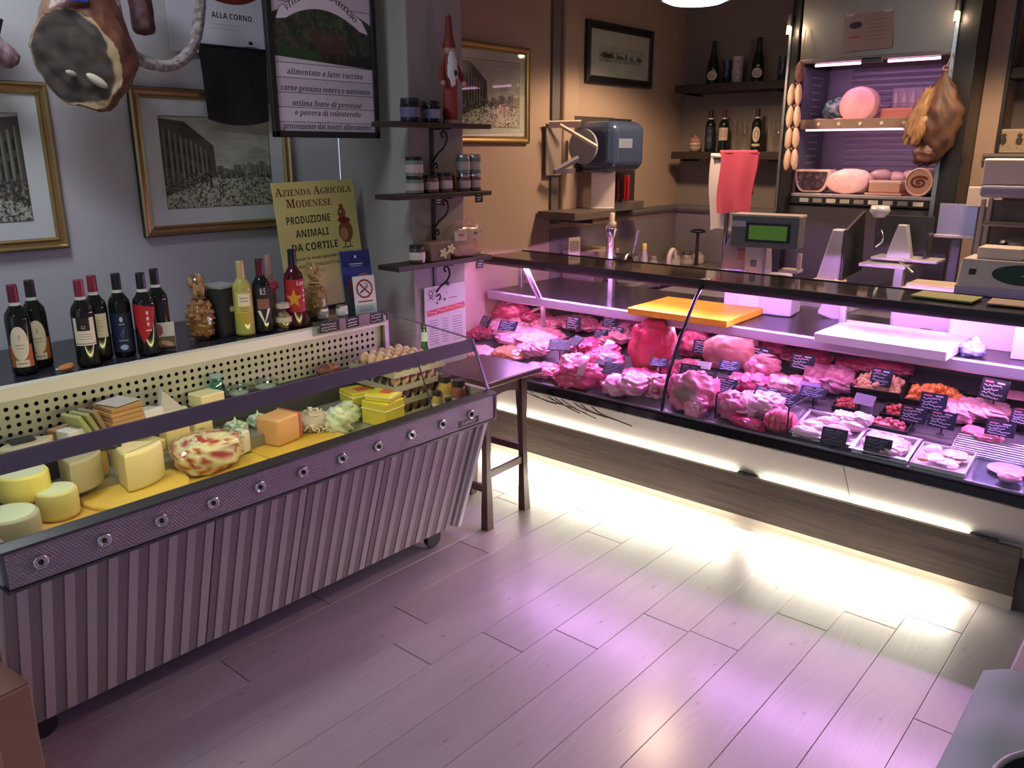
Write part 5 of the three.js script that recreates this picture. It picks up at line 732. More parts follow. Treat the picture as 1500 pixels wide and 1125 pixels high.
{ const t = thing('sliced_meat_tray', 'white tray of pale thin slices with an orange spot near the right front', 'tray', [-.67, deckY(-3.36) + .006, -3.36], 0); t.rotation.order = 'YXZ'; t.rotation.x = .225; part('tray', [rb(.19, .006, .17, .002, 0, .003, 0), rb(.19, .02, .005, .002, 0, .01, .085), rb(.19, .02, .005, .002, 0, .01, -.085), rb(.005, .02, .17, .002, .095, .01, 0), rb(.005, .02, .17, .002, -.095, .01, 0)], m.plasticWhite, t); for (let i = 0; i < 14; i++) part('slice', blob(.034, .006, .026, { amp: .25, n: 12, a: [.80, .55, .48], b: [.86, .76, .70] }).rotateY(rr(0, 6)).rotateX(rr(-.25, .25)).translate(rr(-.06, .06), .016 + rr(0, .01), rr(-.055, .055)), meatMat, t); part('slice', blob(.022, .008, .018, { amp: .2, n: 12, a: ORG, b: [.8, .4, .25] }).translate(-.06, .024, .05), meatMat, t, 'orange slice'); }
{ const t = thing('lidded_tray', 'clear plastic tray with a grey oval and pink meat at the right front corner', 'tray', [-.455, deckY(-3.37) + .006, -3.37], 0); t.rotation.order = 'YXZ'; t.rotation.x = .225; part('tray', [rb(.19, .006, .18, .002, 0, .003, 0), rb(.19, .035, .004, .001, 0, .018, .09), rb(.19, .035, .004, .001, 0, .018, -.09), rb(.004, .035, .18, .001, .095, .018, 0), rb(.004, .035, .18, .001, -.095, .018, 0)], glass([.9, .95, .97], .04), t); part('grey_oval', lathe([[0, .008], [.05, .008], [.056, .014], [0, .018]], 28).scale(1.2, 1, .8).translate(.0, 0, -.01), M([.36, .36, .38], .4), t); part('meat', blob(.04, .015, .03, { amp: .2, a: [.72, .34, .42], b: FAT }).translate(.02, .022, .05), meatMat, t); }
const shelfSlats = []; for (let i = 0; i < 7; i++) shelfSlats.push([-3.44 - i * .022]);
{ const t = thing('wire_shelf', 'bluish steel grid plate lying at the right front of the meat counter', 'grid', [-.50, deckY(-3.51) + .004, -3.51], 0); t.rotation.order = 'YXZ'; t.rotation.x = .225; for (let i = 0; i < 9; i++) part('bar', rod([-.17, .006, -.07 + i * .0175], [.17, .006, -.07 + i * .0175], .0035, .0035, 8), m.steel, t); part('side_bar', [rod([-.17, .004, -.075], [-.17, .004, .075], .004), rod([.17, .004, -.075], [.17, .004, .075], .004)], m.steel, t); part('plate', box(.34, .003, .15, 0, -.001, 0), M([.35, .40, .44], .3, .6), t); }
// ---- price tags: black slates with chalk lines on a small foot
const slateTex = [0, 1, 2, 3].map((k) => tex(160, 110, (c, W, H) => { c.fillStyle = k === 3 ? '#20262a' : '#17153a'; c.fillRect(0, 0, W, H); const ink = ['#cfcfe6', '#b9bce2', '#d9cfe2', '#5b6a6c'][k]; c.strokeStyle = ink; c.lineWidth = 5; for (let y = 34; y < 104; y += 22) { c.beginPath(); c.moveTo(14, y); for (let x = 18; x < 140 - (y % 3) * 14; x += 8) c.lineTo(x, y + rr(-7, 7)); c.stroke(); } c.fillStyle = k === 3 ? '#6a7476' : '#d77a96'; c.fillRect(16, 10, 52, 10); c.fillStyle = ink; c.fillRect(90, 10, 46, 9); }));
const slateMs = slateTex.map((t) => new THREE.MeshStandardMaterial({ map: t, roughness: .6 })), slateG = rb(1, 1, .05, .02), slateP = new THREE.PlaneGeometry(.95, .93);
function slate(label, x, z, w, h, turn, lean, lift, k) {
  const t = thing('price_slate', label, 'price tag', [x, deckY(z) + lift, z], turn);
  const c = part('card', slateG, m.blackSoft, t); c.scale.set(w, h, .06); c.position.set(0, h / 2 + .012, 0); c.rotation.x = -lean;
  const p = part('chalk', slateP, slateMs[k], t); p.scale.set(w, h, 1); p.position.set(0, h / 2 + .012 + .0035 * Math.sin(lean), .0033 * Math.cos(lean) + .001); p.rotation.x = -lean;
  part('foot', [rb(.006, .05 + lift, .006, .001, 0, .016 - lift / 2, -.012), rb(.03, .006, .03, .002, 0, .003 - lift, -.01)], m.blackSoft, t); return t;
}
const S = [
  ['tall standing black price slate behind the red steaks on the left', -2.79, -3.80, .085, .062, 0, .1, .05, 0], ['greenish slate price tag of a fan lying left, by the pale flat cut', -2.66, -3.50, .10, .07, .5, 1.0, .055, 3], ['greenish slate price tag, upper one of the fan on the left', -2.585, -3.55, .09, .06, -.5, .9, .075, 3], ['slate price tag lying on the red joint with rind', -2.31, -3.43, .085, .055, -.25, .95, .06, 3], ['slate price tag beside the streaked rib slab', -2.235, -3.395, .085, .055, .3, .8, .05, 3],
  ['small blue black price slate left of the tall seam', -2.05, -3.535, .08, .045, .2, .8, .06, 1], ['blue black price slate in front of the yellow cutting board', -2.20, -3.72, .11, .06, 0, .15, .165, 1], ['blue black price slate left of the white folded card', -2.49, -3.80, .085, .055, -.2, .4, .04, 1], ['small price slate by the long row of slices, left rear', -2.60, -3.90, .08, .05, .1, .3, .05, 0], 
  ['left of two dark price slates right of the tall seam', -1.86, -3.50, .085, .065, .1, .35, .045, 3], ['right of two dark price slates right of the tall seam', -1.765, -3.49, .085, .065, .05, .35, .04, 3], ['faded price slate on the pink shank piece', -1.64, -3.45, .085, .055, 0, .6, .05, 1], ['bright inked price slate high under the yellow board end', -1.88, -3.93, .10, .062, 0, .2, .04, 2], ['dark price slate before the small pink rear joint', -1.94, -3.79, .10, .06, .1, .3, .04, 1], ['blue inked price slate on the pink loin slices', -1.70, -3.60, .085, .05, .15, .8, .07, 1],
  ['slate with faint lines right of the marbled pork wedge', -1.635, -3.80, .095, .075, -.2, .2, .03, 1], ['price slate with white chalk lines at the dark rib cut', -1.43, -3.82, .095, .065, 0, .3, .03, 2], ['price slate lying along the rolled belly', -1.44, -3.455, .10, .045, 0, .75, .055, 1], ['price slate behind the tied roast', -1.33, -3.42, .08, .05, 0, .7, .06, 1], ['wide price slate right behind the second divider', -1.27, -3.56, .10, .045, .0, .7, .04, 1],
  ['grey green slate before the chicken drumsticks', -1.07, -3.29, .085, .062, .05, .3, .0, 3], ['grey green slate before the flat chicken breasts', -.895, -3.285, .085, .064, .05, .3, .0, 3], ['blue price slate in the pale orange skewer tray', -1.045, -3.755, .078, .068, -.1, .25, .05, 1], ['blue price slate with pink figures below the orange cubes', -.80, -3.66, .085, .065, .1, .35, .03, 2], ['left price slate of the pair behind the chicken breasts', -.845, -3.555, .085, .06, .05, .4, .02, 2], ['right price slate of the pair behind the chicken breasts', -.735, -3.555, .085, .06, -.05, .4, .02, 2],
  ['tilted price slate with pink figures on the violet slabs', -.60, -3.75, .09, .075, -.25, .3, .075, 2], ['price slate with pink figures at the right edge, upper one', -.475, -3.68, .07, .05, 0, .4, .03, 2], ['price slate with pink figures at the right edge, lower one', -.53, -3.58, .085, .05, .05, .5, .02, 2], ['dark price slate at the far left behind the stool seat', -3.14, -3.62, .10, .055, .2, .7, .06, 1], ['black price slate on the violet sheets at the far left', -3.32, -3.62, .10, .055, -.4, .5, .06, 0], ['tiny price slate between the red steaks and the folded card', -2.56, -3.75, .07, .05, .3, .4, .04, 1]];
S.forEach(([l, x, z, w, h, ...r]) => slate(l, x, z, w * 1.22, h * 1.18, ...r));
for (const [x, z, turn, l, c] of [[-2.46, -3.67, -.5, 'white folded card standing left of the large leg joint', [.78, .74, .78]], [-1.86, -3.62, .1, 'white paper strip above the two dark slates', [.8, .74, .78]], [-1.06, -3.585, -.15, 'white and purple printed label leaning on the mince tray', [.62, .50, .78]], [-1.305, -3.60, .1, 'small lilac label right of the white fat edged block', [.5, .36, .68]]]) { const t = thing('paper_card', l, 'card', [x, deckY(z) + .055, z], turn); part('card', rb(.09, .05, .003, .001, 0, .02, 0).rotateX(-.6), M(c, .6), t); part('stand', [rb(.07, .075, .003, .001, 0, -.02, -.022)], M(mix(c, [.3, .25, .4], .4), .6), t); }
// cutting boards on the work shelf
{ const t = thing('cutting_board', 'thick bright yellow cutting board on the work shelf of the meat counter', 'cutting board', [-2.03, .919, -3.84], .03); part('board', rb(.56, .036, .44, .006, 0, .018, 0), M([.86, .50, .02], .45), t); part('groove', [rb(.50, .003, .008, .001, 0, .0355, .19), rb(.50, .003, .008, .001, 0, .0355, -.19)], M([.72, .38, .02], .5), t); }
{ const t = thing('cutting_board', 'thick white cutting board with a pinkish worn middle on the work shelf', 'cutting board', [-1.035, .919, -3.81], -.02); part('board', rb(.55, .042, .40, .006, 0, .021, 0), M([.82, .80, .78], .5), t); const map = tex(128, 96, (c, w, h) => { const d = c.createImageData(w, h); for (let y = 0; y < h; y++) for (let x = 0; x < w; x++) { const u = x / w * 2 - 1, v = y / h * 2 - 1, q = Math.max(0, 1 - u * u - v * v) * (.8 + .5 * noise.noise(x * .1, y * .1, 2)), i = 4 * (y * w + x); d.data[i] = 232; d.data[i + 1] = 230 - 60 * q; d.data[i + 2] = 228 - 55 * q; d.data[i + 3] = 255; } c.putImageData(d, 0, 0); }); part('worn_top', new THREE.PlaneGeometry(.53, .38).rotateX(-Math.PI / 2).translate(0, .0426, 0), new THREE.MeshStandardMaterial({ map, roughness: .6 }), t); }
{ const t = thing('folded_bag', 'bluish clear bag crumpled at the right end of the white cutting board', 'bag', [-.71, .919, -3.80], .4); part('film', blob(.05, .035, .04, { amp: .4, freq: 4, flat: -.7 }).translate(0, .025, 0), M([.45, .5, .8], .2), t); part('crease', blob(.02, .03, .02, { amp: .5, freq: 5 }).translate(.01, .045, 0), M([.6, .64, .85], .2), t); }
solo('paper_stack', rb(.26, .19, .12, .004, 0, .095, 0), M([.62, .52, .68], .6), 'upright stack of wrapping paper behind the glass at the right edge', 'paper', [-.45, .919, -3.90], .05);
solo('wrapping_paper', rb(.24, .008, .16, .002, 0, .004, 0), M([.36, .36, .18], .8), 'olive green sheets of wrapping paper on the dark top shelf', 'paper', [-.84, 1.1485, -3.80], -.05);
solo('wrapping_paper', rb(.16, .007, .15, .002, 0, .0035, 0), M([.45, .34, .28], .8), 'brownish sheets of wrapping paper at the right end of the top shelf', 'paper', [-.60, 1.1485, -3.81], .05);
// ------------------------------------------------------------ behind the meat counter: worktops, machines, wall fittings
{
  const t = thing('back_worktop', 'dark worktop along the tan wall left of the service area', 'worktop', [0, 0, 0]), wm = M([.16, .145, .14], .35);
  part('top', rb(.54, .04, 1.56, .004, -3.108, .88, -5.19), wm, t); part('cupboard', box(.48, .86, 1.54, -3.13, .43, -5.19), m.taupeDark, t);
  const u = thing('back_worktop', 'dark worktop under the cold cabinet along the back wall', 'worktop', [0, 0, 0]);
  part('top', rb(4.38, .04, .54, .004, -.62, .88, -5.70), wm, u); part('cupboard', box(4.36, .86, .50, -.62, .43, -5.70), m.taupeDark, u);
}
// scale on its printer box
{
  const t = thing('shop_scale', 'grey shop scale with a green lit display, on the meat counter', 'scale', [-1.835, .919, -4.15], .12);
  const sh = M([.40, .37, .42], .45), shD = M([.14, .135, .15], .45), lilac = M([.62, .56, .68], .4);
  part('printer_box', rb(.36, .175, .18, .012, .03, .0875, 0), lilac, t); part('paper_slot', rb(.11, .12, .006, .002, -.01, .09, .091), M([.74, .68, .78], .5), t); part('lid_line', rb(.362, .004, .182, .001, .03, .13, 0), shD, t);
  part('base_plate', rb(.30, .022, .22, .008, .0, .187, 0), lilac, t);
  part('body', prismZ([[-.19, .198], [-.18, .33], [-.13, .44], [.02, .44], [.04, .22], [.04, .198]], -.10, .06, .008), M([.28, .245, .30], .5), t);
  part('column', rb(.095, .19, .04, .006, 0, .285, .085), M([.45, .43, .48], .4), t); part('key', rb(.03, .035, .006, .002, 0, .265, .106), shD, t);
  const hd = part('head', rb(.345, .155, .13, .010, .045, .425, .055), shD, t); part('head_top', rb(.35, .014, .135, .005, .045, .508, .055), M([.45, .38, .33], .5), hd);
  part('display', rb(.195, .072, .004, .002, .065, .425, .1215), glow(new THREE.Color(.10, .22, .03), .42), hd, 'green lit display'); part('display_frame', [rb(.225, .012, .008, .002, .065, .467, .122), rb(.225, .012, .008, .002, .065, .383, .122), rb(.014, .09, .008, .002, -.04, .425, .122), rb(.014, .09, .008, .002, .17, .425, .122)], m.black, hd);
  part('badge', rb(.075, .03, .004, .001, -.085, .465, .122), M([.5, .46, .5], .5), hd); part('red_panel', rb(.06, .055, .004, .001, -.07, .30, .062), M([.28, .12, .14], .5), t);
  part('side_bracket', [rb(.10, .016, .10, .004, .17, .23, .02), rb(.02, .09, .03, .004, .21, .275, .02)], M([.50, .42, .38], .5), t);
}
{ const t = thing('prep_table', 'steel prep table behind the meat counter that carries the slicers', 'table', [-1.2, 0, -4.80]); part('top', rb(2.9, .03, .74, .004, 0, .885, 0), m.steelSoft, t); for (const [x, z] of [[-1.4, .32], [1.4, .32], [-1.4, -.32], [1.4, -.32]]) part('leg', rb(.04, .87, .04, .004, x, .435, z), m.steelSoft, t); part('shelf', rb(2.8, .02, .66, .003, 0, .25, 0), m.steelSoft, t); }
// slicers
{
  const t = thing('meat_slicer', 'pale meat slicer with a tall slanted tower right of the scale', 'slicer', [-1.60, .90, -4.62]);
  const body = M([.66, .63, .68], .35, .2);
  part('tower', prismZ([[-.095, .15], [.03, .15], [.03, .43], [-.03, .43]], -.06, .02, .006), body, t); part('tower_foot', rb(.16, .05, .14, .008, -.03, .13, 0), M([.72, .62, .48], .4), t);
  part('blade_guard', prismX([[.02, .16], [.02, .43], [-.25, .52], [-.30, .18]], .034, .05, .003), m.steelDark, t); part('base', rb(.30, .10, .40, .015, .0, .05, -.1), body, t); part('knob', lathe([[0, 0], [.045, .0], [.052, .03], [.03, .06], [0, .065]], 20).rotateX(Math.PI).translate(.17, .56, -.1), body, t); part('knob_stem', rod([.17, .50, -.1], [.17, .40, -.1], .012), m.steelDark, t);
}
{
  const t = thing('meat_slicer', 'second meat slicer with a black carriage plate in the middle behind the counter', 'slicer', [-1.33, .90, -4.80]);
  const body = M([.60, .57, .62], .35, .3);
  part('base', rb(.26, .12, .36, .015, .02, .06, -.1), m.steelDark, t); part('tower', prismZ([[-.065, .27], [.075, .27], [.03, .46], [-.015, .46]], -.03, .02, .005), body, t); part('tray', [rb(.24, .018, .16, .003, -.04, .245, .06), rb(.34, .014, .18, .003, .04, .275, -.04)], body, t);
  part('stem', rb(.05, .15, .04, .006, .04, .17, .08), body, t); part('carriage', [rb(.30, .20, .012, .004, -.02, .40, -.12), rb(.012, .16, .10, .003, .13, .34, -.06)], M([.05, .05, .06], .3, .3), t); part('lever', rod([.04, .275, .10], [.12, .225, .13], .006), m.chrome, t); part('handle', tube([[-.12, .42, -.05], [-.10, .37, -.03], [-.135, .33, -.03]], .008, 12), m.chrome, t);
}
{ const t = thing('wrap_machine', 'light rounded appliance with a shiny cream lid beside the cash register', 'appliance', [-.995, .919, -4.22]); part('body', rb(.30, .20, .22, .03, 0, .10, 0), M([.58, .53, .58], .45), t); part('lid', rb(.25, .035, .18, .015, .02, .21, 0), M([.72, .58, .44], .25), t); part('foot', rb(.05, .03, .03, .004, .02, .012, .105), M([.25, .10, .08], .5), t); }
{ const t = thing('white_bag', 'small lilac white paper bag lying by the slicer foot', 'bag', [-1.47, .919, -4.22], .3); part('bag', rb(.12, .19, .05, .01, 0, .095, 0).rotateZ(-.35), M([.68, .62, .72], .6), t); part('mark', rb(.04, .02, .052, .002, .03, .14, 0), M([.25, .2, .3], .6), t); }
{
  const t = thing('cash_register', 'beige counter machine with an oval green badge at the right edge', 'cash register', [-.66, .919, -4.10]);
  part('body', prismX([[.13, 0], [.13, .27], [.09, .375], [-.12, .375], [-.12, 0]], -.19, .25, .008), M([.66, .58, .54], .45), t); part('lower_band', rb(.44, .06, .01, .003, .03, .235, .137), M([.52, .40, .66], .45), t); part('top_box', rb(.17, .05, .14, .006, -.055, .40, -.02), M([.70, .60, .52], .5), t); part('switch', rb(.026, .028, .008, .003, -.135, .325, .113).rotateX(0), m.black, t);
  const map = tex(256, 160, (c, w, h) => { c.fillStyle = '#0f3a2c'; c.fillRect(0, 0, w, h); c.fillStyle = '#123f31'; c.fillRect(0, 0, w, h); c.strokeStyle = '#c9a98a'; c.lineWidth = 8; c.beginPath(); c.moveTo(120, 90); c.lineTo(165, 55); c.lineTo(160, 100); c.lineTo(215, 70); c.stroke(); c.fillStyle = '#a04038'; c.fillRect(180, 92, 40, 18); });
  const el = new THREE.CircleGeometry(1, 36).scale(.115, .042, 1).rotateX(-.36).translate(.06, .325, .1185); part('badge', el, new THREE.MeshStandardMaterial({ map, roughness: .5 }), t, 'oval green badge'); part('badge_rim', new THREE.TorusGeometry(1, .035, 8, 40).scale(.115, .042, .06).rotateX(-.36).translate(.06, .325, .118), m.black, t);
}
{ const t = thing('steel_tray', 'glossy lilac steel box with a bright reflex line under the wall cabinet corner', 'tray', [-1.09, 1.29, -4.95], .05); part('sheet', rb(.20, .165, .02, .004, 0, .10, 0), new THREE.MeshStandardMaterial({ color: 0xb5a9c4, roughness: .18, metalness: .6 }), t); part('lip', [rb(.25, .016, .08, .004, .02, .012, .0), rb(.018, .11, .05, .004, .135, .075, 0)], M([.62, .54, .70], .3, .3), t); part('stand', [rb(.05, .38, .04, .004, 0, -.19, -.03), rb(.20, .01, .16, .003, 0, -.384, -.03)], m.steelDark, t); }
// left wall of the service area
{ const t = thing('wall_shelf', 'dark wooden shelf on the tan wall below the blue dispenser', 'shelf', [-3.24, 1.345, -4.43]); part('board', rb(.30, .05, .46, .005, 0, 0, 0), M([.12, .09, .08], .5), t); part('bracket', rb(.26, .03, .02, .003, -.01, -.04, 0), m.black, t); }
{ const t = thing('carton', 'brown carton standing on the worktop under the dark wall shelf', 'box', [-3.24, .90, -4.60], .0); part('box', rb(.26, .20, .30, .004, 0, .10, 0), M([.27, .20, .15], .8), t); part('flap', [rb(.12, .006, .29, .001, .065, .203, 0), rb(.12, .006, .29, .001, -.065, .203, 0)], M([.30, .22, .17], .8), t); part('tape', rb(.262, .202, .03, .003, 0, .101, 0), M([.34, .27, .2], .5), t); }
{ const t = thing('label_card', 'pale label card leaning under the dark wall shelf', 'card', [-3.06, 1.105, -4.16], 1.3); part('card', rb(.09, .12, .008, .002, 0, .06, 0), M([.5, .42, .38], .6), t); part('photo', rb(.07, .07, .009, .001, 0, .065, .0012), M([.28, .22, .22], .5), t); }
{ const t = thing('mincer', 'steel mincer with a hopper and dark round mouth on the worktop', 'mincer', [-3.0, .90, -4.48]); part('neck', lathe([[0, 0], [.05, 0], [.045, .06], [.035, .16], [.028, .30], [.05, .36], [.054, .37], [.05, .37], [.024, .30]], 24), m.chrome, t); part('mouth', cyl(.062, .062, .12, 0, 0, 0, 28).rotateZ(Math.PI / 2).translate(.05, .14, -.05), m.black, t); part('mouth_ring', new THREE.TorusGeometry(.06, .012, 10, 28).rotateY(Math.PI / 2).translate(.11, .14, -.05), m.steel, t); part('pusher', lathe([[0, .37], [.03, .37], [.03, .40], [.018, .41], [.018, .46], [0, .465]], 20), M([.7, .58, .5], .5), t); part('crank', tube([[-.02, .14, .0], [-.02, .14, .06], [-.02, .08, .09]], .009, 10), m.steel, t); }
{
  const t = thing('towel_dispenser', 'blue translucent paper towel dispenser on the tan wall', 'dispenser', [-3.37, 1.615, -4.76]); const blueM = new THREE.MeshPhysicalMaterial({ color: new THREE.Color(.045, .065, .13), roughness: .18, clearcoat: .6, clearcoatRoughness: .1 });
  const g = new RoundedBoxGeometry(.31, .315, .40, 6, .07); part('cover', g.translate(.155, .1575, 0), blueM, t); part('window', rb(.006, .06, .16, .002, .309, .175, .06), M([.22, .26, .36], .25), t); part('lower_lip', rb(.20, .02, .30, .006, .13, .0, 0), M([.15, .16, .2], .4), t); part('back_plate', rb(.02, .36, .46, .004, .0, .17, -.02), M([.06, .05, .05], .5), t);
}
{ const t = thing('paper_towel', 'white paper hanging from the blue dispenser down to the wall shelf', 'paper towel', [-3.20, 1.36, -4.66], .55); const g = new THREE.PlaneGeometry(.155, .26, 8, 8), p = g.attributes.position; for (let i = 0; i < p.count; i++) p.setZ(i, .008 * Math.sin(p.getY(i) * 16) + .006 * Math.cos(p.getX(i) * 20)); g.computeVertexNormals(); part('sheet', [g.clone().translate(0, .14, 0), g.clone().translate(.002, .14, -.005)], M([.72, .62, .62], .85, 0, { side: THREE.DoubleSide }), t); part('fold', rod([-.078, .012, 0], [.078, .012, 0], .006), M([.72, .62, .62], .85), t); }
{ const t = thing('paper_holder', 'white angled wall bracket with a slanting arm left of the blue dispenser', 'bracket', [-3.38, 1.60, -4.40]); const w = M([.66, .55, .46], .5), g2 = M([.36, .34, .38], .5); part('arm', [bar([.10, .30, .12], [.26, .17, -.06], .018, .018), bar([.02, .305, .13], [.16, .31, -.02], .012, .05)], w, t); part('lower_arm', [bar([.08, .02, .13], [.18, .10, .02], .022, .03), bar([.06, .02, .13], [.12, .02, -.02], .016, .03)], g2, t); part('disc', cyl(.11, .11, .02, 0, 0, 0, 30).rotateX(Math.PI / 2).translate(.14, .17, -.08), M([.30, .31, .36], .45), t); part('plate', rb(.012, .32, .16, .003, .006, .15, .06), M([.30, .25, .21], .6), t); }
{ const t = thing('knife_holder', 'dark wall knife holder right of the blue dispenser', 'knife holder', [-3.37, 1.345, -5.07]); part('panel', rb(.05, .50, .36, .006, .02, .25, 0), M([.035, .03, .035], .5), t); part('box', rb(.13, .06, .42, .006, .06, .02, .02), M([.13, .11, .11], .5), t); }
for (let i = 0; i < 3; i++) { const t = thing('knife', ['red handled knife, left one in the dark wall holder', 'red handled knife, middle one in the dark wall holder', 'red handled knife, right one in the dark wall holder'][i], 'knife', [-3.285, 1.40, -4.965 - [0, .085, .13][i]]); part('handle', lathe([[0, 0], [.012, .004], [.014, .05], [.011, .10], [.014, .15], [.010, .175], [0, .18]], 14).scale(1, 1, .8), i ? m.redGloss : M([.22, .015, .02], .3), t); part('blade', rb(.003, .07, .03, .001, 0, -.02, 0), m.steel, t); }
{ const t = thing('black_folder', 'black folder hung beside the blue dispenser', 'panel', [-3.36, 1.62, -5.02]); part('panel', rb(.014, .34, .28, .004, .0, .17, -.06), m.blackSoft, t); part('edge', rb(.02, .26, .012, .002, .006, .12, -.20), m.black, t); }
// small things on the worktop along the wall
const small = [['bottle with a yellow cap on the worktop behind the counter', -4.99, .024, .22, [.45, .36, .42], [.75, .55, .10]], ['pale jar left of the white scraper on the back worktop', -5.12, .035, .12, [.40, .33, .36], [.3, .25, .25]], ['squat jar with a reddish lid on the back worktop', -5.42, .045, .13, [.34, .28, .24], [.30, .10, .11]], ['wide pot with a dark lid on the back worktop', -5.60, .055, .11, [.20, .16, .14], [.06, .05, .05]], ['pale tub at the corner of the back worktop', -5.78, .05, .10, [.46, .38, .33], [.40, .33, .3]]];
for (const [l, z, r, h, c, c2] of small) { const t = thing('pantry_jar', l, 'jar', [-3.06, .90, z]); part('body', lathe([[0, 0], [r, 0], [r * 1.04, h * .1], [r, h * .6], [r * .62, h * .78], [r * .6, h * .86], [0, h * .86]], 20), M(c, .35), t); part('lid', lathe([[r * .66, h * .82], [r * .66, h * .97], [r * .5, h], [0, h]], 20), M(c2, .4), t); part('label', cyl(r * 1.05, r * 1.05, h * .3, 0, h * .36, 0, 20), M(mix(c, [.6, .55, .5], .4), .6), t); }
{ const t = thing('scraper', 'white curved handle standing among the jars on the back worktop', 'utensil', [-2.98, .90, -5.2]); part('handle', tube([[0, .02, 0], [0, .12, .0], [.0, .16, -.05], [0, .10, -.08]], .018, 16), M([.66, .56, .44], .5), t); part('foot', cyl(.03, .03, .02, 0, .01, 0, 18), M([.5, .42, .34], .5), t); }
{ const t = thing('utensil_pot', 'pot of thin steel utensils behind the yellow capped bottle', 'utensil', [-3.2, .90, -5.06]); part('pot', lathe([[0, 0], [.04, 0], [.045, .12], [.04, .12], [.036, .01]], 20), M([.3, .25, .28], .4), t); for (let i = 0; i < 4; i++) part('utensil', rod([rr(-.02, .02), .05, rr(-.02, .02)], [rr(-.04, .04), .30, rr(-.04, .04)], .004), m.steel, t); }
{ const t = thing('tamper', 'black mushroom shaped tamper on the back worktop', 'utensil', [-3.02, .90, -5.68]); part('head', lathe([[0, .24], [.055, .25], [.06, .262], [.03, .275], [0, .278]], 20), m.black, t); part('shaft', cyl(.011, .014, .24, 0, .12, 0, 12), m.black, t); }
{ const t = thing('towel_stand', 'dark stand that carries the red and white towels', 'stand', [-2.46, .90, -5.0]); part('pole', [cyl(.013, .013, .82, .0, .41, 0, 14), cyl(.013, .013, .30, .03, .15, 0, 14)], m.steelDark, t); part('arm', rod([-.12, .80, 0], [.12, .80, 0], .009), m.steelDark, t); part('base', cyl(.075, .08, .03, 0, .015, 0, 24), m.steelDark, t); part('collar', cyl(.045, .05, .08, 0, .06, 0, 20), m.steel, t); part('block', rb(.06, .32, .06, .006, .07, .17, .02), m.black, t); }
function towel(label, at, w, h, c, seed, back) { const t = thing('towel', label, 'towel', at, .1); const mk = (s, hh) => { const g = new THREE.PlaneGeometry(w, hh, 16, 14), p = g.attributes.position; for (let i = 0; i < p.count; i++) { const u = p.getX(i) / w, v = .5 - p.getY(i) / hh; p.setZ(i, s * .014 + .014 * Math.sin(u * 9 + seed) * (.3 + v)); p.setX(i, p.getX(i) * (1 - .10 * v) + .01 * Math.sin(v * 5 + seed)); p.setY(i, p.getY(i) - hh / 2 + .012 * Math.sin(u * 7 + seed) * v); } g.computeVertexNormals(); return g; }; const mm = M(c, .95, 0, { side: THREE.DoubleSide }); part('front_fold', mk(1, h), mm, t); part('back_fold', mk(-1, back), mm, t); part('top_fold', rod([-w / 2, 0, 0], [w / 2, 0, 0], .014), mm, t); return t; }
towel('coral red towel hanging over the stand arm', [-2.40, 1.735, -4.985], .24, .37, [.50, .07, .12], 1, .25); towel('white towel hanging behind the coral red towel', [-2.475, 1.715, -5.03], .26, .47, [.70, .62, .60], 3, .3);
// shelves on the back wall, left of the cold cabinet
for (const [y, l] of [[2.19, 'upper black shelf on the back wall, left of the cold cabinet'], [1.715, 'lower black shelf on the back wall, left of the cold cabinet']]) { const t = thing('wall_shelf', l, 'shelf', [-2.88, y, -5.86]); part('board', rb(.86, .055, .28, .004, 0, -.005, 0), m.darkWood, t); part('hidden_bracket', [rb(.03, .02, .24, .002, -.35, -.038, -.01), rb(.03, .02, .24, .002, .35, -.038, -.01)], m.black, t); }
const U = 2.213, Lw = 1.738, proseccoP = [[0, 0], [.042, 0], [.045, .006], [.045, .10], [.040, .15], [.024, .21], [.0165, .245], [.0165, .30], [0, .302]];
const seal = tex(128, 128, (c, w, h) => { c.clearRect(0, 0, w, h); c.fillStyle = '#c9b7ae'; c.beginPath(); c.arc(64, 64, 60, 0, 7); c.fill(); c.strokeStyle = '#5a4a48'; c.lineWidth = 7; c.beginPath(); c.arc(64, 64, 30, .4, 5.6); c.stroke(); c.fillStyle = '#5a4a48'; c.fillRect(50, 60, 30, 8); });
const shelfTurn = .35;
function sparkling(l, x, y) { const t = thing('sparkling_bottle', l, 'bottle', [x, y, -5.86], shelfTurn); part('glass', lathe(proseccoP, 24), bottleM, t); part('foil', lathe([[.0255, .205], [.0178, .245], [.0175, .30], [0, .305]], 20), m.black, t); part('seal', new THREE.CylinderGeometry(.0458, .0458, .07, 16, 1, true, -.95, 1.9).translate(0, .062, 0), new THREE.MeshStandardMaterial({ map: seal, roughness: .6, alphaTest: .5, transparent: true }), t); }
sparkling('left black bottle with a round cream seal on the upper back shelf', -3.075, U); sparkling('right black bottle with a round cream seal on the upper back shelf', -2.725, U);
for (const [x, s, l] of [[-2.965, 1, 'blue grey stacked tumblers on the upper back shelf'], [-2.885, 1.1, 'white flowered jar stack between the tumblers and the right sealed bottle'], [-2.54, 1, 'dim glass tumblers at the right end of the upper back shelf']]) { const t = thing('glass_stack', l, 'glass', [x, U, -5.87]); const f = x > -2.9 && x < -2.8; for (let i = 0; i < 2; i++) part('tumbler', lathe([[0, 0], [.032, 0], [.038, .085], [.035, .085], [.030, .006], [0, .006]], 20).scale(s, s, s).translate(0, i * .082 * s, 0), f ? M([.42, .36, .38], .4) : glass([.72, .76, .82], .05), t); if (f) part('pattern', [0, 1, 2, 3, 4].map((k) => ball(.010, .034 * Math.cos(k * 1.3), .03 + k * .03, .034 * Math.abs(Math.sin(k * 1.3)), 8)), M([.30, .16, .18], .6), t); }
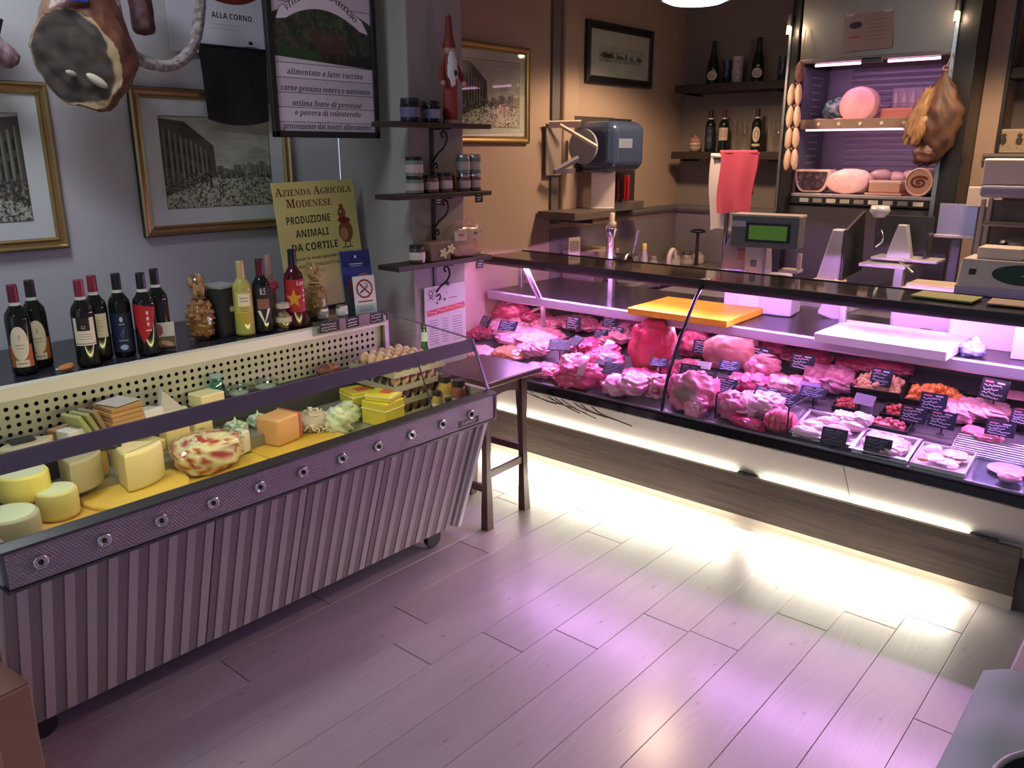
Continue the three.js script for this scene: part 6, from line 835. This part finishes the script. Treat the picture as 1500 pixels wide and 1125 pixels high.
const lab1 = tex(128, 160, (c, w, h) => { c.fillStyle = '#c4ac92'; c.fillRect(0, 0, w, h); c.fillStyle = '#6e5a48'; for (const y of [40, 62, 90, 112]) c.fillRect(26, y, 76, 5); }), lab2 = tex(128, 200, (c, w, h) => { c.clearRect(0, 0, w, h); c.fillStyle = '#cbb69c'; c.beginPath(); c.ellipse(64, 80, 50, 76, 0, 0, 7); c.fill(); c.fillRect(10, 172, 108, 24); c.strokeStyle = '#3a2a22'; c.lineWidth = 6; c.beginPath(); c.ellipse(64, 80, 20, 36, 0, 0, 7); c.stroke(); }), lab3 = tex(64, 128, (c, w, h) => { c.fillStyle = '#1b2036'; c.fillRect(0, 0, w, h); c.fillStyle = '#3c4668'; c.fillRect(14, 20, 36, 8); c.fillRect(14, 60, 36, 30); });
bottle('wine_bottle', 'dark bottle with a navy label on the lower back shelf', [-3.065, Lw, -5.86], shelfTurn, { cap: [.03, .02, .025], ring: 1, map: lab3, lh: .15, ly: .10, arc: 1.5 });
bottle('wine_bottle', 'bottle with a square tan label on the lower back shelf', [-2.955, Lw, -5.86], shelfTurn, { cap: [.10, .02, .03], ring: 1, map: lab1, lh: .09, ly: .125, arc: 2.0 });
bottle('wine_bottle', 'bottle with an oval tan label above the red towel', [-2.695, Lw, -5.86], shelfTurn, { cap: [.05, .02, .025], ring: 1, map: lab2, lh: .14, ly: .105, arc: 1.9, cut: 1 });
{ const t = thing('ceramic_pot', 'small lidded ceramic pot at the left end of the lower back shelf', 'pot', [-3.185, Lw, -5.86]); part('pot', lathe([[0, 0], [.035, 0], [.046, .03], [.045, .06], [.036, .075], [0, .075]], 24), M([.50, .36, .26], .5), t); part('lid', lathe([[.044, .073], [.046, .082], [.03, .10], [.008, .108], [.011, .118], [0, .124]], 24), M([.42, .20, .14], .5), t); part('band', cyl(.0475, .0475, .012, 0, .045, 0, 24), M([.28, .16, .12], .5), t); }
const flute = () => lathe([[0, 0], [.03, 0], [.028, .004], [.004, .010], [.0035, .09], [.014, .11], [.026, .15], [.024, .215], [.0225, .215], [.0245, .15], [.012, .112], [0, .105]], 22), fluteG = flute(), fluteM = glass([.95, .93, .90], .02);
for (const [x, l] of [[-2.86, 'stemmed glass left of the oval label bottle on the lower back shelf'], [-2.785, 'stemmed glass touching the oval label bottle on its left'], [-2.60, 'stemmed glass right of the oval label bottle on the lower back shelf'], [-2.53, 'stemmed glass at the right end of the lower back shelf']]) { const t = thing('wine_glass', l, 'glass', [x, Lw, -5.85]); part('glass', fluteG, fluteM, t); }
// ------------------------------------------------------------ cold cabinet on the back wall
{
  const t = thing('cold_cabinet', 'open black and steel cold cabinet on the back wall with two lit shelves', 'refrigerator', [0, 0, 0]);
  const blk = M([.018, .017, .017], .35), st = M([.42, .39, .34], .34, .85), pinkSteel = M([.50, .44, .46], .35, .5);
  part('side_panel', rb(.06, 1.86, .60, .006, -2.275, 1.83, -5.69), blk, t); part('side_panel', rb(.11, 1.86, .62, .006, -1.275, 1.83, -5.69), blk, t);
  part('front_trim', rb(.018, 1.2, .02, .003, -2.300, 1.95, -5.385), m.steel, t); part('front_trim', rb(.026, 1.25, .024, .004, -1.335, 1.86, -5.375), M([.45, .52, .55], .25, .9), t);
  part('lower_body', rb(.95, .50, .50, .006, -1.79, 1.15, -5.72), M([.045, .04, .042], .5), t); part('top_body', rb(.95, .36, .50, .004, -1.79, 2.60, -5.72), blk, t);
  part('header_sheet', prismX([[-5.42, 2.29], [-5.412, 2.29], [-5.39, 2.74], [-5.40, 2.74]], -2.235, -1.352, .001), st, t, 'brushed steel header sheet'); part('header_lip', [rb(.88, .022, .05, .004, -1.793, 2.284, -5.42)], M([.30, .26, .24], .4, .6), t); part('latch', rb(.12, .03, .03, .004, -1.79, 2.272, -5.41), m.steelDark, t);
  part('lamp_tube', [rod([-2.15, 2.262, -5.455], [-1.87, 2.262, -5.455], .008), rod([-1.71, 2.262, -5.455], [-1.42, 2.262, -5.455], .008)], glow(PINK, L.fridgeGlow), t);
  areaLight(PINK, L.fridge, .80, .03, [-1.79, 2.25, -5.46], [-1.79, 1.5, -5.66]);
  part('lamp_tube', rod([-2.18, 1.872, -5.475], [-1.40, 1.872, -5.475], .006), glow(PINK, L.fridgeGlow * .8), t); areaLight(PINK, L.fridge * .8, .76, .02, [-1.79, 1.862, -5.478], [-1.79, 1.3, -5.60]);
  const back = part('back_panel', box(.90, .86, .01, -1.79, 1.84, -5.945), M([.42, .38, .52], .4, .3), t); for (let i = 0; i < 22; i++) part('louvre', prismX([[-5.94, 1.455 + i * .0375], [-5.926, 1.462 + i * .0375], [-5.94, 1.482 + i * .0375]], -2.08, -1.36, .001), M([.62, .57, .74], .3, .4), back);
  const inner = part('side_vent', box(.012, .80, .42, -2.235, 1.86, -5.70), M([.12, .13, .17], .4, .4), t); for (let i = 0; i < 16; i++) part('vent_slot', rb(.006, .012, .16, .002, -2.227, 1.53 + i * .045, -5.72), M([.28, .30, .36], .35, .5), inner);
  part('shelf_board', rb(.90, .02, .42, .003, -1.79, 1.905, -5.70), m.steel, t); const lip = part('price_rail', rb(.86, .062, .012, .003, -1.795, 1.907, -5.480), M([.22, .15, .11], .5), t); for (let i = 0; i < 6; i++) part('rail_button', cyl(.011, .011, .006, 0, 0, 0, 16).rotateX(Math.PI / 2).translate(-2.10 + i * .13, 1.908, -5.471), M([.62, .50, .42], .5), lip);
  part('bottom_board', rb(.90, .025, .44, .003, -1.79, 1.462, -5.69), pinkSteel, t); const lr = part('price_rail', rb(.90, .05, .014, .003, -1.79, 1.432, -5.462), m.black, t); for (let i = 0; i < 9; i++) part('rail_ticket', rb(.06, .026, .004, .001, -2.14 + i * .088, 1.432, -5.453), M([[.36, .32, .30], [.22, .2, .2], [.5, .46, .42]][i % 3], .6), lr);
}
{ const t = thing('notice_sheet', 'white notice with a dark blue logo taped to the steel header', 'notice', [-1.83, 2.435, -5.397]); t.rotation.order = 'YXZ'; t.rotation.x = -.05; t.rotation.z = .03; const map = tex(300, 220, (c, w, h) => { c.fillStyle = '#9c8c8a'; c.fillRect(0, 0, w, h); c.fillStyle = '#3b3550'; c.beginPath(); c.ellipse(75, 70, 40, 20, 0, 0, 7); c.fill(); c.fillStyle = '#b07868'; c.fillRect(40, 112, 64, 9); c.fillStyle = '#a05548'; c.fillRect(38, 134, 74, 12); c.fillStyle = '#7d706e'; for (let y = 50; y < 180; y += 22) c.fillRect(150, y, 110, 4); }); part('paper', rb(.29, .215, .003, .001), M([.55, .5, .5], .8), t); part('print', new THREE.PlaneGeometry(.288, .213).translate(0, 0, .0022), new THREE.MeshStandardMaterial({ map, roughness: .8 }), t); part('tape', [rb(.05, .014, .002, .0005, -.11, .10, .003), rb(.05, .014, .002, .0005, .11, .10, .003)], M([.6, .55, .48], .4), t); }
const FY = 1.917, FB = 1.4765;
function ham(label, at, r, turn, o = {}) { const t = thing('cooked_ham', label, 'ham', at, turn); part('rind', blob(r[0], r[1], r[2], { amp: .07, n: 26, pow: .9, flat: -.9 }).translate(0, r[1] * .9, 0), M(o.rind || [.62, .36, .33], .45), t); const f = new THREE.SphereGeometry(1, 30, 14); const q = new THREE.Quaternion().setFromUnitVectors(V(0, 0, 1), V(...(o.dir || [.2, .1, 1])).normalize()); paint(f, (x, y, z) => mix(o.a || [.80, .34, .36], o.b || [.84, .46, .46], .5 + noise.noise(x * 5, y * 5, z * 5))); f.scale(r[0] * .93, r[1] * .93, r[2] * .22).applyQuaternion(q).translate(r[0] * .0 + (o.dir ? o.dir[0] : .2) * r[2] * .5, r[1] * .93, r[2] * .86); part('cut_face', f, MV(.4), t); return t; }
ham('large pink cooked ham with a round cut face on the upper cabinet shelf', [-1.90, FY, -5.62], [.118, .115, .09], .15, { dir: [-.15, .12, 1] });
{ const t = thing('netted_pack', 'green netted pack left of the large pink ham on the upper cabinet shelf', 'package', [-2.07, FY, -5.68], .3); const g = blob(.085, .085, .07, { amp: .25, freq: 2.5, flat: -.8 }); paint(g, (x, y, z) => noise.noise(x * 45, y * 45, z * 45) > .05 ? [.45, .48, .55] : [.03, .16, .13]); part('pack', g.translate(0, .075, 0), MV(.3), t); part('tail', blob(.04, .03, .04, { amp: .4, freq: 3 }).translate(.075, .155, 0), M([.02, .17, .13], .4), t); }
{ const t = thing('sliced_ham', 'row of flat pink slices along the front of the upper cabinet shelf', 'ham', [-2.10, FY, -5.55]); for (let i = 0; i < 5; i++) part('slice', blob(.045, .010, .05, { amp: .2, n: 12, a: [.78, .36, .34], b: [.84, .55, .5] }).translate(-.08 + i * .06, .013 + (i % 2) * .006, 0), MV(.4), t); }
{ const t = thing('wrapped_meat', 'clear wrapped meat block right of the large pink ham', 'meat', [-1.66, FY, -5.66], -.1); part('block', rb(.20, .08, .16, .012, 0, .042, 0), M([.50, .20, .14], .4), t); part('film', rb(.23, .11, .19, .02, 0, .056, 0), glass([.96, .9, .94], .1), t); part('board', rb(.24, .01, .2, .003, 0, .005, 0), M([.70, .45, .36], .5), t); }
{ const t = thing('vacuum_packs', 'spotted white sausage pack leaning at the rear of the upper cabinet shelf', 'package', [-1.62, FY, -5.85], .0); const g = rb(.32, .20, .04, .015, 0, .12, 0); part('film', g, M([.52, .40, .56], .3), t); part('sausage', [0, 1, 2, 3, 4, 5].map((k) => blob(.02, .08, .02, { amp: .1, n: 12 }).translate(-.13 + k * .052, .12, .022)), M([.66, .52, .62], .4), t); }
{ const t = thing('brawn_bowl', 'pale rimmed half round loaf with a dark marbled face at the lower left shelf', 'meat loaf', [-2.13, FB, -5.58], .1); const s = new THREE.Shape(); s.moveTo(-.115, .145); s.lineTo(.115, .145); s.quadraticCurveTo(.11, .0, .04, 0); s.lineTo(-.04, 0); s.quadraticCurveTo(-.11, 0, -.115, .145); const s2 = new THREE.Shape(); s2.moveTo(-.098, .132); s2.lineTo(.098, .132); s2.quadraticCurveTo(.092, .014, .036, .014); s2.lineTo(-.036, .014); s2.quadraticCurveTo(-.092, .014, -.098, .132); part('rim', new THREE.ExtrudeGeometry(s, { depth: .14, bevelEnabled: true, bevelSize: .006, bevelThickness: .006, bevelSegments: 2, bevelOffset: -.006 }).translate(0, .004, -.07), M([.80, .50, .44], .45), t); const f = new THREE.ExtrudeGeometry(s2, { depth: .006, bevelEnabled: false, curveSegments: 12 }).translate(0, .004, .074); part('face', f, new THREE.MeshStandardMaterial({ map: tex(128, 128, (c, w, h) => { c.fillStyle = '#4a3540'; c.fillRect(0, 0, w, h); for (let i = 0; i < 160; i++) { c.fillStyle = ['#7a5a66', '#2f2028', '#9a7a84'][i % 3]; c.globalAlpha = .5; c.beginPath(); c.ellipse(rr(0, w), rr(0, h), rr(2, 9), rr(2, 6), rr(0, 3), 0, 7); c.fill(); } }, [4, 5]), roughness: .4 }), t); }
ham('broad pale pink ham loaf on the lower cabinet shelf, right of the dark marbled loaf', [-1.90, FB, -5.60], [.145, .082, .09], 0, { dir: [0, .1, 1], rind: [.84, .62, .60], a: [.84, .42, .46], b: [.88, .62, .62] });
{ const t = thing('speck_piece', 'tan block of cured bacon on a board on the lower cabinet shelf', 'bacon', [-1.66, FB, -5.58], -.08); part('bacon', rb(.20, .07, .12, .012, 0, .047, 0), M([.62, .36, .26], .5), t); part('fat', rb(.202, .02, .122, .006, 0, .078, 0), M([.74, .55, .44], .5), t); part('board', rb(.23, .012, .15, .003, 0, .006, 0), M([.66, .40, .30], .5), t); }
{ const t = thing('rolled_meat', 'round rolled meat with a brown spiral face at the right of the lower shelf', 'meat', [-1.45, FB, -5.56], -.15); part('roll', cyl(.082, .082, .16, 0, 0, 0, 32).rotateX(Math.PI / 2).translate(0, .084, -.02), M([.66, .42, .34], .5), t); part('face', new THREE.CircleGeometry(.076, 32).translate(0, .084, .0605), new THREE.MeshStandardMaterial({ map: tex(128, 128, (c, w, h) => { c.fillStyle = '#b98a74'; c.fillRect(0, 0, w, h); c.strokeStyle = '#5a2c20'; c.lineWidth = 13; c.beginPath(); for (let a = 0; a < 12; a += .2) c.lineTo(64 + a * 4 * Math.cos(a), 66 + a * 2.6 * Math.sin(a)); c.stroke(); }), roughness: .45 }), t); part('rim', new THREE.TorusGeometry(.079, .006, 8, 36).translate(0, .084, .06), M([.74, .52, .42], .5), t); }
{ const t = thing('wrapped_sausages', 'pink wrapped sausages lying behind the bacon block on the lower cabinet shelf', 'sausage', [-1.62, FB, -5.76]); for (let i = 0; i < 4; i++) part('sausage', blob(.07, .035, .035, { amp: .12, n: 14 }).rotateY(rr(-.6, .6)).translate(-.14 + i * .09, .11 + rr(-.01, .02), rr(-.03, .03)), M([.72, .46, .52], .35), t); part('tray', rb(.42, .07, .16, .01, 0, .036, 0), M([.42, .34, .38], .4), t); }
{ const t = thing('dried_ham', 'dried brown cured leg hanging from a cord at the right of the cold cabinet', 'ham', [-1.355, 1.672, -5.27], .1); t.scale.set(1, .68, 1);
  const g = new THREE.SphereGeometry(1, 34, 30); g.deleteAttribute('uv'); g.deleteAttribute('normal'); const g2 = mergeVertices(g, 1e-4), p = g2.attributes.position;
  for (let i = 0; i < p.count; i++) { let x = p.getX(i), y = p.getY(i), z = p.getZ(i); const d = 1 + .30 * noise.noise(x * 3 + 4, y * 3, z * 3) + .12 * noise.noise(x * 8, y * 8, z * 8), w = y > 0 ? 1 - .80 * y * y : 1 - .22 * y * y; p.setXYZ(i, (x * w * d) * .125 + .03 * y * (y > 0 ? .6 : -.4), .37 + y * .37, z * w * d * .06); }
  g2.computeVertexNormals(); paint(g2, (x, y, z) => mix([.045, .018, .012], [.11, .05, .025], .3 + noise.noise(x * 18, y * 12, z * 18) * 1.4)); part('leg', g2, MV(.6), t);
  const fl = blob(.045, .23, .035, { amp: .3, freq: 2.5, n: 24, a: [.32, .19, .09], b: [.17, .08, .035] }).rotateZ(-.22).translate(-.085, .40, .035); part('fat_flap', fl, MV(.5), t); part('lower_flap', blob(.035, .12, .03, { amp: .3, a: [.34, .19, .08], b: [.2, .09, .04] }).rotateZ(-.15).translate(-.07, .27, .05), MV(.5), t); part('dark_tip', blob(.06, .09, .04, { amp: .3, a: [.10, .035, .03], b: [.05, .02, .02] }).translate(-.03, .07, .02), MV(.5), t);
  part('cord', new THREE.TorusGeometry(.018, .004, 6, 16).translate(.02, .76, 0), m.cork, t); part('string', rod([.02, .775, 0], [.03, .90, -.1], .003), m.cork, t); }
{ const t = thing('sausage_string', 'string of paired pale tan sausages hanging at the left of the cold cabinet', 'sausages', [-2.22, 1.62, -5.34], .1); const sm = MV(.4); for (let k = 0; k < 4; k++) for (const s of [-1, 1]) part('sausage', blob(.0225, .067, .0225, { amp: .12, n: 14, a: [.60, .38, .28], b: [.72, .52, .40] }).rotateZ(s * .05).translate(s * .023 - .004 * k + .012, .07 + k * .132, 0), sm, t); part('knot', [0, 1, 2, 3].map((k) => blob(.012, .010, .012, { amp: .3, n: 8 }).translate(.01, .135 + k * .132, 0)), M([.22, .10, .07], .7), t); part('salami_end', blob(.03, .06, .03, { amp: .2, a: [.22, .09, .09], b: [.32, .16, .15] }).translate(.02, .60, 0), MV(.5), t); part('string', rod([.02, .62, 0], [.02, .85, -.04], .003), m.cork, t); }
for (const [x, y, z, l] of [[-2.30, 2.50, -5.355, 'small warm spot lamp at the left front edge of the cold cabinet'], [-1.335, 2.49, -5.345, 'small warm spot lamp at the right front edge of the cold cabinet']]) { const t = thing('spot_lamp', l, 'lamp', [x, y, z]); part('body', cyl(.017, .017, .07, 0, .03, 0, 18), m.steelDark, t); part('bulb', cyl(.014, .016, .05, 0, -.025, .004, 18), glow(new THREE.Color(1, .78, .42), 2.2), t); const pl = new THREE.PointLight(WARM, .12, 0, 2); pl.position.set(x, y - .03, z + .05); pl.castShadow = true; scene.add(pl); }
// ------------------------------------------------------------ right of the cold cabinet
{ const w = struct('wall_back_pier', rb(.11, 2.07, .34, .008, -1.165, 1.94, -5.83), m.taupe); part('dark_edge', rb(.02, 1.4, .02, .003, -1.10, 2.2, -5.66), m.black, w); }
{ const t = thing('wall_shelf', 'short dark shelf on the wall at the upper right corner', 'shelf', [-.85, 2.175, -5.84]); part('board', rb(.52, .06, .30, .004), m.darkWood, t); part('bracket', rb(.03, .02, .22, .002, .1, -.038, -.01), m.black, t); }
{ const t = thing('ceramic_jug', 'grey patterned jug on the short dark shelf at the upper right', 'jug', [-.99, 2.205, -5.84]); part('jug', lathe([[0, 0], [.045, 0], [.065, .04], [.06, .10], [.035, .15], [.04, .18], [.035, .18], [.03, .15], [0, .02]], 24), M([.24, .22, .24], .5), t); part('handle', tube([[.05, .14, 0], [.09, .12, 0], [.085, .06, 0], [.06, .05, 0]], .008, 14), M([.24, .22, .24], .5), t); }
{ const t = thing('framed_photo', 'small cream framed picture with two dark figures at the right edge', 'picture', [-1.02, 1.80, -5.70], .0); const map = tex(200, 120, (c, w, h) => { c.fillStyle = '#a89276'; c.fillRect(0, 0, w, h); for (let i = 0; i < 40; i++) { c.fillStyle = '#8b7659'; c.beginPath(); c.arc(rr(0, w), rr(0, h), rr(2, 6), 0, 7); c.fill(); } c.fillStyle = '#3b2f28'; for (const x of [50, 120, 165]) { c.beginPath(); c.ellipse(x, 60, 15, 26, 0, 0, 7); c.fill(); c.beginPath(); c.arc(x, 26, 12, 0, 7); c.fill(); } }); part('frame', rb(.26, .135, .02, .006), M([.42, .34, .24], .5), t); part('print', new THREE.PlaneGeometry(.235, .11).translate(0, 0, .0106), new THREE.MeshStandardMaterial({ map, roughness: .6 }), t); part('stand', rb(.10, .10, .06, .004, 0, -.09, -.03), m.darkWood, t); }
{ const t = thing('wall_shelf', 'pale shelf ledge under the small cream picture at the right edge', 'shelf', [-.80, 1.705, -5.80]); part('board', rb(.72, .05, .36, .004), M([.12, .09, .09], .5), t); part('lip', rb(.72, .02, .01, .002, 0, .015, .182), M([.2, .16, .15], .5), t); }
{ const t = thing('upright_scale', 'tall cream machine with a clear arched guard at the right edge', 'appliance', [-.78, .90, -4.66], 0); const cr = M([.66, .56, .50], .5), gl2 = M([.26, .22, .20], .4); part('head', rb(.30, .12, .22, .01, .0, .75, 0), cr, t); part('arched_band', rb(.30, .06, .23, .02, .0, .66, .005), M([.30, .28, .40], .35), t); part('column', [rb(.02, .62, .02, .003, -.13, .31, .08), rb(.02, .62, .02, .003, .13, .31, .08), rb(.02, .62, .02, .003, -.13, .31, -.08)], M([.40, .33, .28], .4, .3), t); part('guard', [rb(.26, .012, .18, .003, 0, .50, 0), rb(.26, .012, .18, .003, 0, .34, 0)], gl2, t); part('back', rb(.28, .58, .012, .003, 0, .32, -.10), M([.17, .13, .12], .5), t); part('motor', blob(.08, .05, .05, { amp: .1 }).translate(.03, .40, .02), M([.3, .27, .26], .35, .4), t); part('arm', rod([-.10, .385, .08], [.02, .42, .05], .008), m.black, t); part('base', rb(.32, .06, .26, .01, 0, .03, 0), cr, t); }
{ const t = thing('paper_notes', 'cream box with red print in front of the cream machine', 'box', [-.97, 1.515, -4.9], .1); part('box', rb(.16, .10, .06, .004, 0, .0, 0), M([.58, .48, .42], .6), t); part('print', [rb(.02, .03, .002, .0005, .05, .02, .031), rb(.02, .02, .002, .0005, .055, -.03, .031)], m.red, t); part('stand', rb(.05, .57, .04, .004, 0, -.33, -.01), m.steelDark, t); }
// ------------------------------------------------------------ foreground corners
{ const t = thing('carton', 'brown cardboard box in the lower left corner beside the cheese case', 'box', [-2.30, 0, -.43], .12); part('carton', rb(.36, .42, .24, .004, 0, .21, 0), M([.26, .14, .085], .8), t); part('flap', [rb(.17, .006, .24, .002, .09, .424, 0), rb(.17, .006, .24, .002, -.09, .424, 0)], M([.28, .155, .10], .8), t); part('tape', rb(.362, .422, .05, .003, 0, .211, 0), M([.32, .2, .12], .45), t); }
{ const t = thing('storage_bin', 'dark teal bin behind the cardboard box at the left edge', 'bin', [-2.62, 0, -.46]); part('bin', lathe([[0, 0], [.10, 0], [.12, .52], [.128, .53], [.128, .545], [.115, .545], [.095, .01], [0, .01]], 4).rotateY(Math.PI / 4), M([.02, .045, .055], .5), t); part('rim', new THREE.TorusGeometry(.125, .008, 6, 4).rotateX(Math.PI / 2).rotateY(Math.PI / 4).translate(0, .545, 0), m.black, t); }
// side table with a white cloth in the lower right corner
{
  const t = thing('side_table', 'pale mauve topped table end in the lower right corner', 'table', [.24, 0, -1.55]);
  part('top', rb(.80, .03, 1.30, .006, 0, .785, 0), M([.34, .29, .32], .5), t); for (const [x, z] of [[-.34, .58], [.34, .58], [-.34, -.58], [.34, -.58]]) part('leg', rb(.05, .77, .05, .006, x, .385, z), m.taupeDark, t);
  part('knot', ball(.006, -.20, .8, -.30, 8), m.black, t);
}
{
  const t = thing('white_cloth', 'white cloth draped over the table end in the lower right corner', 'tablecloth', [.24, .803, -1.36]);
  const g = new THREE.PlaneGeometry(1.6, .80, 60, 30); g.rotateX(-Math.PI / 2); const p = g.attributes.position;
  for (let i = 0; i < p.count; i++) { let x = p.getX(i), y = .004, z = p.getZ(i) + .14; const e = -.405; if (x < e) { const d = e - x; y -= d * .97; x = e - .03 - .02 * Math.sin(z * 16) * Math.min(1, d * 4) - d * .12; } if (x > .405) { const d = x - .405; y -= d * .97; x = .405 + .03; } p.setXYZ(i, x, y + .004 * Math.sin(z * 30 + x * 8), z); }
  g.computeVertexNormals(); part('cloth', g, M([.52, .56, .62], .9, 0, { side: THREE.DoubleSide }), t); part('hem', tube(Array.from({ length: 14 }, (_, i) => [-.48, -.37, -.24 + i * .058]), .005, 30, 6), M([.55, .58, .63], .9), t);
}
{ const t = thing('dark_bowl', 'black bowl with a pale rim on the white cloth in the lower right corner', 'bowl', [.02, .812, -1.19]); part('bowl', lathe([[0, 0], [.07, 0], [.12, .05], [.135, .075], [.128, .075], [.11, .05], [.06, .012], [0, .012]], 36), m.black, t); part('rim', new THREE.TorusGeometry(.132, .005, 8, 40).rotateX(Math.PI / 2).translate(0, .075, 0), M([.55, .52, .5], .4), t); }
renderer.render(scene, camera);
